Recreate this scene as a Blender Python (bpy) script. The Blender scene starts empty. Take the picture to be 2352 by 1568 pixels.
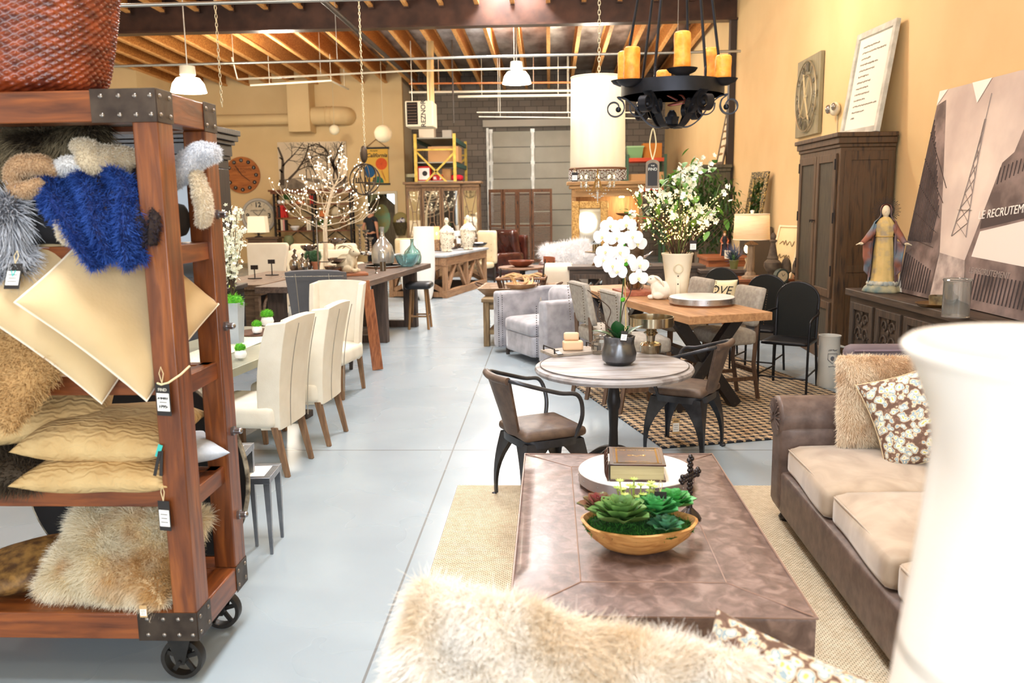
import bpy, math, random
import numpy as np
from mathutils import Vector, Matrix, Euler, noise as mnoise
PI=math.pi; R=math.radians
rnd=random.Random(7)
SC=bpy.context.scene
COL=SC.collection
F_PX=1950.0; CXP,CYP=1176.0,784.0; H=1.9
def _n(v):
    l=math.sqrt(sum(a*a for a in v)); return tuple(a/l for a in v)
def _x(a,b): return (a[1]*b[2]-a[2]*b[1],a[2]*b[0]-a[0]*b[2],a[0]*b[1]-a[1]*b[0])
def _d(a,b): return sum(p*q for p,q in zip(a,b))
# camera frame: x right, y down, z forward; world axes expressed in it
_Y=_n(((1262-CXP)/F_PX,(460-CYP)/F_PX,1.0))
_t=math.tan(0.0136)
_c=-(_t*_Y[0]+_Y[1])/_Y[2]
_DN=_n((_t,1.0,_c))
_X=_x(_DN,_Y)
_Z=tuple(-a for a in _DN)
def ray(px,py):
    r=((px-CXP)/F_PX,(py-CYP)/F_PX,1.0)
    return (_d(r,_X),_d(r,_Y),_d(r,_Z))
def G(px,py,z=0.0):
    r=ray(px,py); k=(z-H)/r[2]; return (r[0]*k,r[1]*k,z)
def D(px,py,Y):
    r=ray(px,py); k=Y/r[1]; return (r[0]*k,Y,H+r[2]*k)
def WX(px,py,X):
    r=ray(px,py); k=X/r[0]; return (X,r[1]*k,H+r[2]*k)
def P(x,y,z):
    v=(x,y,z-H)
    c=tuple(v[0]*_X[i]+v[1]*_Y[i]+v[2]*_Z[i] for i in range(3))
    return (CXP+F_PX*c[0]/c[2],CYP+F_PX*c[1]/c[2])

cosd=lambda a:math.cos(R(a)); sind=lambda a:math.sin(R(a))
def V(*a): return Vector(a)
class MB:
    def __init__(s): s.v=[]; s.f=[]; s.mi=[]; s.m=0; s.M=None
    def add(s,vs,fs):
        o=len(s.v)
        if s.M is not None: vs=[s.M@Vector(p) for p in vs]
        s.v.extend([tuple(p) for p in vs])
        for f in fs: s.f.append(tuple(i+o for i in f)); s.mi.append(s.m)
        return s
    def bb(s,x0,y0,z0,x1,y1,z1):
        return s.add([(x0,y0,z0),(x1,y0,z0),(x1,y1,z0),(x0,y1,z0),(x0,y0,z1),(x1,y0,z1),(x1,y1,z1),(x0,y1,z1)],
              [(0,3,2,1),(4,5,6,7),(0,1,5,4),(1,2,6,5),(2,3,7,6),(3,0,4,7)])
    def box(s,c,d,rot=(0,0,0)):
        E_=Euler([R(a) for a in rot]).to_matrix(); c=Vector(c); vs=[]
        for z in (-.5,.5):
            for x,y in ((-.5,-.5),(.5,-.5),(.5,.5),(-.5,.5)): vs.append(c+E_@Vector((x*d[0],y*d[1],z*d[2])))
        return s.add(vs,[(0,3,2,1),(4,5,6,7),(0,1,5,4),(1,2,6,5),(2,3,7,6),(3,0,4,7)])
    def bar(s,p,q,w,h=None,up=(0,0,1)):
        p=Vector(p);q=Vector(q);h=h or w; d=(q-p).normalized(); u=Vector(up)
        if abs(d.dot(u))>.99: u=Vector((0,1,0))
        a=d.cross(u).normalized(); b=a.cross(d).normalized(); vs=[]
        for c in (p,q):
            for i,j in ((-.5,-.5),(.5,-.5),(.5,.5),(-.5,.5)): vs.append(c+a*w*i+b*h*j)
        return s.add(vs,[(0,1,2,3),(7,6,5,4),(0,4,5,1),(1,5,6,2),(2,6,7,3),(3,7,4,0)])
    def taper(s,c0,d0,c1,d1):
        vs=[]
        for c,d in ((c0,d0),(c1,d1)):
            for i,j in ((-.5,-.5),(.5,-.5),(.5,.5),(-.5,.5)): vs.append((c[0]+d[0]*i,c[1]+d[1]*j,c[2]))
        return s.add(vs,[(0,3,2,1),(4,5,6,7),(0,1,5,4),(1,2,6,5),(2,3,7,6),(3,0,4,7)])
    def tube(s,pts,r,n=8,closed=False,flat=1.0):
        pts=[Vector(p) for p in pts]; L=len(pts)
        rs=r if hasattr(r,'__len__') else [r]*L
        vs=[];fs=[];a=None
        for i,p in enumerate(pts):
            if closed: d=(pts[(i+1)%L]-pts[i-1])
            else: d=pts[min(i+1,L-1)]-pts[max(i-1,0)]
            d=d.normalized() if d.length>1e-9 else Vector((0,0,1))
            if a is None:
                u=Vector((0,0,1)) if abs(d.z)<.9 else Vector((1,0,0)); a=d.cross(u).normalized()
            else:
                a=(a-d*a.dot(d)); a=a.normalized() if a.length>1e-6 else d.orthogonal().normalized()
            b=d.cross(a)
            for k in range(n):
                t=2*PI*k/n; vs.append(p+(a*math.cos(t)+b*math.sin(t)*flat)*rs[i])
        for i in range(L if closed else L-1):
            j=(i+1)%L
            for k in range(n): fs.append((i*n+k,i*n+(k+1)%n,j*n+(k+1)%n,j*n+k))
        if not closed: fs.append(tuple(range(n-1,-1,-1))); fs.append(tuple((L-1)*n+k for k in range(n)))
        return s.add(vs,fs)
    def cyl(s,p,q,r,r1=None,n=16): return s.tube([p,q],[r,r if r1 is None else r1],n)
    def lathe(s,prof,c=(0,0,0),n=28,a0=0,a1=360,flat=1,fn=None):
        vs=[];fs=[];full=abs(a1-a0)>=360; m=n if full else n+1
        for r,z in prof:
            for k in range(m):
                t=R(a0+(a1-a0)*k/n); rr=r*(fn(t,z) if fn else 1); vs.append((c[0]+rr*math.cos(t),c[1]+rr*math.sin(t)*flat,c[2]+z))
        for i in range(len(prof)-1):
            for k in range(n):
                k2=(k+1)%m; fs.append((i*m+k,i*m+k2,(i+1)*m+k2,(i+1)*m+k))
        if full:
            if prof[0][0]>1e-5: fs.append(tuple(range(m-1,-1,-1)))
            if prof[-1][0]>1e-5: fs.append(tuple((len(prof)-1)*m+k for k in range(m)))
        return s.add(vs,fs)
    def prism(s,poly,d0,d1,ax='z'):
        n=len(poly); mk={'z':lambda a,b,d:(a,b,d),'y':lambda a,b,d:(a,d,b),'x':lambda a,b,d:(d,a,b)}[ax]
        vs=[mk(a,b,d0) for a,b in poly]+[mk(a,b,d1) for a,b in poly]
        return s.add(vs,[tuple(range(n-1,-1,-1)),tuple(range(n,2*n))]+[(i,(i+1)%n,n+(i+1)%n,n+i) for i in range(n)])
    def sph(s,c,r,sc=(1,1,1),n=12,m=8,fn=None):
        vs=[(0,0,-1)];
        for i in range(1,m):
            p=PI*i/m-PI/2
            for k in range(n): vs.append((math.cos(p)*math.cos(2*PI*k/n),math.cos(p)*math.sin(2*PI*k/n),math.sin(p)))
        vs.append((0,0,1)); fs=[]
        for k in range(n): fs.append((0,1+(k+1)%n,1+k)); fs.append((len(vs)-1,1+(m-2)*n+k,1+(m-2)*n+(k+1)%n))
        for i in range(m-2):
            for k in range(n): a=1+i*n; fs.append((a+k,a+(k+1)%n,a+n+(k+1)%n,a+n+k))
        out=[]
        for x,y,z in vs:
            q=fn(Vector((x,y,z))) if fn else 1
            out.append((c[0]+x*r*sc[0]*q,c[1]+y*r*sc[1]*q,c[2]+z*r*sc[2]*q))
        return s.add(out,fs)
    def sheet(s,fn,nu,nv,th=0):
        vs=[Vector(fn(i/nu,j/nv)) for i in range(nu+1) for j in range(nv+1)]
        W=nv+1; fs=[(i*W+j,(i+1)*W+j,(i+1)*W+j+1,i*W+j+1) for i in range(nu) for j in range(nv)]
        if th:
            N=[Vector() for _ in vs]
            for f in fs:
                nn=(vs[f[2]]-vs[f[0]]).cross(vs[f[3]]-vs[f[1]])
                for i in f: N[i]+=nn
            n0=len(vs); bk=[v-(N[i].normalized()*th if N[i].length>0 else Vector()) for i,v in enumerate(vs)]
            vs=vs+bk; f2=[tuple(i+n0 for i in reversed(f)) for f in fs]
            ed=[(i*W,(i+1)*W) for i in range(nu)]+[((i+1)*W+nv,i*W+nv) for i in range(nu)]+[(j+1,j) for j in range(nv)]+[(nu*W+j,nu*W+j+1) for j in range(nv)]
            fs=fs+f2+[(b,a,a+n0,b+n0) for a,b in ed]
        return s.add(vs,fs)
    def pad(s,c,d,e=.35,n=8,puff=0,fn=None):
        """soft box: cube grid pushed to a rounded box; e=corner radius (m)"""
        hx,hy,hz=[a/2 for a in d]; e=min(e,hx*.98,hy*.98,hz*.98); key={}; vs=[]; fs=[]
        def vid(p):
            k=(round(p[0],5),round(p[1],5),round(p[2],5))
            if k not in key:
                key[k]=len(vs); q=Vector((p[0]*hx,p[1]*hy,p[2]*hz))
                i=Vector((max(-hx+e,min(hx-e,q.x)),max(-hy+e,min(hy-e,q.y)),max(-hz+e,min(hz-e,q.z)))); dd=q-i
                if dd.length>1e-9: q=i+dd.normalized()*e
                if puff: q.z+=puff*(1 if p[2]>0 else -.0)*(1-p[0]**2)*(1-p[1]**2)*max(0,p[2])
                if fn: q=Vector(fn(q,p))
                vs.append(q+Vector(c))
            return key[k]
        def t(i):
            x=-1+2*i/n; return math.copysign(abs(x)**.75,x)
        g=[t(i) for i in range(n+1)]
        for ax in range(3):
            for sg in (-1,1):
                for i in range(n):
                    for j in range(n):
                        q=[]
                        for a,b in ((g[i],g[j]),(g[i+1],g[j]),(g[i+1],g[j+1]),(g[i],g[j+1])):
                            p=[0,0,0]; p[ax]=sg; p[(ax+1)%3]=a; p[(ax+2)%3]=b; q.append(vid(p))
                        fs.append(tuple(q) if sg>0 else tuple(reversed(q)))
        return s.add(vs,fs)
    def cushion(s,w,h,t,pinch=.08,n=16,wr=0,seed=0):
        """thin pillow lying in XY, bulging along Z"""
        def P_(u,v,sg):
            x=w/2*u*(1-pinch*(1-v*v)*abs(u)); y=h/2*v*(1-pinch*(1-u*u)*abs(v))
            z=sg*t/2*(max(0,(1-u**4))*max(0,(1-v**4)))**.55
            if wr: z+=wr*mnoise.noise(Vector((x*9+seed,y*9,sg*3)))*(1-u*u)*(1-v*v)+wr*2.2*mnoise.noise(Vector((x*4+seed,y*4,7)))
            return (x,y,z)
        g=[math.sin(PI/2*(-1+2*i/n)) for i in range(n+1)]; vs=[];idx={}
        for sg in (1,-1):
            for i in range(n+1):
                for j in range(n+1):
                    if sg<0 and (i in(0,n) or j in (0,n)): idx[(sg,i,j)]=idx[(1,i,j)]
                    else: idx[(sg,i,j)]=len(vs); vs.append(P_(g[i],g[j],sg))
        fs=[]
        for i in range(n):
            for j in range(n):
                a=[(i,j),(i+1,j),(i+1,j+1),(i,j+1)]
                fs.append(tuple(idx[(1,)+p] for p in a)); fs.append(tuple(idx[(-1,)+p] for p in reversed(a)))
        return s.add(vs,fs)
    def build(s,name,mats,parent=None,loc=None,rot=None,bev=0,ang=38,seg=2,sub=0):
        me=bpy.data.meshes.new(name); me.from_pydata(s.v,[],s.f); 
        if not isinstance(mats,(list,tuple)): mats=[mats]
        for m in mats: me.materials.append(m)
        if len(mats)>1: me.polygons.foreach_set('material_index',s.mi)
        me.polygons.foreach_set('use_smooth',[True]*len(me.polygons))
        if ang<180: me.set_sharp_from_angle(angle=R(ang))
        me.update(); o=bpy.data.objects.new(name,me); COL.objects.link(o)
        if parent is not None: o.parent=parent
        if loc is not None: o.location=loc
        if rot is not None: o.rotation_euler=[R(a) for a in rot]
        if bev:
            b=o.modifiers.new('bevel','BEVEL'); b.width=bev; b.segments=seg; b.limit_method='ANGLE'; b.angle_limit=R(35)
        if sub:
            b=o.modifiers.new('sub','SUBSURF'); b.levels=sub; b.render_levels=sub
        return o
def tag(o,label,cat,group=None):
    o['label']=label; o['category']=cat
    if group: o['group']=group
    return o
def thing(name,label,cat,loc=(0,0,0),rz=0,group=None,rot=None):
    o=bpy.data.objects.new(name,None); COL.objects.link(o); o.empty_display_size=.1
    o.location=loc; o.rotation_euler=[R(a) for a in rot] if rot else (0,0,R(rz))
    return tag(o,label,cat,group)
def st(o): o['kind']='structure'; return o
def dup(root,loc=None,rz=None,label=None,sc=None,rot=None,group=None):
    def cp(o,par):
        c=o.copy(); COL.objects.link(c)
        if par is not None: c.parent=par
        for ch in [x for x in bpy.data.objects if x.parent==o and x is not c]: cp(ch,c)
        return c
    r=cp(root,None)
    if loc is not None: r.location=loc
    if rz is not None: r.rotation_euler[2]=R(rz)
    if rot is not None: r.rotation_euler=[R(a) for a in rot]
    if sc is not None: r.scale=(sc,)*3 if not hasattr(sc,'__len__') else sc
    if label: r['label']=label
    if group: r['group']=group
    return r
# ------------------------------------------------------------ materials
def S(r,g,b):
    f=lambda c:(c/255/12.92 if c/255<=.04045 else ((c/255+.055)/1.055)**2.4)
    return (f(r),f(g),f(b),1)
MC={}
def mat(name,col,rough=.6,metal=0,col2=None,scale=6,detail=4,lo=.35,hi=.65,stretch=(1,1,1),bump=0,bscale=None,coat=0,trans=0,ior=1.45,emit=None,es=0,alpha=1,sheen=0,sub=0,col3=None,spec=None,wave=None,distort=0):
    if name in MC: return MC[name]
    m=bpy.data.materials.new(name); m.use_nodes=True; nt=m.node_tree; N=nt.nodes; L=nt.links
    b=N['Principled BSDF']; b.inputs['Base Color'].default_value=col; b.inputs['Roughness'].default_value=rough
    b.inputs['Metallic'].default_value=metal; b.inputs['IOR'].default_value=ior
    if coat: b.inputs['Coat Weight'].default_value=coat; b.inputs['Coat Roughness'].default_value=.15
    if trans: b.inputs['Transmission Weight'].default_value=trans
    if sheen: b.inputs['Sheen Weight'].default_value=sheen; b.inputs['Sheen Roughness'].default_value=.4
    if sub: b.inputs['Subsurface Weight'].default_value=sub; b.inputs['Subsurface Radius'].default_value=(.02,.015,.01)
    if spec is not None: b.inputs['Specular IOR Level'].default_value=spec
    if emit: b.inputs['Emission Color'].default_value=emit; b.inputs['Emission Strength'].default_value=es
    if alpha<1: b.inputs['Alpha'].default_value=alpha
    if col2 is not None or bump:
        tc=N.new('ShaderNodeTexCoord'); mp=N.new('ShaderNodeMapping'); mp.inputs['Scale'].default_value=stretch
        L.new(tc.outputs['Object'],mp.inputs['Vector'])
        nz=N.new('ShaderNodeTexNoise'); nz.inputs['Scale'].default_value=scale; nz.inputs['Detail'].default_value=detail; nz.inputs['Distortion'].default_value=distort
        L.new(mp.outputs[0],nz.inputs['Vector'])
        if col2 is not None:
            cr=N.new('ShaderNodeValToRGB'); e=cr.color_ramp.elements; e[0].position=lo; e[0].color=col; e[1].position=hi; e[1].color=col2
            if col3 is not None: x=cr.color_ramp.elements.new((lo+hi)/2); x.color=col3
            L.new(nz.outputs['Fac'],cr.inputs['Fac']); L.new(cr.outputs['Color'],b.inputs['Base Color'])
        if bump:
            nb=nz
            if bscale:
                nb=N.new('ShaderNodeTexNoise'); nb.inputs['Scale'].default_value=bscale; nb.inputs['Detail'].default_value=3; L.new(mp.outputs[0],nb.inputs['Vector'])
            bp=N.new('ShaderNodeBump'); bp.inputs['Strength'].default_value=bump; bp.inputs['Distance'].default_value=.02
            L.new(nb.outputs['Fac'],bp.inputs['Height']); L.new(bp.outputs['Normal'],b.inputs['Normal'])
    MC[name]=m; return m
def wood(name,c1,c2,ax='x',rough=.5,sc=3,c3=None,bump=.15,coat=0):
    st_={'x':(1,9,9),'y':(9,1,9),'z':(9,9,1)}[ax]
    return mat(name,c1,rough,0,c2,scale=sc,detail=6,lo=.3,hi=.7,stretch=st_,bump=bump,col3=c3,coat=coat,distort=.6)
def furmat(name,root,tip,patch=None,pscale=5,rough=.7):
    if name in MC: return MC[name]
    m=bpy.data.materials.new(name); m.use_nodes=True; N=m.node_tree.nodes; L=m.node_tree.links; b=N['Principled BSDF']
    b.inputs['Roughness'].default_value=rough; b.inputs['Specular IOR Level'].default_value=.25
    at=N.new('ShaderNodeAttribute'); at.attribute_name='tip'
    mx=N.new('ShaderNodeMix'); mx.data_type='RGBA'; mx.inputs[6].default_value=root; mx.inputs[7].default_value=tip
    L.new(at.outputs['Fac'],mx.inputs[0]); out=mx.outputs[2]
    if patch:
        tc=N.new('ShaderNodeTexCoord'); nz=N.new('ShaderNodeTexNoise'); nz.inputs['Scale'].default_value=pscale; L.new(tc.outputs['Object'],nz.inputs['Vector'])
        cr=N.new('ShaderNodeValToRGB'); cr.color_ramp.elements[0].position=.48; cr.color_ramp.elements[1].position=.66; L.new(nz.outputs['Fac'],cr.inputs['Fac'])
        m2=N.new('ShaderNodeMix'); m2.data_type='RGBA'; L.new(cr.outputs['Color'],m2.inputs[0]); L.new(out,m2.inputs[6]); m2.inputs[7].default_value=patch; out=m2.outputs[2]
    L.new(out,b.inputs['Base Color']); MC[name]=m; return m
def fur(base,name,m,count,length,width=.002,comb=(0,0,-.6),curl=.15,lvar=.4,seed=1,clump=0,seg=4):
    """strand mesh grown on object base (parented to it)"""
    me=base.data; rg=np.random.default_rng(seed)
    me.calc_loop_triangles(); nv=len(me.vertices); co=np.empty(nv*3); me.vertices.foreach_get('co',co); co=co.reshape(-1,3)
    nt=len(me.loop_triangles); tr=np.empty(nt*3,dtype=np.int64); me.loop_triangles.foreach_get('vertices',tr); tr=tr.reshape(-1,3)
    A,B,Cc=co[tr[:,0]],co[tr[:,1]],co[tr[:,2]]; nn=np.cross(B-A,Cc-A); ar=np.linalg.norm(nn,axis=1); nn=nn/np.maximum(ar,1e-12)[:,None]
    t=rg.choice(nt,count,p=ar/ar.sum()); a=rg.random(count); b=rg.random(count); sw=a+b>1; a[sw]=1-a[sw]; b[sw]=1-b[sw]
    Pp=A[t]+(B[t]-A[t])*a[:,None]+(Cc[t]-A[t])*b[:,None]; Nn=nn[t]
    ln=length*(1-lvar*rg.random(count)); cb=np.array(comb)
    ph=np.stack([np.sin(Pp@np.array([31,17,23.])+1),np.sin(Pp@np.array([19,29,13.])+2),np.sin(Pp@np.array([11,37,27.])+3)],1)
    d=Nn+cb*rg.uniform(.6,1.2,count)[:,None]+rg.normal(0,curl,(count,3))+clump*ph
    d/=np.linalg.norm(d,axis=1)[:,None]
    side=np.cross(d,rg.normal(0,1,(count,3))); side/=np.linalg.norm(side,axis=1)[:,None]
    bend=cb+clump*np.roll(ph,1,axis=1)+rg.normal(0,curl*1.2,(count,3))
    vs=[];tip=[]
    for k in range(seg):
        f=k/(seg-1 if seg>1 else 1); f2=k/seg
        c=Pp+d*(ln*f)[:,None]+bend*(ln*f*f*.5)[:,None]-Nn*.001
        w=(width*(1-.85*f))
        vs.append(c-side*w); vs.append(c+side*w); tip+=[f,f]
    Vv=np.stack(vs,1); K=2*seg; Vv=Vv.reshape(-1,3)
    q=np.array([[2*k,2*k+1,2*k+3,2*k+2] for k in range(seg-1)]); F_=(q[None]+(np.arange(count)*K)[:,None,None]).reshape(-1,4)
    m2=bpy.data.meshes.new(name); m2.vertices.add(len(Vv)); m2.vertices.foreach_set('co',Vv.astype(np.float32).ravel())
    m2.loops.add(F_.size); m2.loops.foreach_set('vertex_index',F_.ravel().astype(np.int32)); m2.polygons.add(len(F_))
    m2.polygons.foreach_set('loop_start',np.arange(0,F_.size,4,dtype=np.int32)); m2.polygons.foreach_set('use_smooth',np.ones(len(F_),dtype=bool))
    at=m2.attributes.new('tip','FLOAT','POINT'); at.data.foreach_set('value',np.tile(np.array(tip,dtype=np.float32),count))
    m2.materials.append(m); m2.update(calc_edges=True)
    o=bpy.data.objects.new(name,m2); COL.objects.link(o); o.parent=base; return o
def text(s,size,m,parent=None,loc=(0,0,0),rot=(90,0,0),name='lettering',ext=.001,ax='CENTER',sx=1,shear=0,bold=0):
    cu=bpy.data.curves.new(name,'FONT'); cu.body=s; cu.size=size; cu.align_x=ax; cu.align_y='CENTER'; cu.extrude=ext; cu.shear=shear; cu.offset=bold; cu.resolution_u=3
    t=bpy.data.objects.new('tmp',cu); COL.objects.link(t); bpy.context.view_layer.update()
    me=bpy.data.meshes.new_from_object(t.evaluated_get(bpy.context.evaluated_depsgraph_get())); bpy.data.objects.remove(t)
    me.materials.clear(); me.materials.append(m); o=bpy.data.objects.new(name,me); COL.objects.link(o)
    if parent is not None: o.parent=parent
    o.location=loc; o.rotation_euler=[R(a) for a in rot]; o.scale=(sx,1,1); return o
def scrib(parent,m,x0,x1,z,y,h=.03,seed=0,th=.003,n=None):
    rg=random.Random(seed); n=n or int((x1-x0)/h*2.2); pts=[]
    for i in range(n+1): pts.append((x0+(x1-x0)*i/n+rg.uniform(-.3,.3)*h,y,z+h*(.5 if i%2 else -.5)*rg.uniform(.4,1.2)))
    return MB().tube(smooth(pts,3),th,4).build('handwriting',m,parent,ang=180)
def leaf(mb,p,d,up,L,W,droop=0,n=4,cup=.15):
    """one leaf blade from p along d, width W"""
    p=Vector(p); d=Vector(d).normalized(); s=d.cross(Vector(up)); s=s.normalized() if s.length>1e-4 else d.orthogonal().normalized(); u=s.cross(d)
    vs=[];fs=[]
    for i in range(n+1):
        f=i/n; w=W*math.sin(PI*min(1,f*.93+.07))**.8*.5; c=p+d*L*f+Vector((0,0,-1))*droop*L*f*f
        vs+=[c-s*w+u*w*cup,c,c+s*w+u*w*cup]
    for i in range(n): a=i*3; fs+=[(a,a+1,a+4,a+3),(a+1,a+2,a+5,a+4)]
    mb.add(vs,fs)
def arc(c,r,a0,a1,n,pl='xz',ry=None):
    out=[]
    for i in range(n+1):
        t=R(a0+(a1-a0)*i/n); a,b=r*math.cos(t),(ry or r)*math.sin(t)
        out.append({'xz':(c[0]+a,c[1],c[2]+b),'yz':(c[0],c[1]+a,c[2]+b),'xy':(c[0]+a,c[1]+b,c[2])}[pl])
    return out
def smooth(pts,n=6):
    pts=[Vector(p) for p in pts]; out=[]
    for i in range(len(pts)-1):
        p0=pts[max(i-1,0)];p1=pts[i];p2=pts[i+1];p3=pts[min(i+2,len(pts)-1)]
        for k in range(n):
            t=k/n; out.append(.5*((2*p1)+(-p0+p2)*t+(2*p0-5*p1+4*p2-p3)*t*t+(-p0+3*p1-3*p2+p3)*t*t*t))
    out.append(pts[-1]); return out
def price_tag(parent_loc,label,rz=0,h=.09,w=.05,dark=True,string=True,words='FIND',tilt=0,grp=None):
    t=thing('price_tag',label,'tag',parent_loc,rot=(tilt,0,rz),group=grp)
    m=mat('tag_black',S(40,36,34),.7) if dark else mat('tag_kraft',S(196,160,110),.8)
    MB().box((0,0,-h/2),(w,.0015,h)).build('card',m,t,bev=.0004)
    MB().box((0,-.0014,-h*.58),(w*.86,.0012,h*.55)).build('paper_label',mat('tag_white',S(240,236,228),.8),t)
    ink=mat('ink',S(30,28,28),.8)
    if words: text(words,w*.27,mat('tag_print',S(225,220,205),.8) if dark else ink,t,(0,-.0016,-h*.2))
    k=MB()
    for i in range(3): k.box((0,-.0026,-h*(.45+.13*i)),(w*(.6-.1*(i%2)),.0006,h*.02))
    k.build('handwriting',ink,t)
    if string: MB().tube([(0,0,0),(-w*.15,0,h*.3),(.0,0,h*.5),(w*.15,0,h*.3),(0,0,0)],.0016,5).build('string',mat('string',S(225,205,160),.9),t)
    return t

# ------------------------------------------------------------ camera
cd=bpy.data.cameras.new('camera'); cam=bpy.data.objects.new('camera',cd); COL.objects.link(cam); SC.camera=cam
cd.sensor_width=36; cd.lens=F_PX/2352*36; cd.clip_start=.05; cd.clip_end=200
rx=(_X[0],_Y[0],_Z[0]); up=tuple(-a for a in (_X[1],_Y[1],_Z[1])); bk=tuple(-a for a in (_X[2],_Y[2],_Z[2]))
cam.matrix_world=Matrix(((rx[0],up[0],bk[0],0),(rx[1],up[1],bk[1],0),(rx[2],up[2],bk[2],H),(0,0,0,1)))
cd.dof.use_dof=True; cd.dof.focus_distance=5.6; cd.dof.aperture_fstop=2.8
SC.view_settings.view_transform='Standard'; SC.view_settings.look='None'; SC.view_settings.gamma=1; SC.view_settings.exposure=0; SC.view_settings.use_curve_mapping=False
# ------------------------------------------------------------ setting
WX_=3.85; YF=27.5; YB=29.2; YBEAM=18.4; LX=-14.0
zj=lambda y:5.87-.029*(y-YBEAM)
def floor_mat():
    m=mat('polished_concrete',S(146,158,166),.26,0,S(162,174,181),scale=1.6,detail=3,lo=.1,hi=.9)
    N=m.node_tree.nodes; L=m.node_tree.links; b=N['Principled BSDF']
    src=b.inputs['Base Color'].links[0].from_socket
    tc=N.new('ShaderNodeTexCoord'); sx=N.new('ShaderNodeSeparateXYZ'); L.new(tc.outputs['Object'],sx.inputs[0])
    fac=None
    for ax,vals,w in ((0,(-.76,-5.3),.006),(1,(6.33,11.0,15.7,20.4,1.6),.008)):
        for v in vals:
            a=N.new('ShaderNodeMath'); a.operation='COMPARE'; a.inputs[1].default_value=v; a.inputs[2].default_value=w; L.new(sx.outputs[ax],a.inputs[0])
            if fac is None: fac=a.outputs[0]
            else:
                x=N.new('ShaderNodeMath'); x.operation='MAXIMUM'; L.new(fac,x.inputs[0]); L.new(a.outputs[0],x.inputs[1]); fac=x.outputs[0]
    mx=N.new('ShaderNodeMix'); mx.data_type='RGBA'; L.new(fac,mx.inputs[0]); L.new(src,mx.inputs[6]); mx.inputs[7].default_value=S(120,122,122)
    L.new(mx.outputs[2],b.inputs['Base Color'])
    nz=N.new('ShaderNodeTexNoise'); nz.inputs['Scale'].default_value=1.1; nz.inputs['Detail'].default_value=2; mr=N.new('ShaderNodeMapRange'); mr.inputs[3].default_value=.2; mr.inputs[4].default_value=.34
    L.new(tc.outputs['Object'],nz.inputs['Vector']); L.new(nz.outputs['Fac'],mr.inputs[0]); L.new(mr.outputs[0],b.inputs['Roughness'])
    return m
st(MB().bb(LX-.2,-5.5,-.15,WX_+.2,YB+.2,0).build('floor',floor_mat()))
WALL=mat('wall_paint',S(228,201,152),.85,0,S(222,194,144),scale=1.2,bump=.04,bscale=60)
st(MB().bb(WX_,-5.5,0,WX_+.2,YB+.2,7).build('wall_right',WALL))
st(MB().bb(LX-.2,-5.5,0,LX,YB+.2,7).build('wall_left',WALL))
# far yellow wall with the doorway, and its return into the recess
DX0=D(845,447,YF)[0]; DX1=D(906,447,YF)[0]; DZ=2.17; RX=D(926,300,YF)[0]
w=MB(); w.bb(LX,YF,0,DX0,YF+.2,7); w.bb(DX1,YF,0,RX,YF+.2,7); w.bb(DX0,YF,DZ,DX1,YF+.2,7)
st(w.build('wall_far',WALL))
st(MB().bb(RX-.12,YF+.2,0,RX,YB,7).build('wall_recess',mat('pale_wall',S(222,212,190),.85)))
b_=MB(); x1=D(312,168,24.5)[0]; b_.bb(LX,24.5,0,x1,YF,7); st(b_.build('wall_bumpout',WALL))
# block wall + garage door
def block_mat():
    m=bpy.data.materials.new('concrete_block'); m.use_nodes=True; N=m.node_tree.nodes; L=m.node_tree.links; b=N['Principled BSDF']; b.inputs['Roughness'].default_value=.9
    tc=N.new('ShaderNodeTexCoord'); mp=N.new('ShaderNodeMapping'); mp.inputs['Rotation'].default_value=(R(90),0,0); L.new(tc.outputs['Object'],mp.inputs[0])
    br=N.new('ShaderNodeTexBrick'); br.inputs['Color1'].default_value=S(120,112,104); br.inputs['Color2'].default_value=S(135,126,116); br.inputs['Mortar'].default_value=S(78,72,68)
    br.inputs['Scale'].default_value=1; br.inputs['Brick Width'].default_value=.4; br.inputs['Row Height'].default_value=.2; br.inputs['Mortar Size'].default_value=.008
    L.new(mp.outputs[0],br.inputs['Vector']); L.new(br.outputs['Color'],b.inputs['Base Color']); return m
BLK=block_mat(); GX0=D(1124,300,YB)[0]; GX1=GX0+4.3; GZ=D(1200,300,YB)[2]
w=MB(); w.bb(RX,YB,0,GX0,YB+.2,7); w.bb(GX1,YB,0,WX_,YB+.2,7); w.bb(GX0,YB,GZ,GX1,YB+.2,7); st(w.build('wall_back',BLK))
gd=st(MB().bb(GX0,YB+.06,0,GX1,YB+.12,GZ).build('door_1',mat('garage_panel',S(196,192,176),.6,0,S(186,182,166),scale=2)))
seg=GZ/8
j=MB()
for i in range(9): j.bb(GX0,YB+.045,i*seg-.012,GX1,YB+.065,i*seg+.012)
j.build('panel_seam',mat('seam',S(120,116,106),.6),gd)
for i in range(4):
    x=GX0+.04+(GX1-GX0-.08)*i/3; MB().bb(x-.045,YB,0,x+.045,YB+.06,GZ-.02).build('stile',mat('galvanised',S(214,212,204),.4,.6,S(170,168,160),scale=4),gd)
    h=MB()
    for k in range(1,9): h.bb(x-.07,YB-.02,k*seg-.06,x+.07,YB,k*seg+.06)
    h.build('hinge',mat('galvanised',(1,1,1,1)),gd)
for x in (GX0-.06,GX1+.06): MB().bb(x-.04,YB-.1,0,x+.04,YB-.01,GZ+.1).build('track',mat('galvanised',0),gd)
MB().bb(GX0-.2,YB-.25,GZ+.12,GX1+.2,YB-.05,GZ+.34).build('header',mat('header_white',S(196,190,176),.6),gd)
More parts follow.
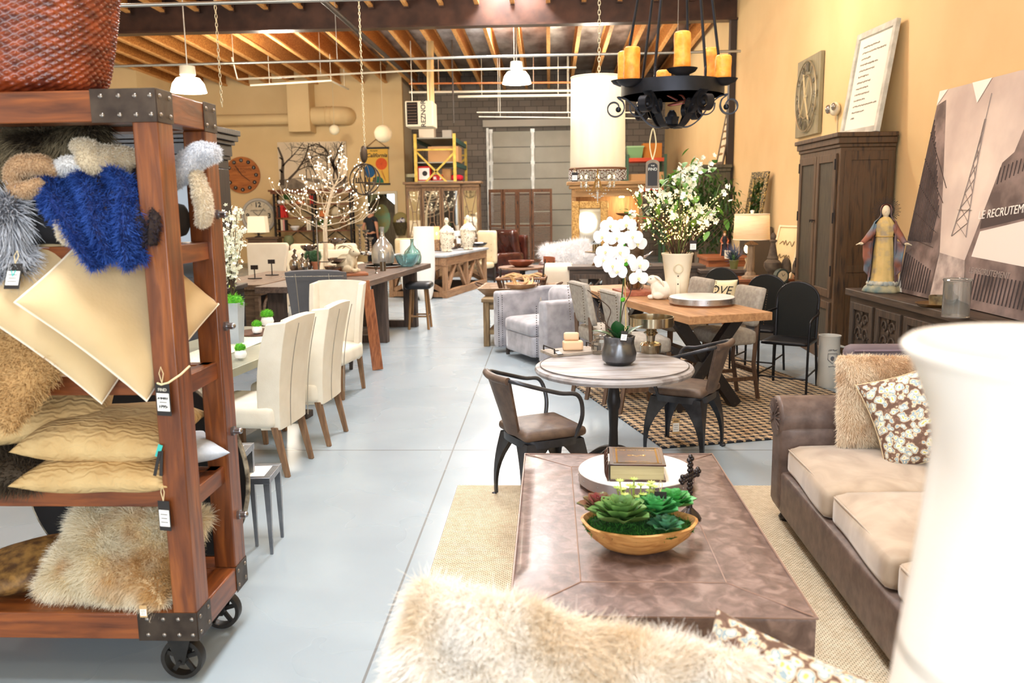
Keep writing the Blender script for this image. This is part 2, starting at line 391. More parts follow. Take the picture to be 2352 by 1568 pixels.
# doorway and the room behind
DT=mat('door_trim',S(226,214,186),.6)
w=MB(); t_=.09
w.bb(DX0-t_,YF-.03,0,DX0,YF+.22,DZ+t_); w.bb(DX1,YF-.03,0,DX1+t_,YF+.22,DZ+t_); w.bb(DX0,YF-.03,DZ,DX1,YF+.22,DZ+t_); st(w.build('trim_1',DT,bev=.008))
w=MB(); w.bb(DX0-2,YF+3,0,DX1+1.5,YF+3.1,3); w.bb(DX0-2,YF+.2,0,DX0-1.9,YF+3,3); w.bb(DX0-2,YF+.2,2.7,DX1+1.5,YF+3,2.8); st(w.build('wall_annex',mat('annex_paint',S(228,222,180),.8)))
st(MB().bb(DX0-2,YF+.2,-.15,RX-.12,YF+3.1,0).build('floor_annex',mat('annex_floor',S(160,150,130),.5)))
w=MB(); x0=D(886,470,YF+2.9)[0]; x1=x0+1.2
for xx in (x0,x0+.42,x1): w.bb(xx-.06,YF+2.85,0,xx+.06,YF+2.98,2.35)
w.bb(x0,YF+2.85,2.25,x1,YF+2.98,2.37); w.bb(x0,YF+2.85,0,x1,YF+2.98,.12)
wn=st(w.build('window_1',mat('dark_frame',S(32,42,42),.4)))
MB().bb(x0,YF+2.93,.12,x1,YF+2.96,2.25).build('pane',mat('day_pane',S(235,245,250),.3,emit=S(225,240,250),es=4),wn)
# front: unseen storefront wall behind the camera, openings added to bring daylight in
YS=-5.3; w=MB()
w.bb(LX,YS-.2,0,WX_,YS,.3); w.bb(LX,YS-.2,4.6,WX_,YS,7)
cols=[LX,-9.2,-3.4,-.9,2.0,WX_]
for i,x in enumerate(cols): w.bb(x-.12,YS-.2,.3,x+.12,YS,4.6)
w.bb(-9.2,YS-.2,.3,-3.4,YS,4.6)  # solid bay placed so the cabinet mirrors don't reflect bright openings
st(w.build('wall_front',WALL))
for i in (0,2,3,4):
    f=MB(); a,b2=cols[i]+.12,cols[i+1]-.12
    for p,q in (((a,0),(a+.06,0)),((b2-.06,0),(b2,0))): f.bb(p[0],YS-.13,.3,q[0],YS-.06,4.6)
    f.bb(a,YS-.13,.3,b2,YS-.06,.36); f.bb(a,YS-.13,4.54,b2,YS-.06,4.6); f.bb(a,YS-.13,2.5,b2,YS-.06,2.58)
    st(f.build('window_%d'%(i+2),mat('dark_frame',0)))
# ceiling deck, joists, beam
FOIL=mat('foil_insulation',S(226,222,216),.34,.35,S(140,128,118),scale=1.6,detail=5,lo=.35,hi=.7,bump=.55,bscale=3.5,stretch=(1.5,.6,1))
w=MB(); sk=[G(1128,118,6.3),G(1268,196,6.3)]
SX0,SX1=sk[0][0],sk[1][0]; SY0=min(sk[0][1],sk[1][1])-.0; SY1=max(sk[0][1],sk[1][1])
def deck(x0,y0,x1,y1): w.add([(x0,y0,zj(y0)+.56),(x1,y0,zj(y0)+.56),(x1,y1,zj(y1)+.56),(x0,y1,zj(y1)+.56)],[(0,1,2,3)])
SCY=[(1.5,4.5),(8.6,11.2),(16.2,17.9),(19.6,22.4)]; SCX0,SCX1=-1.3,-.35  # the nearer skylights are unseen, added to light the front area from above
ny=[(-5.6,1.5),(4.5,8.6),(11.2,16.2),(17.9,19.6),(22.4,YB+.2)]
for a,b2 in ny: deck(LX-.2,a,WX_+.2,b2)
for a,b2 in SCY: deck(LX-.2,a,SCX0,b2); deck(SCX1,a,WX_+.2,b2)
ce=st(w.build('ceiling',FOIL))
so=ce.modifiers.new('s','SOLIDIFY'); so.thickness=.05; so.offset=1
for k,(a,b2) in enumerate(SCY):
    p=MB().bb(SCX0,a,zj((a+b2)/2)+.66,SCX1,b2,zj((a+b2)/2)+.7).build('skylight_%d'%(k+1),mat('skylight_dome',S(250,250,248),.4,emit=S(250,248,238),es=9)); p['kind']='structure'; p.name='window_%d'%(k+7)
OSB=mat('osb_board',S(214,146,70),.75,0,S(166,100,42),scale=26,detail=3,lo=.4,hi=.6,stretch=(1,1,2.2),col3=S(178,108,44),bump=.2)
LUM=mat('joist_lumber',S(232,178,110),.7,0,S(202,140,78),scale=5,stretch=(8,1,8))
STL=mat('painted_steel',S(62,46,40),.38,.5,S(84,60,50),scale=3,bump=.03)
XJ0=D(936,38,YBEAM)[0]; dxj=.73
def joist(x,y0,y1):
    g=MB()
    for m_,hw,a,b2 in ((0,.045,0,.045),(1,.007,.045,.47),(0,.045,.47,.515)):
        g.m=m_; g.add([(x-hw,y0,zj(y0)+a),(x+hw,y0,zj(y0)+a),(x+hw,y1,zj(y1)+a),(x-hw,y1,zj(y1)+a),(x-hw,y0,zj(y0)+b2),(x+hw,y0,zj(y0)+b2),(x+hw,y1,zj(y1)+b2),(x-hw,y1,zj(y1)+b2)],
         [(0,3,2,1),(4,5,6,7),(0,1,5,4),(1,2,6,5),(2,3,7,6),(3,0,4,7)])
    return g.build('joist',[LUM,OSB],ce)
k0=int((LX-XJ0)/dxj)
for k in range(k0,k0+30):
    x=XJ0+k*dxj
    if x<LX+.05 or x>WX_-.05: continue
    joist(x,3.0,YBEAM-.14); joist(x,YBEAM+.14,YF-.02 if x<RX else YB-.02)
    g=MB()
    for sy in (-1,1): g.bb(x-.06,YBEAM+sy*.15-.012,zj(YBEAM)-.02,x+.06,YBEAM+sy*.15+.012,zj(YBEAM)+.45)
    g.build('joist_hanger',STL,ce)
zb=WX(1690,50,WX_)[2]
g=MB(); g.bb(LX,YBEAM-.15,zb,WX_,YBEAM+.15,zb+.04); g.bb(LX,YBEAM-.03,zb+.04,WX_,YBEAM+.03,zj(YBEAM)+.5); g.bb(LX,YBEAM-.15,zj(YBEAM)+.48,WX_,YBEAM+.15,zj(YBEAM)+.52); g.build('steel_beam',STL,ce)
cl=st(MB().bb(WX_-.13,YBEAM-.1,0,WX_-.01,YBEAM+.1,zb).build('trim_2',mat('column_dark',S(52,40,34),.5)))
# ------------------------------------------------------------ lights
def area(loc,size,power,col,rot,sy=None,spread=None):
    l=bpy.data.lights.new('light','AREA'); l.shape='RECTANGLE'; l.size=size; l.size_y=sy or size; l.energy=power; l.color=col
    o=bpy.data.objects.new('light',l); COL.objects.link(o); o.location=loc; o.rotation_euler=[R(a) for a in rot]; return o
def point(loc,power,col=(1,.82,.58),r=.1):
    l=bpy.data.lights.new('lamp_or_fill','POINT'); l.energy=power; l.color=col; l.shadow_soft_size=r
    o=bpy.data.objects.new('lamp_or_fill',l); COL.objects.link(o); o.location=loc; return o
for i in (0,2,3,4):
    a,b2=cols[i]+.15,cols[i+1]-.15
    area(((a+b2)/2,YS-.25,2.5),b2-a,120*(b2-a),(.84,.92,1),(-90,0,180) if 0 else (90,0,0),sy=4.2)  # unseen daylight panels added outside the front openings
for k,(a,b2) in enumerate(SCY): area(((SCX0+SCX1)/2,(a+b2)/2,zj(a)+.6),SCX1-SCX0,(430,430,480,480)[k],(.88,.94,1),(0,0,0),sy=b2-a)  # panels under the nearer skylights are added overhead fill
W=bpy.data.worlds.new('world'); SC.world=W; W.use_nodes=True; W.node_tree.nodes['Background'].inputs[0].default_value=(.75,.87,1,1); W.node_tree.nodes['Background'].inputs[1].default_value=1.2
# high bay lamps, then added fill points
def highbay(x,y,z,label,pw):
    t=thing('high_bay_lamp',label,'ceiling lamp',(x,y,z),group='high bay lamps hanging under the joists')
    MB().lathe([(.06,.46),(.13,.45),(.14,.30),(.1,.27)],n=20).build('ballast_housing',mat('lamp_white',S(225,220,205),.5),t,ang=30)
    MB().lathe([(.1,.27),(.2,.24),(.27,.15),(.31,.0),(.3,.0),(.26,.14),(.19,.22),(.1,.25)],n=28).build('lamp_shade',mat('glow_shade',S(255,246,225),.4,emit=S(255,240,205),es=9),t)
    MB().sph((0,0,.1),.09,(1,1,1.3)).build('bulb',mat('glow_bulb',S(255,246,225),.4,emit=S(255,244,220),es=30),t)
    h=zj(y)-z; MB().cyl((0,0,.46),(0,0,h),.012,n=8).build('hook_rod',mat('galvanised',0),t)
    point((x,y,z-.12),pw,(1,.86,.66),.2); return t
p=D(434,212,15.5); highbay(p[0],p[1],p[2],'glowing white high bay lamp over the tall black armoire',300)
p=D(1187,192,18.9); highbay(p[0],p[1],p[2],'glowing high bay lamp under the skylight above the aisle',260)
for (x,y,z,pw) in ((-4.2,4.5,5.2,170),(1.3,4.5,5.2,200),(1.6,11.5,4.9,260),(-5.5,10.5,4.9,260),(-1.2,-1,5.2,120),(-1.5,14,4.8,200),(-6.5,21,4.8,380),(1.2,22.5,4.8,200)): point((x,y,z),pw,(1,.9,.74),.3)  # no fixtures here: points added to brighten walls and joists

# ------------------------------------------------------------ industrial rolling rack on the left
def pose(o,loc,tilt=0,inpl=0,yaw=0,roll=0):
    o.matrix_basis=Matrix.Translation(loc)@Matrix.Rotation(R(yaw),4,'Z')@Matrix.Rotation(R(tilt),4,'X')@Matrix.Rotation(R(roll),4,'Y')@Matrix.Rotation(R(inpl),4,'Z'); return o
RW=wood('rack_wood_x',S(146,80,34),S(82,40,18),'x',.38,3,S(118,62,28),.12,.25)
RWz=wood('rack_wood_z',S(148,84,36),S(80,40,20),'z',.38,3,S(116,62,28),.12,.25)
RWy=wood('rack_wood_y',S(146,80,34),S(82,40,18),'y',.38,3,S(118,62,28),.12,.25)
PLT=mat('plate_iron',S(58,48,42),.45,.7,S(82,70,60),scale=12,bump=.1)
RIV=mat('rivet',S(140,132,124),.3,.9)
IRON=mat('cast_iron',S(62,58,54),.5,.6,S(44,42,40),scale=9,bump=.08)
RXR,RY0,RY1,RXL=-1.40,3.07,3.62,-3.0
t=thing('rolling_rack','tall brown wooden rolling rack with iron corner plates and four shelves','rack',((RXR+RXL)/2,(RY0+RY1)/2,0))
ox,oy=(RXR+RXL)/2,(RY0+RY1)/2
HX=(RXR-RXL)/2; HY=(RY1-RY0)/2
for sx in (-1,1):
    for sy in (-1,1):
        xa,xb=sorted((sx*HX,sx*(HX-.095))); ya,yb=sorted((sy*HY,sy*(HY-.125)))
        MB().bb(xa,ya,.31,xb,yb,2.2).build('post',RWz,t,bev=.006)
for (z0,z1,nm) in ((.2,.31,'base_rail'),(2.2,2.31,'top_rail')):
    for sy in (-1,1):
        ya,yb=sorted((sy*HY,sy*(HY-.125))); MB().bb(-HX,ya,z0,HX,yb,z1).build(nm,RW,t,bev=.005)
    for sx in (-1,1):
        xa,xb=sorted((sx*HX,sx*(HX-.095))); MB().bb(xa+.001,-HY+.125,z0,xb-.001,HY-.125,z1).build(nm,RWy,t,bev=.005)
MB().bb(-HX+.09,-HY+.12,.27,HX-.09,HY-.12,.305).build('bottom_board',RW,t)
MB().bb(-HX+.09,-HY+.12,2.22,HX-.09,HY-.12,2.25).build('top_board',mat('rack_dark',S(60,30,18),.6),t)
for z in (.78,1.24,1.75):
    for sy in (-1,1):
        ya,yb=sorted((sy*(HY-.125),sy*(HY-.19))); MB().bb(-HX+.03,ya,z-.075,HX-.03,yb,z).build('shelf_rail',RW,t,bev=.004)
    for sx in (-1,1):
        xa,xb=sorted((sx*(HX-.02),sx*(HX-.08))); MB().bb(xa,-HY+.125,z-.075,xb,HY-.125,z).build('shelf_rail',RWy,t,bev=.004)
    MB().bb(-HX+.08,-HY+.18,z-.035,HX-.08,HY-.18,z-.004).build('shelf_board',RW,t)
for sx in (-1,1):
    for sy in (-1,1):
        for z0,z1 in ((.2,.31),(2.2,2.31)):
            g=MB(); rv=MB()
            xo=sx*HX; yo=sy*HY
            lx=.24
            g.bb(*[min(xo,xo-sx*lx),yo-.003 if sy<0 else yo,z0-.004][:3],max(xo,xo-sx*lx),yo if sy<0 else yo+.003,z1+.004)
            g.bb(xo-.003 if sx<0 else xo,min(yo,yo-sy*.13),z0-.004,xo if sx<0 else xo+.003,max(yo,yo-sy*.13),z1+.004)
            for zz in (z0+.022,z1-.022):
                for q in (.02,.075,.135,.2): rv.sph((xo-sx*q,yo+sy*.003,zz),.009,(1,.6,1),8,6)
                for q in (.025,.105): rv.sph((xo+sx*.003,yo-sy*q,zz),.009,(.6,1,1),8,6)
            pl=g.build('corner_plate',PLT,t,bev=.001); rv.build('rivets',RIV,pl)['kind']='stuff'
bz=[.62,1.03,1.48,2.0] 
for z in (.535,.92,1.385,1.86):
    g=MB(); y=HY-.06
    g.cyl((HX,y,z),(HX+.012,y,z),.022,n=6); g.cyl((HX+.012,y,z),(HX+.035,y,z),.014,n=10); g.sph((HX+.035,y,z),.014,(1,1,1),10,6)
    g.build('bolt',mat('bolt_chrome',S(150,148,150),.22,.95),t)
for sx in (-1,1):
    for sy in (-1,1):
        cx,cy=sx*(HX-.1),sy*(HY-.07); r=.085
        c=MB(); 
        c.bb(cx-.06,cy-.05,.19,cx+.06,cy+.05,.2)
        for s in (-1,1): c.prism([(cx-.05,.19),(cx+.05,.19),(cx+.016,.07),(cx-.016,.07)],cy+s*.032-.003,cy+s*.032+.003,'y')
        c.cyl((cx,cy-.045,.085),(cx,cy+.045,.085),.008,n=8)
        ca=c.build('caster',IRON,t,bev=.001)
        wv=MB()
        ring=[(r,-.022),(r+.002,0),(r,.022),(r-.016,.022),(r-.016,-.022),(r,-.022)]
        n=32; vs=[];fs=[]
        for k in range(n):
            a=2*PI*k/n
            for rr,zz in ring[:-1]: vs.append((cx+rr*math.cos(a),cy+zz,r+.002+rr*math.sin(a)))
        for k in range(n):
            for i in range(5): fs.append((k*5+i,k*5+(i+1)%5,((k+1)%n)*5+(i+1)%5,((k+1)%n)*5+i))
        wv.add(vs,fs)
        for k in range(5):
            a=2*PI*k/5+.3; wv.bar((cx,cy,r+.002),(cx+(r-.01)*math.cos(a),cy,r+.002+(r-.01)*math.sin(a)),.018,.012,up=(0,1,0))
        wv.cyl((cx,cy-.026,r),(cx,cy+.026,r),.02,n=12)
        wv.build('wheel',IRON,ca)
# ---- big woven basket on top
b=MB(); n=352; rows=111; vs=[];fs=[]
for i in range(rows+1):
    f=i/rows; z=f*.5; 
    if f<.12: rr=.44+.1*math.sin(f/.12*PI/2)
    else: rr=.54+.085*((f-.12)/.88)**.8
    for k in range(n):
        a=2*PI*k/n; d=.013*max(0,math.cos(2*PI*k/5.5+PI*(i//3)))*math.sin(PI*((i%3)+.5)/3)
        vs.append(((rr*1.1+d)*math.cos(a),(rr*.52+d)*math.sin(a),z))
for i in range(rows):
    for k in range(n): fs.append((i*n+k,i*n+(k+1)%n,(i+1)*n+(k+1)%n,(i+1)*n+k))
fs.append(tuple(range(n-1,-1,-1)))
b.add(vs,fs); WIC=mat('wicker',S(150,66,28),.34,0,S(86,32,16),scale=14,detail=3,coat=.4,bump=.3,stretch=(1,1,2))
bx=D(265,150,3.35)
tb=thing('wicker_basket','large reddish brown woven basket on top of the rolling rack','basket',(bx[0]-.655,3.36,2.313))
b.build('body',WIC,tb,ang=180)
rim=[(.69*math.cos(2*PI*k/60),.34*math.sin(2*PI*k/60),.5) for k in range(60)]
r_=MB(); r_.tube(rim,.026,10,True)
for k in range(120):
    a=2*PI*k/120; r_.tube([((.69+.03*math.cos(q))*math.cos(a+q*.02),(.34+.03*math.cos(q))*math.sin(a+q*.02),.5+.03*math.sin(q)) for q in (-1.5,-.7,0,.7,1.5,2.3,3.1)],.006,5)
r_.build('rim',WIC,tb)
# ---- shelf 1.75: fur pillow, throws
def soft(name,label,cat,w,h,tk,m,loc,tilt,inpl,yaw=0,roll=0,pinch=.08,wr=.01,seed=0,n=18,group=None,pipe=None,ptr=.005):
    o=MB().cushion(w,h,tk,pinch,n,wr,seed).build(name,m,ang=180); tag(o,label,cat,group); pose(o,loc,tilt,inpl,yaw,roll)
    if pipe:
        pts=[]
        for s_ in range(4):
            for i in range(12):
                u=-1+2*i/12; u,v={0:(u,-1),1:(1,u),2:(-u,1),3:(-1,-u)}[s_]
                pts.append((w/2*u*(1-pinch*(1-v*v)*abs(u)),h/2*v*(1-pinch*(1-u*u)*abs(v)),wr*2.2*mnoise.noise(Vector((w/2*u*(1-pinch*(1-v*v)*abs(u))*4+seed,h/2*v*(1-pinch*(1-u*u)*abs(v))*9,7)))*0))
        MB().tube(pts,ptr,6,True).build('piping',pipe,o)
    return o
dk=mat('fur_hide_dark',S(70,58,44),.9)
p=D(85,420,3.38)
o=soft('fur_pillow','long brown and black shaggy fur pillow on the top shelf of the rack','pillow',.58,.5,.2,dk,(p[0],3.40,1.97),78,6,0,seed=3)
fur(o,'fur',furmat('fur_brown_black',S(38,30,24),S(176,158,124),S(60,48,36),7),26000,.075,.0016,(0,-.8,0),.16,clump=.25,seed=2)
p=D(20,560,3.13)
o=soft('fur_pillow','blue grey curly long fur pillow hanging over the upper shelf edge','pillow',.26,.34,.1,mat('fur_hide_grey',S(140,140,145),.9),(p[0]-.06,3.11,1.77),80,8,0,seed=5)
fur(o,'fur',furmat('fur_grey_curly',S(96,98,110),S(226,230,238)),9000,.08,.002,(0,-.7,.1),.2,clump=.5,seed=3)
def throw(name,label,pts,w,m,thick=.025,seed=0,furm=None,fc=4000,fl=.02,fw=.0016,fold=.02,comb=(0,0,-.5),group=None,cur=.3):
    """folded blanket: a broad fold running along pts (world), width vector per point"""
    P_=[Vector(a) for a,_ in pts]; Wd=[Vector(b) for _,b in pts]
    Ps=smooth(P_,6); Ws=smooth(Wd,6); N_=len(Ps)
    g=MB(); nv=22
    def fn(u,v):
        i=min(N_-1,int(round(u*(N_-1)))); c=Ps[i]; wd=Ws[i]
        d=(Ps[min(i+1,N_-1)]-Ps[max(0,i-1)]).normalized(); nn=wd.cross(d).normalized()
        s=(v-.5); q=c+wd*s+nn*(fold*math.sin(v*17+u*3+seed)+.5*fold*mnoise.noise(Vector((u*6,v*8,seed))))*1.0
        return q+d*.02*math.sin(v*9+seed)
    g.sheet(fn,N_-1,nv,thick)
    o=g.build(name,m,ang=180); tag(o,label,'throw',group); 
    if furm: fur(o,'fur',furm,fc,fl,fw,comb,cur,seed=seed+1)
    return o
blue=mat('throw_blue',S(20,44,110),.9,0,S(10,24,70),scale=12)
a=[D(x,y,Y) for x,y,Y in ((150,395,3.28),(200,440,3.12),(230,520,3.02),(262,598,3.0))]
throw('throw_blanket','royal blue shaggy throw hanging over the upper shelf',[ (a[0],(.28,.04,0)),((a[1][0],a[1][1],a[1][2]),(.36,.02,.06)),(a[2],(.26,0,.03)),(a[3],(.17,0,0))],.3,blue,.03,1,furmat('fur_blue',S(8,22,74),S(52,92,178),S(20,50,120),14),26000,.028,.0018,.03,(0,-.1,-.5),cur=.5)
a=[D(x,y,Y) for x,y,Y in ((285,392,3.34),(290,440,3.14),(300,500,3.06),(305,560,3.04))]
throw('throw_blanket','dark brown fur throw folded beside the blue throw',[(a[0],(.24,0,0)),(a[1],(.2,0,0)),(a[2],(.16,0,0)),(a[3],(.14,0,0))],.2,mat('throw_dark',S(44,30,24),.9),.035,4,furmat('fur_darkbrown',S(20,14,14),S(50,44,60)),9000,.02,.0015,.02)
def lump(name,label,pts,r,m,fm=None,fc=3000,fl=.014,cat='throw',fw=.0014,seed=0,flat=.75,n=12):
    ps=smooth(pts,6); rr=[r*(.55+.45*math.sin(PI*min(1,max(0,(i/(len(ps)-1))*.86+.12)))+.14*mnoise.noise(Vector((i*.35,seed,2)))) for i in range(len(ps))]
    o=MB().tube(ps,rr,n,flat=flat).build(name,m,ang=180); tag(o,label,cat)
    if fm: fur(o,'fur',fm,fc,fl,fw,(0,0,-.3),.35,seed=seed+5)
    return o
TAN=furmat('fur_tan',S(176,136,98),S(226,198,164)); CRM=furmat('fur_cream',S(196,178,150),S(240,228,206)); WHT=furmat('fur_white',S(206,206,206),S(250,248,246)); 
tanm=mat('throw_tan',S(200,164,124),.9); crmm=mat('throw_cream',S(214,196,164),.9); whm=mat('throw_white',S(232,230,228),.9)
W3=lambda l:[D(*q) for q in l]
lump('throw_blanket','tan plush throw folded at the left end of the shelf',W3([(30,420,3.2),(45,385,3.2),(90,378,3.2),(130,392,3.22)]),.05,tanm,TAN,5000,seed=1)
lump('throw_blanket','small tan plush fold tucked under the blue throw',W3([(28,432,3.16),(60,436,3.14),(95,418,3.14)]),.034,tanm,TAN,2500,seed=9)
lump('throw_blanket','white plush throw peeking out behind the blue throw',W3([(135,388,3.25),(165,378,3.22),(200,384,3.25)]),.04,whm,WHT,3000,seed=2)
lump('throw_blanket','cream plush throw heaped above the blue throw',W3([(182,335,3.3),(205,345,3.26),(215,372,3.24),(250,362,3.3),(310,366,3.4),(360,372,3.45)]),.055,crmm,CRM,7000,seed=3)
lump('throw_blanket','small cream fleece corner hanging below the blue throw',W3([(148,505,3.06),(158,535,3.04),(172,552,3.05)]),.036,crmm,CRM,2500,seed=6)
lump('throw_blanket','grey white plush throw end poking out between the posts',W3([(385,420,3.34),(425,385,3.36),(460,355,3.38),(500,352,3.38)]),.06,mat('throw_pale',S(206,206,210),.9),furmat('fur_pale',S(170,172,180),S(236,238,242)),8000,seed=4,flat=.8)
lump('throw_blanket','cream plush throw flap hanging down between the posts',W3([(448,395,3.36),(462,440,3.34),(470,490,3.33),(464,515,3.34)]),.046,crmm,CRM,6000,seed=7,flat=.6)
o=MB().pad((0,0,0),(1.0,.38,.17),.07,8).build('folded_throw',mat('throw_black',S(26,24,26),.85)); tag(o,'black folded throws stacked on the upper shelf','throw'); o.location=(-1.99,3.36,1.84)
# ---- shelf 1.24: beige pillows
BG=mat('beige_cotton',S(214,188,146),.85,0,S(204,178,134),scale=3,bump=.05,bscale=70,sheen=.2); PB=mat('beige_piping',S(232,222,204),.85)
cpos=lambda p,h,ti,ip,yw: V(*p)-(Matrix.Rotation(R(yw),4,'Z')@Matrix.Rotation(R(ti),4,'X')@Matrix.Rotation(R(ip),4,'Z')@V(h,-h,0))
p=D(335,912,3.06); soft('pillow','beige piped cotton pillow standing beside the rack post','pillow',.56,.56,.17,BG,cpos(p,.27,64,-52,56),64,-52,56,seed=11,wr=.006,pipe=PB,pinch=.05)
p=D(232,918,3.10); soft('pillow','beige piped cotton pillow with the dark swing tag','pillow',.56,.56,.16,BG,cpos(p,.27,64,-52,56),64,-52,56,seed=12,wr=.006,pipe=PB,pinch=.05)
o=soft('shaggy_pillow','tan shaggy pillow at the left end of the middle shelf','pillow',.42,.42,.15,mat('tan_shag',S(190,152,100),.9),(D(40,830,3.05)[0]-.06,3.08,1.33),60,-30,0,seed=15)
fur(o,'fur',furmat('fur_tan_shag',S(150,112,66),S(226,188,132)),16000,.03,.0018,(0,-.3,0),.6,clump=.4,seed=8)
p=D(35,605,3.0); tt=price_tag(p,'black swing tag with a turquoise letter on the beige pillow',rz=-8,h=.095,w=.062,words='',tilt=-20)
text('V',.035,mat('turquoise',S(60,180,170),.6),tt,(0,-.003,-.04))
# ---- shelf .78 : embroidered pillows
def embro():
    m=mat('embroidered',S(206,176,124),.85,0,S(190,156,104),scale=7,detail=2,bump=0)
    if 'done' in m: return m
    m['done']=1; N=m.node_tree.nodes; L=m.node_tree.links; b=N['Principled BSDF']
    tc=N.new('ShaderNodeTexCoord'); wv=N.new('ShaderNodeTexWave'); wv.wave_type='RINGS'; wv.inputs['Scale'].default_value=16; wv.inputs['Distortion'].default_value=9; wv.inputs['Detail'].default_value=2; wv.inputs['Detail Scale'].default_value=1.1
    L.new(tc.outputs['Object'],wv.inputs[0]); bp=N.new('ShaderNodeBump'); bp.inputs['Strength'].default_value=.5; bp.inputs['Distance'].default_value=.006; L.new(wv.outputs['Fac'],bp.inputs['Height']); L.new(bp.outputs[0],b.inputs['Normal'])
    return m
EM=embro()
soft('embroidered_pillow','tan swirl embroidered pillow, upper one of the flat pair','pillow',.62,.44,.16,EM,(-1.80,3.32,.985),8,-3,4,seed=21,wr=.008,pinch=.1)
soft('embroidered_pillow','tan swirl embroidered pillow, lower one of the flat pair','pillow',.64,.46,.14,EM,(-1.79,3.30,.852),5,2,-3,seed=22,wr=.006,pinch=.1)
soft('embroidered_pillow','tan embroidered pillow with the orange tag behind the stacked pair','pillow',.52,.42,.14,EM,(-2.10,3.40,1.08),30,8,8,seed=23,wr=.01)
soft('pillow','pale blue grey textured pillow corner sticking out behind the front post','pillow',.36,.34,.09,mat('pale_blue_cloth',S(206,214,224),.85,0,S(180,190,204),scale=14,bump=.4),(-1.60,3.42,.87),4,40,0,seed=24)
price_tag(D(375,1150,3.05),'black swing tag hanging on the rack post above the bottom shelf',rz=-10,h=.12,w=.05,words='',tilt=0)
tt=thing('swing_tags','turquoise ribbon and dark tags at the corner of the embroidered pillow','tag',D(365,1035,3.06))
MB().box((0,0,.0),(.018,.002,.05),(0,20,0)).build('ribbon',mat('turquoise',S(60,180,170),.6),tt)
MB().box((-.01,-.002,-.05),(.012,.002,.1),(0,16,0)).box((.005,0,-.05),(.012,.002,.1),(0,6,0)).build('tag_cards',mat('tag_black',0),tt)
tt=price_tag(D(372,880,3.05),'dark rack price tag with white handwriting label tied to the post',rz=-12,h=.125,w=.062,words='FIND',tilt=0)
ink=mat('ink',0)
text('A SHELF',.013,ink,tt,(0,-.003,-.058),name='handwriting'); text('1795-',.018,ink,tt,(0,-.003,-.09),name='handwriting')
MB().tube([(-.02,0,.0),(0,-.004,-.004),(.03,-.002,.004),(.062,.03,.03),(.075,.07,.055)],.004,6).build('string',mat('string',0),tt)
price_tag(D(10,930,3.05),'small orange swing tag on the embroidered pillow',rz=20,h=.04,w=.03,dark=False,words='',tilt=0)
# ---- base: fur pillow
o=soft('fur_pillow','golden cream fur pillow lying on the bottom of the rack','pillow',.56,.46,.24,mat('fur_hide_cream',S(234,210,164),.9),(-1.80,3.33,.46),30,-4,-4,seed=31,wr=.02,pinch=.03)
fur(o,'fur',furmat('fur_gold_cream',S(240,220,178),S(255,248,228),S(216,174,116),5),60000,.05,.0012,(.1,-.5,.1),.3,clump=.25,seed=11)
price_tag(D(328,1390,3.06),'small white handwritten tag on the golden fur pillow',rz=0,h=.05,w=.03,dark=False,string=False,words='')
o=soft('fur_pillow','dark fur pillow half hidden at the left of the lower shelf','pillow',.3,.3,.12,dk,(-2.2,3.25,.86),20,10,0,seed=33)
fur(o,'fur',furmat('fur_dark2',S(44,36,30),S(96,82,64)),4000,.05,.0016,(0,-.5,0),.3,seed=12)
soft('pillow','gold brocade pillow corner at the left of the bottom shelf','pillow',.34,.34,.12,mat('brocade',S(150,112,58),.6,0,S(80,54,30),scale=24,bump=.4),(-2.22,3.33,.40),12,30,0,seed=35)
# ---- behind the rack: big round black top on edge, nesting tables
p=D(312,1065,3.98)
t=thing('round_tabletop','large black round top with a worn pale rim standing on edge behind the rack','tabletop',(p[0],3.98,.0))
g=MB(); n=64; r=.56
for k in range(n):
    pass
g.cyl((0,-.02,r),(0,.02,r),r-.006,n=64); g.build('disc',mat('matte_black',S(16,14,16),.55),t,ang=30)
MB().tube([(r*math.cos(2*PI*k/64)*.995,0,r+r*math.sin(2*PI*k/64)*.995) for k in range(64)],.016,8,True,flat=1).build('rim',mat('worn_rim',S(186,178,158),.6,0,S(70,60,50),scale=16),t)
SLV=mat('brushed_silver',S(150,152,156),.35,.85,S(120,122,128),scale=8)
def nest(x,y,w,h,label):
    t=thing('nesting_table',label,'side table',(x,y,0),rz=4,group='silver nesting tables beside the rack')
    for sx in (-1,1):
        for sy in (-1,1):
            MB().taper((sx*(w/2-.016),sy*(w/2-.016),0),(.016,.016),(sx*(w/2-.02),sy*(w/2-.02),h-.03),(.034,.034)).build('leg',SLV,t)
    g=MB()
    for s in (-1,1): g.bb(-w/2,s*(w/2-.02)-.02,h-.035,w/2,s*(w/2-.02)+.02,h); g.bb(s*(w/2-.02)-.02,-w/2+.04,h-.035,s*(w/2-.02)+.02,w/2-.04,h)
    g.build('top_frame',SLV,t,bev=.002); MB().bb(-w/2+.04,-w/2+.04,h-.02,w/2-.04,w/2-.04,h-.003).build('top_inset',mat('inset_white',S(236,232,222),.5),t)
nest(-1.665,4.47,.27,.44,'small silver nesting table with a white inset top')
nest(-1.80,4.30,.34,.60,'taller silver nesting table half hidden behind the rack')

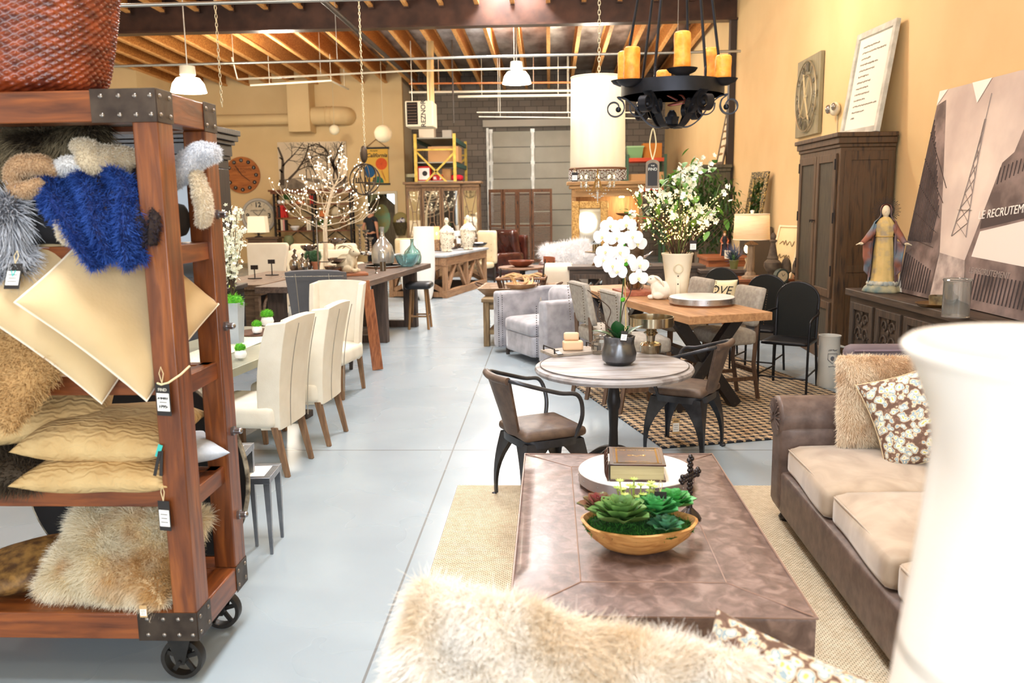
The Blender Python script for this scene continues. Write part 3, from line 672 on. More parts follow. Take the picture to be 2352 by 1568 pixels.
# ------------------------------------------------------------ black armoire behind the rack
BLKW=wood('black_wood',S(30,22,20),S(16,12,12),'z',.4,3,S(40,30,26),.1,.2)
t=thing('black_armoire','tall black carved armoire with glass doors behind the rolling rack','armoire',(-4.37,9.4,0))
h_=2.72; w_=.72
MB().bb(-w_-.08,-.35,0,w_+.08,.35,.95).build('lower_cabinet',BLKW,t,bev=.01)
MB().bb(-w_-.12,-.4,.95,w_+.12,.37,1.0).build('ledge',BLKW,t,bev=.01)
MB().bb(-w_,-.25,1.0,w_,.33,2.3).build('upper_cabinet',BLKW,t,bev=.008)
g=MB()
for i,(o_,z0,z1) in enumerate(((.0,2.3,2.4),(.03,2.4,2.44),(.05,2.44,2.56),(.09,2.56,2.6),(.13,2.6,2.66),(.16,2.66,2.72))): g.bb(-w_-o_,-.25-o_,z0,w_+o_,.33,z1)
g.build('cornice',BLKW,t,bev=.006)
GLS=mat('dark_glass',S(26,28,32),.06,0,spec=.8)
for s in (-1,1):
    d_=MB(); x0,x1=(0.01,w_-.12) if s>0 else (-w_+.12,-.01)
    d_.bb(x0,-.28,1.04,x0+.07,-.25,2.26); d_.bb(x1-.07,-.28,1.04,x1,-.25,2.26); d_.bb(x0,-.28,1.04,x1,-.25,1.12); d_.bb(x0,-.28,2.18,x1,-.25,2.26)
    dd=d_.build('door',BLKW,t,bev=.004); MB().bb(x0+.07,-.265,1.12,x1-.07,-.255,2.18).build('glass_panel',GLS,dd)
    q=MB()
    for k in range(5): q.box((s*(w_-.06),-.275,2.24-k*.055),(.1-.012*k,.05-.006*k,.034))
    q.lathe([(.02,1.05),(.04,1.1),(.028,1.2),(.034,1.6),(.028,1.95),(.04,2.0)],(s*(w_-.06),-.26,0),10); q.build('carved_pilaster',BLKW,t,bev=.005)
# ------------------------------------------------------------ zinc dining table and linen chairs
TZ=7.5
t=thing('dining_table','grey green zinc topped dining table between linen chairs','dining table',(-2.62,6.55,0),rz=-TZ)
tw,tl=.98,2.5
MB().bb(-tw/2,-tl/2,.70,tw/2,tl/2,.762).build('tabletop',mat('zinc',S(172,172,150),.35,.25,S(150,152,136),scale=3),t,bev=.004)
for sy in (-1,1):
    MB().box((0,sy*.85,.36),(.16,.14,.64)).box((0,sy*.85,.03),(.7,.14,.06)).box((0,sy*.85,.67),(.7,.12,.06)).build('pedestal',mat('dark_base',S(54,44,38),.6),t,bev=.008)
MB().box((0,0,.12),(.08,1.6,.08)).build('stretcher',mat('dark_base',0),t)
def onT(x,y,z=.763):
    a=R(-TZ); return (-2.62+x*math.cos(a)-y*math.sin(a),6.55+x*math.sin(a)+y*math.cos(a),z)
o=MB().sheet(lambda u,v:(-.17+.34*u,-1.26+2.35*v,.003+.002*math.sin(v*40)),4,60,.002).build('table_runner',mat('runner',S(222,226,210),.9,0,S(196,204,188),scale=60)); o.location=onT(0,0); o.rotation_euler[2]=R(-TZ); tag(o,'pale green woven runner along the zinc table','table runner')
LIN=mat('linen',S(232,226,210),.9,0,S(222,214,196),scale=5,bump=.08,bscale=160); OAK=wood('oak_leg',S(150,116,84),S(104,76,54),'z',.6,4)
def wingchair(label,loc,rz,lm=LIN,leg=OAK,cat='dining chair',grp='linen wing dining chairs',nail=False,hh=1.09):
    t=thing('wing_dining_chair',label,cat,loc,rz=rz,group=grp)
    # local: faces +Y, back at y=-.27
    MB().pad((0,.03,.43),(.54,.56,.17),.05,8).build('seat',lm,t,ang=180)
    def bk(u,v):
        z=.34+(hh-.34)*v; w=(.225+.045*v); th=PI*(u-.5)
        x=w*math.sin(th*.94)/math.sin(PI*.47) if 0 else w*max(-1,min(1,(u-.5)*2.9))
        y=-.27-.10*v*v
        e=abs(u-.5)*2
        if e>.69: y+= (e-.69)/.31*(.17-.02*math.sin(v*PI))*(0.75+.25*math.sin(PI*v)); x+=math.copysign((e-.69)*.07,u-.5)
        top=.03*(1-(e)**2)*(1 if v>.95 else 0)
        return (x,y-.02*(1-e*e),z+top)
    MB().sheet(bk,26,16,.055).build('backrest',lm,t,ang=60,bev=.012,seg=3)
    s_=MB()
    for q in (-1,1): s_.tube([(q*.158,-.327-.1*v*v-.06*0,.36+(hh-.36)*v) for v in [i/8 for i in range(9)]],.0035,5)
    s_.build('seam',mat('seam_grey',S(150,142,128),.9),t)
    for sx,sy,dx,dy in ((-1,-1,.02,-.09),(1,-1,.02,-.09),(-1,1,0,0),(1,1,0,0)):
        MB().taper((sx*(.2+dx),sy*.22+dy+(.0),0),(.034,.034),(sx*.215,sy*.235,.36),(.05,.05)).build('leg',leg,t,bev=.004)
    if nail:
        k=MB()
        for i in range(40): k.sph((-.29+.58*i/39,-.425,hh-.03+.004),.006,n=6,m=4)
        k.build('nailheads',mat('nail',S(190,186,178),.3,.9),t)
    return t
c1=wingchair('nearest linen wing chair at the zinc table',(-2.14,5.93,0),90-6)
c2=wingchair('linen wing chair just behind the nearest one at the zinc table',(-2.05,6.68,0),90-4)
c3=wingchair('linen wing chair at the far end of the zinc table facing the camera',(-2.2,8.27,0),180-8)
c4=wingchair('linen chair on the far side of the table seen between the rack posts',(-3.28,6.55,0),-96)
GRY=mat('charcoal_leather',S(92,92,96),.55,0,S(80,80,84),scale=4,bump=.05,bscale=120)
c5=wingchair('dark grey chair back with silver nailheads before the arched console',(-2.52,9.3,0),2,GRY,mat('dark_leg',S(50,40,34),.5),'chair','grey wing chair',True,1.17); del c5['group']
c5.scale=(1.12,1.1,1)
# objects on the zinc table
CON=mat('grey_concrete',S(168,176,184),.7,0,S(150,158,168),scale=6,bump=.06)
MOSS=mat('moss_green',S(96,190,40),.8,0,S(56,140,24),scale=40)
def mosspile(name,parent,c,r,seed,cnt=900,sc=(1,1,.75)):
    o=MB().sph((0,0,0),r,sc,14,9,lambda q:1+.25*mnoise.noise(q*3+Vector((seed,0,0)))).build(name,MOSS,parent,loc=c,ang=180)
    fur(o,'sprigs',furmat('moss_sprig',S(50,130,24),S(150,236,70)),cnt,r*.34,r*.03,(0,0,.1),.5,seed=seed,seg=3); return o
p=onT(-.1,-.42); q=G(568,770,.76)
v=thing('concrete_planter','tall six sided grey concrete planter with white blossom branches','planter',(G(560,790,.76)[0]-.07,G(560,790,.76)[1]+.02,.766),rz=10)
MB().lathe([(.062,0),(.088,.34),(.078,.34),(.07,.3),(0,.3)],n=6).build('pot',CON,v,ang=20)
mosspile('moss',v,(0,0,.34),.075,3,700)
def blossoms(parent,base,H_,spread,nb,seed,fsz=.016,per=26,colr=None,twm=None,name='blossoms'):
    rg=random.Random(seed); tw=MB(); fl=MB(); lf=MB()
    for b_ in range(nb):
        a=rg.uniform(0,2*PI); s=spread*rg.uniform(.3,1); hh=H_*rg.uniform(.6,1)
        pts=smooth([base,(base[0]+s*.2*math.cos(a),base[1]+s*.2*math.sin(a),base[2]+hh*.35),(base[0]+s*.6*math.cos(a+.3),base[1]+s*.6*math.sin(a+.3),base[2]+hh*.7),(base[0]+s*math.cos(a+.1),base[1]+s*math.sin(a+.1),base[2]+hh)],5)
        tw.tube(pts,[.0045*(1-.6*i/len(pts)) for i in range(len(pts))],5)
        for k in range(per):
            i=rg.randint(int(len(pts)*.35),len(pts)-1); c=pts[i]+Vector([rg.gauss(0,.022) for _ in range(3)])
            ax=Vector([rg.gauss(0,1) for _ in range(3)]).normalized(); u=ax.orthogonal().normalized(); w2=ax.cross(u)
            for q in range(5):
                t_=2*PI*q/5; dd=u*math.cos(t_)+w2*math.sin(t_); pp=u*math.cos(t_+.6)+w2*math.sin(t_+.6); pm=u*math.cos(t_-.6)+w2*math.sin(t_-.6)
                fl.add([c,c+pm*fsz*.8+ax*fsz*.2,c+dd*fsz*1.3+ax*fsz*.35,c+pp*fsz*.8+ax*fsz*.2],[(0,1,2,3)])
        for k in range(4):
            i=rg.randint(3,len(pts)-1); leaf(lf,pts[i],[rg.gauss(0,1) for _ in range(3)],(0,0,1),.03,.014)
    tw.build('branches',twm or mat('twig_brown',S(70,52,40),.8),parent); fl.build(name,colr or mat('blossom_white',S(246,248,232),.7,sheen=.1),parent,ang=180); lf.build('leaves',mat('leaf_lime',S(170,190,90),.7),parent,ang=180)
blossoms(v,(0,0,.33),.78,.2,14,5,per=44)
def mosspot(loc,r,label,seed,grp='white pots with bright green moss'):
    t=thing('moss_pot',label,'plant pot',loc,group=grp)
    MB().lathe([(r*.45,0),(r*.85,r*.25),(r,r*.8),(r*.85,r*1.35),(r*.55,r*1.6),(r*.45,r*1.55)],n=24).build('pot',mat('white_ceramic',S(244,244,244),.3,coat=.3),t)
    mosspile('moss',t,(0,0,r*1.85),r*.85,seed,900)
p=G(615,752,.77); mosspot((p[0],p[1],.783),.06,'larger round white pot of bright green moss on the dark board',5)
p=G(594,768,.77); mosspot((p[0]+.0,p[1]-.03,.783),.045,'small white moss pot in front of the larger one on the board',6)
p=G(548,825,.77); mosspot((p[0]+.01,p[1]+.02,.77),.045,'small white moss pot beside the concrete planter',7)
o=MB().lathe([(0,0),(.21,0),(.215,.008),(.21,.014),(0,.014)],n=30).build('wooden_board',mat('bark_board',S(104,70,50),.7,0,S(74,48,34),scale=20)); p=G(597,768,.77); o.location=(p[0]-.04,p[1]+.1,.767); tag(o,'round dark wooden board under the moss pots','board')
# leaning plank board
a=Vector(G(868,850,0)); tp=Vector(D(848,668,9.75))
t=thing('leaning_board','long reddish wooden plank leaning on the end of the long table','board',(a.x,a.y,0),rz=0)
b0=Vector((0,0,.0)); b1=Vector((-.16,.18,.99))
sh=MB(); 
sh.M=Matrix.Translation((0,0,.005))@Matrix.Rotation(R(-8),4,'Z')@Matrix.Rotation(R(-11),4,'X')@Matrix.Rotation(R(-9),4,'Y')
sh.bb(-.062,-.014,0,.062,.014,.93); sh.build('plank',wood('red_plank',S(176,112,70),S(120,68,40),'z',.55,4,S(150,90,54)),t,bev=.004)
sh=MB(); sh.M=Matrix.Translation((0,0,.005))@Matrix.Rotation(R(-8),4,'Z')@Matrix.Rotation(R(-11),4,'X')@Matrix.Rotation(R(-9),4,'Y'); sh.bb(-.03,-.012,.93,.03,.012,1.04); sh.build('handle',wood('red_plank',0,0,'z'),t,bev=.004)
# ------------------------------------------------------------ long dark counter table
CA=Vector((-2.36,9.75,0)); CB=Vector((-1.9,13.52,0)); ct_ang=math.degrees(math.atan2(CB.x-CA.x,CB.y-CA.y))
CW=1.15; CL=(CB-CA).length; u_=(CB-CA).normalized(); v_=Vector((-u_.y,u_.x,0))
mid=(CA+CB)/2+v_*CW/2
t=thing('counter_table','long dark wooden counter height table left of the aisle','table',(mid.x,mid.y,0),rz=-ct_ang)
DKW=wood('dark_table',S(118,98,84),S(74,60,52),'y',.5,3,S(98,80,68)); DKZ=wood('dark_table_z',S(92,76,66),S(58,46,40),'z',.55,3)
MB().bb(-CW/2,-CL/2,.86,CW/2,CL/2,.935).build('tabletop',DKW,t,bev=.006)
for sy in (-.88,-.1,.68):
  for sx in (-1,1):
    MB().bb(min(sx*.3,sx*.5),sy*CL/2-.06,0,max(sx*.3,sx*.5),sy*CL/2+.06,.86).build('leg',DKZ,t,bev=.006)
  MB().bb(-.3,sy*CL/2-.05,0,.3,sy*CL/2+.05,.1).build('foot_rail',DKZ,t,bev=.005)
MB().bb(-.05,-CL/2*.86,.02,.05,CL/2*.66,.12).build('stretcher',DKW,t,bev=.005)
def onC(px,py,z=.936): q=G(px,py,z); return (q[0],q[1],z)
# stool under it
t=thing('bar_stool','dark round seat stool tucked under the long counter table','stool',(-1.98,12.75,0))
MB().pad((0,0,.66),(.4,.4,.1),.05,8).build('seat',mat('black_leather',S(30,30,34),.4),t,ang=180)
for a_ in (45,135,225,315): MB().tube([(.15*cosd(a_),.15*sind(a_),.62),(.21*cosd(a_),.21*sind(a_),0)],.02,8).build('leg',wood('stool_leg',S(150,112,70),S(110,78,46),'z'),t)
MB().tube([(.19*cosd(a_),.19*sind(a_),.2) for a_ in range(45,405,90)],.014,6,True).build('foot_ring',wood('stool_leg',0,0,'z'),t)
# rabbit on board
p=onC(795,634); o=MB().box((0,0,.0175),(.46,.32,.035)).build('cutting_board',wood('board_red',S(168,104,66),S(130,76,46),'x'),bev=.004); o.location=(p[0]+.02,p[1]+.12,.937); o.rotation_euler[2]=R(20); tag(o,'reddish cutting board under the stone rabbit','board')
def rabbit(label,loc,rz,m,s=1,crouch=False):
    t=thing('rabbit_figurine',label,'rabbit figurine',loc,rz=rz)
    b=MB(); q=1.0
    b.sph((-.03,0,.115),.115,(1.0,.78,1),18,12); b.sph((.05,0,.15),.085,(.9,.8,1.1),16,10); b.sph((.1,0,.245),.062,(1.15,.85,.95),16,10); b.sph((.15,0,.235),.036,(1,.9,.8),12,8)
    b.sph((-.125,0,.07),.035,n=10,m=7); 
    for s_ in (-1,1): b.sph((.03,s_*.065,.05),.05,(1.5,.6,.9),12,8); b.sph((.12,s_*.035,.03),.028,(1.5,.8,.9),10,6); b.sph((.09,s_*.04,.1),.03,(.8,.8,2),10,7)
    o=b.build('body',m,t,ang=180); o.scale=(s,)*3
    rm=o.modifiers.new('r','REMESH'); rm.mode='VOXEL'; rm.voxel_size=.006; rm.use_smooth_shade=True
    sm=o.modifiers.new('s','SMOOTH'); sm.iterations=6; sm.factor=.6
    for s_ in (-1,1):
        e=MB().tube(smooth([(.085,s_*.03,.29),(.03,s_*.05,.325),(-.04,s_*.055,.32),(-.095,s_*.05,.285)] if not crouch else [(.08,s_*.035,.29),(.03,s_*.06,.27),(-.02,s_*.075,.21),(-.04,s_*.07,.15)],4),[.012,.018,.024,.028,.03,.031,.03,.028,.026,.022,.017,.011,.005],8,flat=.4).build('ear',m,t,ang=180); e.scale=(s,)*3
        e=MB().sph((.125,s_*.046,.262),.008,n=8,m=6).build('eye',mat('eye_dark',S(90,80,66),.5),t); e.scale=(s,)*3
    return t
STN=mat('stone_cream',S(216,204,176),.8,0,S(196,180,148),scale=6,bump=.2,bscale=40)
rabbit('cream stone rabbit sitting on the cutting board',(p[0]+.0,p[1]+.1,.972),-20,STN,1.12)
# demijohns, bowl, turntable, cups, candlesticks, mercury jars
def glassm(nm,c,r=.02): return mat(nm,c,r,0,trans=.92,ior=1.3)
MERC=mat('mercury_glass',S(190,184,174),.12,.85,S(110,100,90),scale=9,detail=5,lo=.4,hi=.6)
def lathed(name,label,cat,prof,loc,m,n=28,group=None,rz=0,ang=40,fn=None,part=None):
    if part:
        t=thing(name,label,cat,loc,rz=rz,group=group); MB().lathe(prof,n=n,fn=fn).build(part,m,t,ang=ang); return t
    o=MB().lathe(prof,n=n,fn=fn).build(name,m,ang=ang); o.location=loc; o.rotation_euler[2]=R(rz); return tag(o,label,cat,group)
DEMI=[(.0,.0),(.13,.0),(.17,.03),(.18,.14),(.15,.24),(.08,.31),(.035,.36),(.03,.44),(.037,.45),(.037,.47),(.028,.47),(.024,.36),(.07,.29),(.14,.22),(.17,.14),(.155,.04),(.0,.01)]
p=(D(880,602,12.75)[0],12.65); lathed('demijohn','large silvered glass demijohn on the long counter table','bottle',[(r*.95,z*1.22) for r,z in DEMI],(p[0],p[1]+.1,.968),mat('silver_glass',S(206,208,204),.08,.55,S(150,148,140),scale=5),36)
p=(D(940,590,13.3)[0],13.5); lathed('demijohn','small clear blue green demijohn behind the glass bowl','bottle',[(r*.8,z*.85) for r,z in DEMI],(p[0]+.05,p[1]-.2,.937),glassm('aqua_glass',S(200,230,226)),32)
p=(D(935,600,12.85)[0],12.85); lathed('glass_bowl','pale blue glass bowl near the far end of the long table','bowl',[(0,0),(.09,0),(.15,.06),(.185,.15),(.19,.18),(.18,.18),(.14,.07),(.08,.015),(0,.012)],(p[0],p[1],.937),glassm('aqua_glass2',S(190,224,230)),32)
def turntable(name,label,loc,r,h=.06,grp=None):
    t=thing(name,label,'turntable',loc,group=grp)
    MB().lathe([(0,0),(r*.93,0),(r*.94,.012),(r*.93,.016),(0,.016)],n=48).build('wooden_base',mat('tt_wood',S(150,92,54),.5),t,ang=30)
    MB().lathe([(r*.99,.016),(r,.018),(r,h-.006),(r*.985,h-.006),(r*.985,.016)],n=64).build('metal_band',mat('tt_metal',S(196,196,196),.28,.9,S(160,160,162),scale=5),t,ang=30)
    MB().lathe([(0,.03),(r*.984,.03),(r*.984,h-.004),(r*.97,h),(0,h)],n=64).build('marble_top',mat('tt_marble',S(242,240,236),.3,0,S(228,226,224),scale=3,detail=6),t,ang=30)
    k=MB()
    for i in range(16): k.sph((r*1.0*cosd(i*22.5),r*1.0*sind(i*22.5),h*.6),.004,n=6,m=4)
    k.build('rivets',mat('rivet',0),t); return t
p=(D(880,602,12.75)[0],12.75); turntable('lazy_susan','dark rimmed turntable under the large demijohn',(p[0],p[1],.937),.27,.03)
for i,(px,py,h,r) in enumerate(((880,622,.13,.042),)): 
    p=onC(px,py); lathed('metal_cup','ribbed dark metal cup near the table edge','cup',[(0,0),(r,0),(r*.95,h),(r*.88,h),(r*.9,.01),(0,.01)],(p[0],p[1],.937),mat('pewter',S(120,112,100),.3,.9),20,fn=lambda t,z:1+.03*math.cos(t*20))
p=onC(864,627); lathed('small_goblet','tiny pewter goblet near the table edge','goblet',[(0,0),(.028,0),(.008,.012),(.006,.04),(.022,.055),(.026,.09),(.02,.09),(0,.06)],(p[0],p[1],.937),mat('pewter',0),16)
def candlestick(label,loc,h,grp='tall carved candlesticks on the long table'):
    prof=[(0,0),(.06,0),(.055,.02),(.02,.04)]
    k=6
    for i in range(k): z=.04+(h-.1)*i/k; prof+=[(.016,z+.01),(.03,z+.03),(.022,z+.05),(.015,z+(h-.1)/k-.005)]
    prof+=[(.02,h-.05),(.06,h-.02),(.065,h),(.0,h)]
    return lathed('candlestick',label,'candlestick',prof,loc,mat('antique_silver',S(140,124,104),.3,.8,S(80,66,54),scale=14),18,group=grp)
for i,(px,pb,pt) in enumerate(((828,578,515),(842,580,528),(852,577,545))):
    p=onC(px,pb+7); zt=D(px,pt,p[1])[2]; candlestick('carved silver candlestick, %s of the cluster on the long table'%('tallest','middle one','shortest')[i],(p[0],p[1],.937),zt-.937)
o=lathed('plate_stack','stack of white plates on the far side of the long table','plates',[(0,0),(.14,0),(.17,.012),(.14,.016),(.17,.028),(.14,.032),(.18,.048),(.17,.052),(0,.04)],onC(845,584),mat('white_ceramic',0),28)
for i,(px,py,s_) in enumerate(((660,622,1.),(678,624,.85),(692,618,.7))):
    p=onC(px,py); lathed('mercury_jar','mercury glass finial jar, %s of the group on the console'%('left','middle','right')[i],'jar',[(r*1.5*s_,z*1.3*s_) for r,z in ((0,0),(.04,0),(.055,.03),(.06,.09),(.045,.13),(.02,.14),(.025,.15),(.035,.17),(.012,.2),(.012,.22),(.022,.24),(0,.26))],(p[0],p[1]+.4,.90),MERC,20)
def conif(px,py,label,i):
    p=onC(px,py); t=thing('potted_conifer',label,'potted plant',(p[0],p[1]+.3,.90),group=None)
    MB().lathe([(.045,0),(.065,.1),(.07,.1),(.07,.125),(.06,.125),(.055,.1),(0,.1)],n=18).build('pot',mat('terracotta',S(176,116,86),.8) if i else mat('dark_pot',S(96,64,50),.7),t)
    o=MB().sph((0,0,.2),.07,(1,1,1.2),10,8).build('foliage',mat('conifer',S(60,96,60),.9),t); fur(o,'needles',furmat('needles',S(40,80,50),S(120,160,120)),1600,.04,.0025,(0,0,.4),.4,seed=i+20,seg=3)
conif(700,616,'small conifer in a dark brown pot behind the grey chair',0); conif(714,617,'small conifer in a terracotta pot behind the grey chair',1)
# tiered silver bowl stand
p=D(733,640,11.3)
t=thing('tiered_bowl_stand','tall silver stand carrying four round bowls before the lit tree','bowl stand',(p[0],11.3,.936))
CHR=mat('polished_silver',S(190,184,176),.12,.95,S(120,108,98),scale=6); zt=D(733,500,11.3)[2]-.936
MB().cyl((0,0,0),(0,0,zt),.012,n=10).sph((0,0,zt),.03,n=10,m=8).lathe([(0,0),(.12,0),(.1,.015),(.02,.03)],n=20).build('pole',CHR,t)
for k,(dx,py,r) in enumerate(((.27,553,.12),(-.12,568,.11),(.26,598,.13),(.22,616,.14))):
    z=D(733,py,11.3)[2]-.936
    a=MB().tube([(0,0,z-.02),(dx*.6,0,z-.02)],.007,6); a.lathe([(0,-.05),(r*.6,-.04),(r*.95,.0),(r,.03),(r*.93,.03),(r*.55,-.025),(0,-.035)],(dx,0,z),20); a.build('bowl',CHR,t)

# ------------------------------------------------------------ things on and before the far wall
YW=YF-.02
def disc_clock(label,px,py,rpx,face,rimm,name='wall_clock'):
    c=D(px,py,YW-.06); r=rpx*YW/F_PX
    t=thing(name,label,'clock',(c[0],YW-.04,c[2])); g=MB(); g.cyl((0,-.03,0),(0,.04,0),r,n=56); g.build('face',face,t,ang=30)
    return t,r
HND=mat('hand_black',S(24,22,22),.6)
t,r=disc_clock('round brown wooden clock with black numeral discs high on the far wall',556,402,41,wood('clock_wood',S(196,120,58),S(150,84,38),'x',.6,2),None)
for k in range(12):
    a=R(90-30*k); x,z=r*.8*math.cos(a),r*.8*math.sin(a)
    d_=MB().cyl((x,-.045,z),(x,-.03,z),r*.105,n=16).build('numeral_disc',HND,t,ang=30)
    text(str(12 if k==0 else k),r*.13,mat('numeral_white',S(240,236,226),.7),d_,(x,-.047,z),name='numeral')
text('OLD TOWN',r*.2,mat('numeral_faint',S(96,52,26),.7),t,(0,-.032,r*.3)); text('CLOCKS',r*.12,mat('numeral_faint',0),t,(0,-.032,r*.14))
for a,l in ((124,.62),(-37,.55)): MB().bar((0,-.04,0),(r*l*cosd(a),-.04,r*l*sind(a)),.012,.03,up=(0,1,0)).build('hand',HND,t)
t,r=disc_clock('large round cream clock with black numerals below the brown clock',594,496,37,mat('clock_cream',S(228,218,196),.6,0,S(214,200,172),scale=4),None)
MB().tube([(r*math.cos(2*PI*k/48),-.02,r*math.sin(2*PI*k/48)) for k in range(48)],.05,8,True).build('rim',mat('rim_grey',S(196,192,184),.5),t)
MB().tube([(r*.93*math.cos(2*PI*k/48),-.034,r*.93*math.sin(2*PI*k/48)) for k in range(48)],.012,6,True).build('inner_ring',HND,t)
for s,a in (('12',90),('3',0),('6',-90),('9',180)): text(s,r*.42,HND,t,(r*.68*cosd(a),-.034,r*.68*sind(a)),name='numeral',bold=.006)
tk=MB()
for k in range(12):
    if k%3: a=k*30; tk.bar((r*.72*cosd(a),-.035,r*.72*sind(a)),(r*.88*cosd(a),-.035,r*.88*sind(a)),.004,.012,up=(0,1,0))
tk.build('tick_marks',HND,t); text('UNION HOTEL',r*.15,HND,t,(0,-.034,r*.33))
for a,l in ((140,.42),(52,.6)): MB().bar((0,-.04,0),(r*l*cosd(a),-.04,r*l*sind(a)),.01,.025,up=(0,1,0)).build('hand',HND,t)
# tree picture
a=D(638,327,YW); b=D(800,432,YW); cw=b[0]-a[0]; ch=a[2]-b[2]
t=thing('wall_picture','sepia print of bare trees along a path on the far wall','picture',((a[0]+b[0])/2,YW-.05,b[2]))
MB().bb(-cw/2,-.02,0,cw/2,.05,ch).build('canvas',mat('sepia_sky',S(232,216,188),.8,0,S(206,186,156),scale=1.1,lo=.3,hi=.8),t)
tr=MB(); rg=random.Random(4)
def twig2(x,z,a,l,w,dp,y):
    if dp<0 or w<.003: return
    n=4; px,pz,pa=x,z,a
    for i in range(n):
        pa+=rg.gauss(0,9); nx,nz=px+l/n*cosd(pa),pz+l/n*sind(pa)
        if not(-cw/2+.01<nx<cw/2-.01 and .02<nz<ch-.01): return
        w0=w*(1-.4*i/n); w1=w*(1-.4*(i+1)/n); s=(-sind(pa),cosd(pa))
        tr.add([(px-s[0]*w0,y,pz-s[1]*w0),(nx-s[0]*w1,y,nz-s[1]*w1),(nx+s[0]*w1,y,nz+s[1]*w1),(px+s[0]*w0,y,pz+s[1]*w0)],[(0,1,2,3)])
        px,pz=nx,nz
        if i>0 and dp>0: twig2(px,pz,pa+rg.choice((-1,1))*rg.uniform(22,55),l*.66,w1*.6,dp-1,y)
    twig2(px,pz,pa+rg.uniform(-20,20),l*.7,w*.55,dp-1,y)
for x,z,a_,l,w in ((-cw*.46,.12,84,.8,.07),(-cw*.36,.3,60,.8,.04),(cw*.38,.15,95,.9,.07),(cw*.44,.2,80,.8,.05),(cw*.2,.3,88,.5,.022),(cw*.06,.32,92,.45,.018),(-cw*.1,.32,85,.4,.015),(-cw*.02,.32,95,.38,.014),(cw*.3,.3,98,.5,.03)): twig2(x,z,a_,l,w,4,-.0215)
tr.build('tree_print',mat('sepia_dark',S(84,72,62),.8),t,ang=180)
MB().add([(-cw/2,-.0212,0),(cw/2,-.0212,0),(cw/2,-.0212,ch*.17),(cw*.1,-.0212,ch*.2),(-cw*.2,-.0212,ch*.24),(-cw/2,-.0212,ch*.2)],[(0,1,2,3,4,5)]).build('ground_print',mat('sepia_ground',S(150,138,120),.8,0,S(116,104,90),scale=5),t)
MB().add([(-cw*.02,-.0218,0),(cw*.34,-.0218,0),(-cw*.22,-.0218,ch*.22),(-cw*.27,-.0218,ch*.22)],[(0,1,2,3)]).build('path_print',mat('sepia_path',S(208,192,166),.8),t)
# poster
a=D(838,341,YW-.05); b=D(893,421,YW-.05); cw=b[0]-a[0]; ch=a[2]-b[2]
t=thing('wall_poster','yellow travel poster with beach umbrellas hanging on a cord','poster',((a[0]+b[0])/2,YW-.03,b[2]))
MB().bb(-cw/2,-.004,0,cw/2,.004,ch).build('sheet',mat('poster_yellow',S(238,190,80),.7),t)
MB().bb(-cw/2-.04,-.015,ch-.02,cw/2+.04,.01,ch+.04).build('top_bar',HND,t); MB().bb(-cw/2-.02,-.015,-.04,cw/2+.04,.01,.01).build('bottom_bar',HND,t)
MB().tube([(-cw/2+.05,0,ch+.04),(0,0,ch+.28),(cw/2-.05,0,ch+.04)],.012,5).build('cord',mat('cord_brown',S(120,82,50),.8),t)
def fdisc(mb,x,z,r,y,n=24,q=1): mb.add([(x+r*math.cos(2*PI*k/n)*q,y,z+r*math.sin(2*PI*k/n)) for k in range(n)],[tuple(range(n))])
g=MB(); fdisc(g,cw*.2,ch*.56,ch*.17,-.006); g.build('orange_umbrella',mat('poster_orange',S(232,96,36),.7),t)
g=MB(); fdisc(g,-cw*.33,ch*.36,ch*.19,-.0055,q=.85); g.build('blue_umbrella',mat('poster_blue',S(20,88,140),.7),t)
g=MB(); g.add([(-cw*.22,-.006,.02)]+[(cw*.02+cw*.26*math.cos(R(180-20*k)),-.006,.02+ch*.19*math.sin(R(20*k))) for k in range(10)],[tuple(range(11))]); g.build('green_umbrella',mat('poster_green',S(30,110,84),.7),t)
g=MB()
for k in range(8): a_=k*45+10; g.bar((cw*.2,-.008,ch*.56),(cw*.2+ch*.165*cosd(a_),-.008,ch*.56+ch*.165*sind(a_)),.003,.012,up=(0,1,0))
g.bar((cw*.22,-.008,ch*.38),(cw*.36,-.008,ch*.08),.004,.05,up=(0,1,0)).bar((cw*.17,-.008,ch*.36),(cw*.34,-.008,ch*.12),.004,.04,up=(0,1,0)); g.build('umbrella_ribs',mat('poster_rib',S(190,64,30),.7),t)
text('California',ch*.155,HND,t,(.0,-.007,ch*.8),shear=.3,bold=.004); scrib(t,HND,-cw*.28,cw*.05,ch*.93,-.007,.04,3,.006)
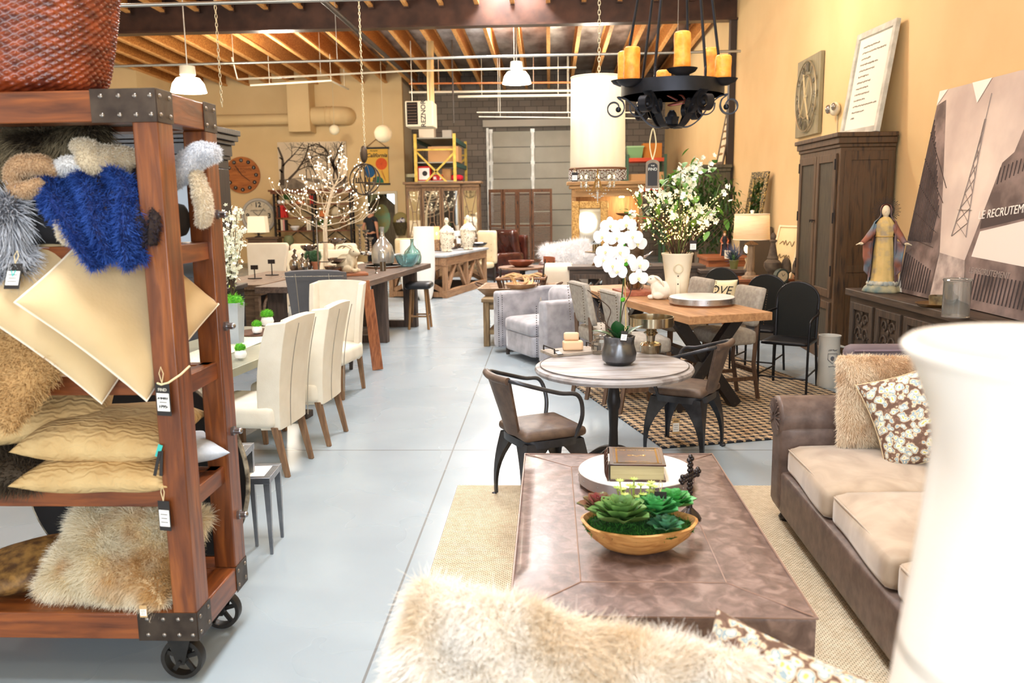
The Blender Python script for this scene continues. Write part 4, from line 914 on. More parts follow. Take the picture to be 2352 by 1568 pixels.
# paper lanterns, chains
def lantern(px,py,rpx,Y,label):
    c=D(px,py,Y); r=rpx*Y/F_PX; t=thing('paper_lantern',label,'lantern',c,group='round paper lanterns hanging at the far wall')
    MB().sph((0,0,0),r,(1,1,.96),28,30,lambda q:1+.012*math.sin(q.z*70)).build('shade',mat('paper_white',S(240,228,196),.8,trans=.0,emit=S(255,236,190),es=.12),t,ang=180)
    MB().cyl((0,0,r*.95),(0,0,zj(Y)-c[2]),.006,n=5).build('cord',mat('cord_pale',S(200,190,160),.8),t)
lantern(880,307,20,24,'large round white paper lantern beside the poster'); lantern(768,298,11.5,26,'small round white paper lantern below the duct')
def chain(name,label,px,y0,y1,Y,m=None,s=.03,ztop=None):
    a=D(px[0],y0,Y); b=D(px[1],y1,Y); z=ztop or zj(Y); o=V(b[0],Y,b[2]); n=max(2,int((z-b[2])/(s*1.5))); g=MB()
    if (z-b[2])/(s*1.5)>160: n=160; s=(z-b[2])/160/1.5
    for i in range(n):
        zz=(i+.5)*(z-b[2])/n
        pts=[(s*.42*math.cos(q)*(1 if i%2 else 0),s*.42*math.cos(q)*(0 if i%2 else 1),zz+s*math.sin(q)) for q in [2*PI*k/8 for k in range(8)]]
        g.tube(pts,s*.13,4,True)
    o_=g.build(name,m or mat('chain_pale',S(206,198,170),.4,.6),loc=o,ang=180); return tag(o_,label,'chain')
chain('hanging_chain','pale chain hanging down beside the white high bay lamp',(505,510),0,245,10.5,s=.032)
# duct
a=D(657,195,YW-.7); b=D(713,302,YW-.7)
t=thing('wall_duct','tan painted square duct with two round pipes on the far wall','duct',((a[0]+b[0])/2,YW-.35,b[2]))
w2=(b[0]-a[0])/2; hh=zj(YW)-b[2]+.05
MB().bb(-w2,-.36,0,w2,.34,hh).build('box_duct',WALL,t,bev=.01)
MB().cyl((-w2,0,.42),(-2.9,0,.42),.17,n=24).build('round_pipe',WALL,t,ang=30)
rp=MB().tube(smooth([(w2,0,.5),(w2+.4,0,.5),(w2+.75,0,.5),(w2+.95,.1,.5),(w2+1.02,.34,.5)],4),.28,24); rp.build('round_elbow',WALL,t,ang=40)
for x in (w2+.45,w2+.62): MB().tube([(x,.29*cosd(q),.5+.29*sind(q)) for q in range(0,360,15)],.012,5,True).build('seam_ring',WALL,t)
# small bracket camera etc.
def conduit(name,label,pts,r,m=None,cat='pipe',n=8,group=None): 
    mm=m or mat('conduit_steel',S(186,186,180),.35,.8); o=MB().tube(pts,r,n).build(name,mm,ang=60)
    a_,b_=Vector(pts[0]),Vector(pts[-1])
    for f in (.12,.5,.88):
        k=f*(len(pts)-1); i=min(int(k),len(pts)-2); q=Vector(pts[i]).lerp(Vector(pts[i+1]),k-i)
        if name!='drop_rod': MB().cyl(q,(q.x,q.y,zj(q.y)+.03),.006,n=5).build('hanger_rod',mm,o)
    return tag(o,label,cat,group)
PIPE=mat('black_pipe',S(70,64,60),.45,.4)
p0=G(740,0,5.25); p1=G(962,196,5.25); conduit('sprinkler_pipe','long dark sprinkler pipe running back under the steel beam',[(p1[0]+.02,6,5.25),(p1[0],p1[1],5.25),(p1[0],27,5.25)],.05,PIPE,n=12)
yq=17.0
a=D(262,152,yq); b=D(1300,126,yq); conduit('conduit','long pale conduit crossing under the joists',[(-11,yq,a[2]),(a[0],yq,a[2]),(b[0],yq,b[2]),(WX_-.2,yq,b[2])],.025)
a=D(250,14,9.5); b=D(660,0,9.5); conduit('conduit','pale conduit crossing in front of the steel beam',[(a[0]-1,9.5,a[2]),(b[0]+6,9.5,b[2])],.02)
yq=20.5
a=D(545,182,yq); b=D(930,163,yq); conduit('conduit','thin white conduit beside the wall duct',[(a[0]-.1,yq,a[2]+.5),(a[0],yq,a[2]),(b[0],yq,b[2]),(b[0]+4,yq,b[2])],.022,mat('conduit_white',S(226,220,200),.5))
a=D(575,196,23); b=D(760,185,23); c=D(800,205,25.5); conduit('conduit','bent conduit ending at the small spotlight bracket',[(a[0],23,a[2]),(b[0],23,b[2]),c],.025,mat('conduit_white',0))
yq=24.0
for (xa,ya,xb,yb,lb,r) in ((940,212,1311,210,'upper pale pipe crossing before the garage door',.03),(1052,222,1311,220,'white pipe bracket below the upper pale pipe',.035),(1095,258,1311,262,'thin pale pipe low before the garage door',.015),(1100,268,1311,276,'lowest thin pale pipe before the garage door',.015),(940,192,1311,192,'reddish pipe crossing just under the joists',.025)):
    a=D(xa,ya,yq); b=D(xb,yb,yq); conduit('overhead_pipe',lb,[a,(b[0]+2.4,yq,b[2])],r,mat('copper_pipe',S(196,120,70),.5) if 'reddish' in lb else mat('conduit_white',0))
a=D(1038,150,21.5); b=D(1042,282,21.5); conduit('drop_rod','thin dark rod dropping beside the pallet rack',[(b[0],21.5,zj(21.5)),b],.02,PIPE)
# electrical box on beam
# heater
a=D(930,232,21); b=D(985,290,21); hw=(b[0]-a[0]); hz=a[2]-b[2]
t=thing('unit_heater','white boxy unit heater with dark louvres hanging at the corner','heater',(a[0]+hw/2,21.2,b[2]))
HW=mat('heater_white',S(232,224,200),.5)
MB().bb(-hw/2,-.2,0,hw/2+.1,.6,hz).build('case',HW,t,bev=.02)
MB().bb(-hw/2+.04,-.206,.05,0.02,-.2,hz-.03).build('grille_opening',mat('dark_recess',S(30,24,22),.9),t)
for k in range(7): MB().box((-hw/4+.02,-.215,.1+k*(hz-.14)/6.6),(hw/2-.06,.05,.02),(25,0,0)).build('louvre',mat('louvre',S(92,74,64),.6),t)
text('REZNOR',.16,mat('logo_black',S(32,26,30),.6),t,(hw/2-.12,-.207,hz*.5),rot=(90,-90,0),bold=.002)
for x in (-hw/2+.1,hw/2-.05): MB().cyl((x,.3,hz),(x,.3,zj(21.5)-b[2]),.01,n=6).build('hanger_rod',mat('galvanised',0),t)
MB().tube([(hw/2,.3,hz),(hw/2,.3,hz+.5),(hw/2,.45,zj(21.5)-b[2])],.09,16).build('flue_pipe',mat('flue',S(206,186,140),.4,.5),t)
# pallet rack with boxes
a=D(953,308,24); b=D(1043,308,24); x0,x1=a[0],b[0]; zt=a[2]; y0,y1=24,27.2
YEL=mat('rack_yellow',S(226,196,90),.6,0,S(190,160,70),scale=8); TEA=mat('rack_teal',S(60,104,100),.6)
t=thing('pallet_rack','yellow and teal steel pallet rack in the recess','shelving',((x0+x1)/2,(y0+y1)/2,0)); cx,cy=(x0+x1)/2,(y0+y1)/2
for x in (x0,x1):
    for y in (y0,y1): MB().bb(x-cx-.04,y-cy-.04,0,x-cx+.04,y-cy+.04,zt).build('upright',YEL,t)
for y in (y0,y1):
    for za,zb_ in ((2.2,3.25),(3.3,2.2),(.5,1.6),(1.6,.5)): MB().bar((x0-cx,y-cy,za),(x1-cx,y-cy,zb_),.05,.03,up=(0,1,0)).build('diagonal_brace',YEL,t)
    MB().bar((x0-cx,y-cy,3.33),(x1-cx,y-cy,3.33),.04,.05).build('cross_brace',YEL,t)
SH_=(D(1000,312,24)[2]-.04,D(1000,370,24)[2]-.02,D(1000,412,24)[2]-.03)
for z in SH_:
    for x in (x0,x1): MB().bb(x-cx-.03,y0-cy,z-.12,x-cx+.03,y1-cy,z).build('beam',TEA,t)
    MB().bb(x0-cx,y0-cy,z-.03,x1-cx,y1-cy,z).build('deck',mat('deck_grey',S(150,150,140),.6),t)
def carton(label,x,y,z,dx,dy,dz,col='carton',c=None,rz=0,grp=None):
    t=thing('carton',label,'box',(x,y,z+.001),rz=rz,group=grp); MB().bb(-dx/2,-dy/2,0,dx/2,dy/2,dz).build('box',mat(col,c or S(196,152,104),.85,0,None),t,bev=.006)
    MB().bb(-dx/2-.002,-.03,dz-.08,dx/2+.002,.03,dz+.002).build('tape',mat('tape',S(170,130,84),.5),t); return t
z=SH_[1]; carton('long cardboard box on the upper deck of the pallet rack',cx+.2,y0+.7,z,.85,1.0,D(1000,338,24.2)[2]-z+.02); 
carton('second cardboard box behind it on the pallet rack',cx,y0+2.3,z,.8,.9,.42)
z=SH_[2]
def wcart(px,w,h,label,c):
    p=D(px,400,y0+.25); t=carton(label,p[0],y0+.3,z,w,.4,h,'carton_'+c,{'red':S(196,40,40),'white':S(240,236,232)}[c]); 
    MB().bb(-w/2+.03,-.205,.03,w/2-.03,-.2,h-.05).build('printed_panel',mat('carton_white_panel',S(238,232,230),.8),t); 
    k=MB(); fdisc(k,.02,h*.5,w*.2,-.208); k.build('printed_emblem',mat('logo_black',0) if h>.3 else mat('emblem_red',S(200,40,44),.7),t)
wcart(976,.36,.40,'white carton with red lid and dark emblem on the rack','red'); wcart(1006,.28,.16,'small white carton with red emblem beside it','red')
p=D(1026,405,24.4); carton('brown cardboard carton at the middle of the lower rack deck',p[0],24.5,z,.24,.3,.33)
o=tag(MB().pad((0,0,.08),(.4,.4,.16),.07,6).build('red_bag',mat('red_cloth',S(206,24,52),.7),ang=180),'crumpled red bag on the lower rack deck','bag'); p=D(1056,405,24.5); o.location=(p[0]-.12,24.6,z+.003)
z=SH_[0]; carton('white carton on the top deck of the pallet rack below the heater',cx-.25,y0+.4,z,.42,.5,.28,'carton_white2',S(222,214,196)); carton('small grey carton on the top deck of the rack',cx+.3,y0+.5,z,.26,.3,.22,'carton_grey',S(170,166,156))
# bookcase
a=D(627,436,26.7); b=D(806,436,26.7); bw=b[0]-a[0]; bz=a[2]; bxx=(a[0]+b[0])/2; byy=26.85
t=thing('bookcase','wide wood and iron bookcase with diagonal braces on the far wall','bookcase',(bxx,byy,0))
IR=mat('iron_dark',S(44,36,32),.6,.3); BW=wood('book_wood',S(140,84,50),S(96,54,32),'x')
pr=MB(); pr.bb(-bw/2-.12,-.3,bz-.06,bw/2+.12,.25,bz).bb(-bw/2-.06,-.26,bz-.13,bw/2+.06,.22,bz-.06); pr.build('cornice',BW,t,bev=.01)
SHZ=[D(700,yy,26.6)[2] for yy in (468,499,529,563)]
for z in SHZ+[.15]: MB().bb(-bw/2,-.22,z-.04,bw/2,.2,z).build('shelf',BW,t)
for x in (-bw/2+.03,0,bw/2-.03):
    for y in (-.2,.18): MB().bb(x-.03,y-.03,0,x+.03,y+.03,bz-.12).build('upright',IR,t)
    for k in range(12): MB().bb(x-.02,-.2,.25+k*.17,x+.02,.18,.27+k*.17).build('rung',IR,t)
for sx in (-1,1):
    for (za,zb_) in ((SHZ[1],bz-.15),(SHZ[3],SHZ[1]),(.2,SHZ[3])):
        x0,x1=sorted((sx*.05,sx*(bw/2-.05))); MB().bar((x0,.2,za),(x1,.2,zb_),.03,.012,up=(0,1,0)).build('diagonal_brace',IR,t); MB().bar((x1,.2,za),(x0,.2,zb_),.03,.012,up=(0,1,0)).build('diagonal_brace',IR,t)
def book(label,px,zz,h,w,c,lean=0,grp='books on the iron bookcase'):
    p=D(px,500,26.7); t=thing('book',label,'book',(p[0],26.72,zz+.001),rot=(0,lean,0),group=grp)
    MB().bb(-w/2,-.1,0,w/2,.1,h).build('cover',mat('book_'+c[0],c[1],.6),t,bev=.004); MB().bb(-w/2+.006,-.095,.006,w/2-.006,.102,h+.001-.006).build('pages',mat('pages',S(232,222,200),.9),t)
RD=('red',S(200,36,30)); BR=('brown',S(116,60,36)); BKc=('black',S(40,36,38)); CR=('cream',S(232,222,202)); PK=('pink',S(226,160,156))
z=SHZ[1]
for px,h,w,c,l,lb in ((639,.34,.05,BR,0,'brown book standing first at the left of the second shelf'),(643.5,.33,.06,BKc,0,'black book between the brown book and the red books'),(649.3,.38,.075,RD,0,'tallest thick red book upright on the second shelf'),(653.5,.37,.05,RD,0,'slim red book beside the tallest red book'),(659.5,.32,.05,RD,-14,'red book leaning against the upright red books')): book(lb,px,z,h,w,c,l)
z=SHZ[2]
for px,h,w,c,lb in ((648,.34,.06,CR,'cream book at the left end of the third shelf'),(652.6,.34,.05,PK,'pale pink book on the third shelf'),(656.5,.33,.05,BKc,'black book closing the left row of the third shelf'),(707,.32,.06,CR,'cream book mid shelf, left one of a pair'),(712,.32,.05,CR,'cream book mid shelf, right one of a pair')): book(lb,px,z,h,w,c)
z=SHZ[0]
for px,h,w,c,lb in ((717,.26,.05,RD,'small red book on the top shelf, left'),(721,.25,.04,RD,'small red book on the top shelf, right'),(725,.28,.05,BKc,'black book beside the small red books on the top shelf')): book(lb,px,z,h,w,c)
def knick(name,label,cat,px,zz,prof,m,n=14,sc=1):
    p=D(px,500,26.7); return lathed(name,label,cat,[(r*sc,zq*sc) for r,zq in prof],(p[0],26.72,zz+.001),m,n)
BALL=[(0,0),(.05,.02),(.08,.08),(.06,.14),(0,.17)]; POTP=[(.05,0),(.08,.12),(.085,.14),(0,.13)]; BOX_=[(.12,0),(.12,.1),(.0,.1)]
knick('white_owl','small white owl figurine at the left of the top shelf','figurine',643,SHZ[0],BALL,mat('white_ceramic',0),sc=.8); knick('white_owl','white owl figurine beside the little potted plant','figurine',652,SHZ[0],BALL,mat('white_ceramic',0),sc=.8)
t=thing('potted_fern','small fern in a cream pot on the top shelf','potted plant',(D(662,500,26.7)[0],26.72,SHZ[0]+.001)); MB().lathe(POTP,n=14).build('pot',mat('cream_pot',S(226,210,170),.7),t); o=MB().sph((0,0,.2),.1,(1.3,1,.7),8,6).build('foliage',mat('fern_green',S(60,92,44),.8),t); fur(o,'fronds',furmat('fern_f',S(44,80,36),S(90,130,60)),400,.08,.008,(0,0,.2),.5,seed=44,seg=3)
knick('terracotta_dish','orange animal shaped dish on the top shelf','figurine',692,SHZ[0],[(.14,0),(.16,.08),(.1,.1),(0,.09)],mat('terra_orange',S(206,120,66),.7))
knick('orange_fox','small orange animal figurine on the second shelf','figurine',741,SHZ[1],[(.0,0),(.12,.02),(.1,.12),(.12,.2),(0,.16)],mat('terra_orange',0)); knick('cream_bust','cream stone figurine on the second shelf behind the lit branches','figurine',772,SHZ[1],[(.1,0),(.16,.1),(.12,.22),(.05,.3),(0,.3)],STN)
knick('white_bowl','white and red painted bowl on the third shelf','bowl',676,SHZ[2],[(.07,0),(.15,.1),(.14,.14),(0,.1)],mat('white_ceramic',0)); knick('dark_box','low dark box on the third shelf','box',697,SHZ[2],BOX_,mat('dark_pot',0),4)
t=thing('shelf_plant','leafy green plant on the third shelf of the bookcase','potted plant',(D(743,500,26.7)[0],26.72,SHZ[2]+.001)); MB().lathe(POTP,n=12).build('pot',mat('white_ceramic',0),t); o=MB().sph((0,0,.2),.12,(1.2,1,.7),8,6).build('foliage',mat('fern_green',0),t); fur(o,'fronds',furmat('fern_f',0,0),500,.1,.009,(0,0,.2),.5,seed=45,seg=3)
knick('mantel_clock','round green edged clock on the lowest visible shelf','clock',660,SHZ[3],[(.1,0),(.12,.02),(.17,.15),(.12,.3),(0,.32)],mat('sage',S(130,140,104),.6),18)
knick('mask_figurine','carved brown mask figurine on the right of the third shelf','figurine',789,SHZ[2],[(.08,0),(.12,.12),(.1,.3),(.04,.36),(0,.36)],mat('carved_wood',S(150,112,76),.8,0,S(90,64,40),scale=12)); knick('dark_bowl','shallow dark wooden bowl on the lowest visible shelf','bowl',781,SHZ[3],[(.05,0),(.22,.12),(.2,.12),(0,.03)],mat('dark_pot',0),20)
# little cabinet with lamp below the clock
p=D(608,545,25.0); t=thing('small_cabinet','low dark wooden cabinet below the cream clock','cabinet',(p[0],25.2,0)); zc=D(600,545,25)[2]
MB().bb(-.5,-.25,0,.38,.25,zc-.05).build('body',wood('cab_brown',S(110,84,62),S(76,56,42),'x'),t,bev=.01); MB().bb(-.55,-.28,zc-.05,.43,.28,zc).build('top',wood('cab_brown',0,0,'x'),t,bev=.005)
for x in (-.28,.16): MB().bb(x-.18,-.262,.1,x+.18,-.25,zc-.12).build('door',wood('cab_brown',0,0,'x'),t,bev=.004)
t=thing('table_lamp','small lamp with a square cream shade in front of the cream clock','lamp',(D(590,540,25)[0],25.15,zc+.001)); MB().lathe([(.12,0),(.12,.02),(.03,.05),(.04,.14),(.02,.2)],n=14).build('base',mat('iron_dark',0),t)
MB().taper((0,0,.14),(.56,.34),(0,0,.62),(.5,.3)).build('lamp_shade',mat('shade_cream',S(250,238,210),.8,emit=S(255,236,200),es=.5),t)
# lit tree
tx=D(745,600,15.2)
t=thing('lit_branch_tree','white birch like tree with tiny glowing bulbs on its bare branches','lighted tree',(tx[0],15.2,0))
BIR=mat('birch',S(226,212,188),.8,0,S(190,172,146),scale=9,stretch=(4,4,.8)); tk=[]
zt=D(765,425,15.2)[2]; txt=D(765,440,15.2)[0]-tx[0]
trunk=smooth([(0,0,0),(.03,0,1.0),(.06,.0,1.6),(txt,0,2.15),(txt+.06,0,zt)],6); MB().tube(trunk,[.055*(1-.8*i/(len(trunk)-1)) for i in range(len(trunk))],10).build('trunk',BIR,t,ang=180)
rg=random.Random(12); br=MB(); bl=[]
def grow(p,a,el,L,r,dp):
    pts=[p]; q=p
    for i in range(4):
        el_=el+i*7+rg.gauss(0,7); a_=a+rg.gauss(0,14); q=q+Vector((math.cos(R(a_))*cosd(el_),math.sin(R(a_))*cosd(el_)*.8,sind(el_)))*L/4; pts.append(q)
        if dp>0 and i>0: grow(q,a_+rg.choice((-1,1))*rg.uniform(25,60),el_+rg.uniform(-15,25),L*rg.uniform(.35,.6),r*.6,dp-1)
    br.tube(smooth(pts,3),[r*(1-.6*k/12) for k in range(13)],5)
    bl.append(pts[-1])
for k in range(20):
    i=int(len(trunk)*.40+k*(len(trunk)*.5)/20); grow(Vector(trunk[i]),k*137.5%360,rg.uniform(-5,22) if k<15 else rg.uniform(25,50),rg.uniform(.62,.98)*(1-.026*k),.011,2)
br.build('branches',BIR,t,ang=180)
b_=MB()
for q in bl: b_.sph(q,.012,n=6,m=4)
b_.build('bulbs',mat('bulb_glow',S(255,244,220),.4,emit=S(255,240,212),es=2.6),t)['kind']='stuff'
# cream settee back and white sofa
LN2=mat('linen_white',S(232,222,202),.9,0,S(222,210,188),scale=3)
a=D(556,560,13.6); b=D(655,560,13.6); zt=a[2]
o=thing('settee','cream settee with a curved back behind the arched console','settee',((a[0]+b[0])/2,13.9,0)); w2=(b[0]-a[0])/2
poly=[(-w2,.1),(w2-.1,.1),(w2-.07,.45),(w2-.0,.62),(w2-.1,.8),(w2-.02,zt-.05),(w2-.05,zt),(-w2,zt)]
MB().prism(poly,-.12,.0,'y').build('back',LN2,o,bev=.02); MB().pad((0,.35,.33),(w2*2-.2,.7,.3),.08,6).build('seat',LN2,o,ang=180)
for x in (-w2+.1,w2-.15):
    for y in (0,.6): MB().bb(x-.03,y-.03,0,x+.03,y+.03,.2).build('leg',mat('dark_leg',0),o)
a=D(655,575,17.5); b=D(815,575,17.5); zt=D(700,572,17.5)[2]; w2=(b[0]-a[0])/2
o=thing('sofa','long white sofa seen from behind past the lit tree','sofa',((a[0]+b[0])/2,18.0,0))
MB().pad((0,-.4,zt/2+.02),(w2*2,.22,zt-.08),.07,8).build('back',LN2,o,ang=180); MB().pad((0,.1,.28),(w2*2-.3,.9,.4),.08,8).build('base',LN2,o,ang=180)
for s in (-1,1): MB().pad((s*(w2-.12),.1,.35),(.22,.95,.55),.08,8).build('arm',LN2,o,ang=180)
for s in (-1,1): MB().bb(s*w2*.85-.04,-.3,0,s*w2*.85+.04,.4,.085).build('foot',mat('dark_leg',0),o)
for k in range(3): MB().pad((-w2*.66+k*w2*.66,-.2,zt-.08),(w2*.62,.2,.36),.08,8).build('back_cushion',LN2,o,ang=180)
# arched console
c0=G(594,654,.87); t=thing('arched_console','dark wood console with carved arch panels left of the counter table','console',(c0[0]-.0,c0[1],0),rz=-4)
CN=wood('console_wood',S(134,108,84),S(92,72,56),'x',.6,3); CNy=wood('console_wood_y',S(134,108,84),S(92,72,56),'y',.6,3)
MB().bb(-.78,-.0,.80,.04,2.2,.87).build('top',CNy,t,bev=.008); MB().bb(-.74,.04,.72,.0,2.16,.80).build('apron',CNy,t,bev=.01)
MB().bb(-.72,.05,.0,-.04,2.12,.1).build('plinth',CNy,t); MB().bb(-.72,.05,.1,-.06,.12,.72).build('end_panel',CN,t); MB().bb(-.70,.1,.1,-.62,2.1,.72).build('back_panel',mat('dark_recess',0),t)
for y in (.06,.76,1.46,2.08): MB().bb(-.08,y-.04,.1,-.02,y+.04,.72).build('stile',CN,t,bev=.004)
for y in (.41,1.11,1.8): MB().tube([(-.05,y+.2*math.cos(q)*(1 if 1 else 0),.36+.32*math.sin(q)) if math.sin(q)>0 else (-.05,y+.2*math.cos(q),.36+.32*math.sin(q)*.75) for q in [2*PI*k/32 for k in range(32)]],.024,6,True).build('carved_arch',CN,t)
for (px,py,h,lb) in ((580,640,.16,'short black iron stand on the arched console'),(620,632,.2,'taller black iron stand with a plate on the arched console')):
    q=G(px,py,.88); t=thing('iron_stand',lb,'stand',(q[0],q[1]+.1,.871)); MB().lathe([(0,0),(.1,0),(.1,.012),(0,.012)],n=20,flat=.6).build('base',mat('iron_dark',0),t); MB().cyl((0,0,.01),(0,0,h),.008,n=6).build('rod',mat('iron_dark',0),t); MB().box((0,0,h),(.1,.02,.06)).build('plate',mat('iron_dark',0),t)
# man in the doorway
def man():
    y=25.9; hd=D(846,487,y); s=(hd[2]+.10)/1.74
    t=thing('person','person in a black t-shirt and dark trousers seen from behind at the doorway','person',(hd[0]+.06,y,0),rz=-28); t.scale=(s,)*3
    SK=mat('skin',S(206,150,120),.6,sub=.1); sk=bpy.data.meshes.new('body'); 
    J={'pel':(0,0,.95),'wai':(0,0,1.08),'che':(0,.01,1.28),'nb':(0,.02,1.46),'nk':(0,.04,1.54),'hd':(0,.07,1.63),'ht':(0,.06,1.70),
       'ls':(-.19,0,1.42),'le':(-.27,-.05,1.14),'lw':(-.2,.14,.98),'lh':(-.17,.18,.93),'rs':(.19,0,1.42),'re':(.34,-.12,1.15),'rw':(.27,-.02,.93),'rh':(.25,.02,.87),
       'lH':(-.1,0,.9),'lK':(-.11,.03,.5),'lA':(-.11,0,.09),'lF':(-.12,.15,.04),'rH':(.1,0,.9),'rK':(.11,.05,.5),'rA':(.12,0,.09),'rF':(.14,.15,.04)}
    Rd={'pel':.15,'wai':.14,'che':.16,'nb':.09,'nk':.058,'hd':.088,'ht':.075,'ls':.07,'le':.045,'lw':.032,'lh':.04,'rs':.07,'re':.045,'rw':.032,'rh':.04,'lH':.1,'lK':.065,'lA':.045,'lF':.04,'rH':.1,'rK':.065,'rA':.045,'rF':.04}
    Ed=[('pel','wai'),('wai','che'),('che','nb'),('nb','nk'),('nk','hd'),('hd','ht'),('nb','ls'),('ls','le'),('le','lw'),('lw','lh'),('nb','rs'),('rs','re'),('re','rw'),('rw','rh'),('pel','lH'),('lH','lK'),('lK','lA'),('lA','lF'),('pel','rH'),('rH','rK'),('rK','rA'),('rA','rF')]
    def skin(name,keys,infl,m,pr=None,extra=None):
        ks=[k for k in J if k in keys]; ix={k:i for i,k in enumerate(ks)}; JJ=dict(J); JJ.update(extra or {})
        me=bpy.data.meshes.new(name); me.from_pydata([JJ[k] for k in ks],[(ix[a],ix[b]) for a,b in Ed if a in ix and b in ix],[]); o=bpy.data.objects.new(name,me); COL.objects.link(o)
        md=o.modifiers.new('s','SKIN'); md.use_smooth_shade=True
        if not me.skin_vertices: me.attributes
        for k in ks:
            v=me.skin_vertices[0].data[ix[k]]; v.radius=(Rd[k]*infl,)*2 if k not in('pel','wai','che') else (Rd[k]*infl*1.05,Rd[k]*infl*.72); v.use_root=(k==(pr or ks[0]))
        sb=o.modifiers.new('sub','SUBSURF'); sb.levels=2; sb.render_levels=2; me.materials.append(m); return o
    bo=skin('body',list(J),1,SK); bo.parent=t
    for s_,hk in ((-1,'lh'),(1,'rh')):
        h=Vector(J[hk]); f=MB()
        for q in range(4): f.tube([h+Vector((-.024+.016*q,.01,-.02)),h+Vector((-.026+.017*q,.03,-.065)),h+Vector((-.024+.016*q,.045,-.095+.006*abs(q-1.5)))],[.0095,.0085,.007],6)
        f.tube([h+Vector((-s_*.03,.0,.0)),h+Vector((-s_*.05,.03,-.03)),h+Vector((-s_*.045,.045,-.055))],[.011,.0095,.008],6); f.build('fingers',SK,bo)
    tee=skin('t_shirt',['pel','wai','che','nb','ls','le','rs','re'],1.13,mat('tee_black',S(38,42,46),.85),extra={'le':(-.235,-.03,1.27),'re':(.275,-.065,1.27)}); tee.parent=t
    tr_=skin('trousers',['pel','lH','lK','lA','rH','rK','rA'],1.16,mat('trouser_black',S(26,26,32),.85)); tr_.parent=t
    MB().sph((0,.045,1.665),.105,(.86,1.0,1.08),16,12).build('hair',mat('hair_dark',S(58,46,38),.8),t,ang=180)
    fc=MB(); fc.sph((0,.135,1.64),.018,(.8,1.1,1.2),8,6)
    for s_ in (-1,1): fc.sph((s_*.092,.055,1.63),.02,(.5,1,1.3),8,6)
    fc.build('ears_and_nose',SK,bo)
    e=MB()
    for s_ in (-1,1): e.sph((s_*.034,.135,1.665),.01,n=6,m=5)
    e.build('eyes',mat('eye_dark',0),bo); MB().box((0,.14,1.6),(.045,.01,.008)).build('mouth',mat('lip',S(160,90,80),.6),bo)
    sh=MB()
    for s_ in (-1,1): sh.pad((s_*.12,.06,.045),(.1,.28,.09),.035,5)
    sh.build('shoes',mat('shoe',S(30,28,28),.6),t,ang=180)
man()
# birdhouse framed board in the annex, sconce bucket on wall edge
p=D(876,520,YF+1.6); zt=D(880,452,YF+1.6)[2]; zb_=D(880,560,YF+1.6)[2]-.6
t=thing('house_shaped_cabinet','tall house shaped wooden cabinet with a green panel beyond the doorway','cabinet',(p[0]+.05,YF+1.7,0)); w2=.5
MB().prism([(-w2,.0),(w2,.0),(w2,zt-.42),(0,zt),(-w2,zt-.42)],-.12,.12,'y').build('body',wood('cab_grey',S(140,118,84),S(100,82,58),'z'),t,bev=.01)
MB().prism([(w2*.55*math.cos(R(q)),1.35+.5*math.sin(R(q))) for q in range(0,360,20)],-.15,-.12,'y').build('green_panel',mat('sea_green',S(140,196,160),.6,0,S(200,180,110),scale=3),t)
for s in (-1,1): MB().bar((0,-.15,zt+.05),(s*(w2+.12),-.15,zt-.5),.1,.12).build('gable_trim',wood('cab_grey',0,0,'z'),t)
p=D(918,508,YF-.15); t=thing('wall_bucket','dark woven half bucket of flowers hung on the wall beside the doorway','bucket',(p[0]+.02,YF-.14,p[2]-.15)); MB().lathe([(0,-.3),(.14,-.3),(.26,.12),(.24,.12),(.13,-.26)],n=20,flat=.5).build('bucket',mat('rattan_dark',S(96,84,50),.7,0,S(50,44,28),scale=40),t); g=MB().sph((0,.04,.2),.24,(1,.3,1),14,10).build('back_plate',mat('rattan_light',S(160,146,90),.7),t); MB().sph((.07,-.04,.17),.1,n=10,m=7).sph((-.06,-.05,.14),.07,n=8,m=6).build('flowers',mat('flower_mix',S(240,236,240),.8,0,S(70,50,110),scale=9,lo=.5,hi=.56),t)
# orb chandelier
p=D(838,412,13); t=thing('orb_chandelier','open iron orb chandelier hanging from a pale chain','chandelier',(p[0],13,p[2])); r=35*13/F_PX
for k in range(6): e=Matrix.Rotation(R(30*k),3,'Z')@Matrix.Rotation(R(15*(k%3-1)),3,'X'); MB().tube([tuple(e@Vector((r*math.cos(q),0,r*math.sin(q)))) for q in [2*PI*i/40 for i in range(40)]],.008,5,True).build('orb_ring',mat('orb_iron',S(84,72,60),.5,.6),t)
MB().tube([(r*.6*math.cos(q),r*.6*math.sin(q),-r*.2) for q in [2*PI*i/30 for i in range(30)]],.008,5,True).build('candle_ring',mat('orb_iron',0),t)
for k in range(5): MB().cyl((r*.6*cosd(72*k),r*.6*sind(72*k),-r*.2),(r*.6*cosd(72*k),r*.6*sind(72*k),r*.12),.012,n=6).build('candle_sleeve',mat('orb_iron',0),t)
MB().cyl((0,0,-r),(0,0,r*1.3),.01,n=6).sph((0,0,r*1.6),.06,(1,1,2.2),8,6).build('stem',mat('orb_iron',0),t)
chain('hanging_chain','pale chain holding the orb chandelier',(833,838),0,345,13.0,s=.03)

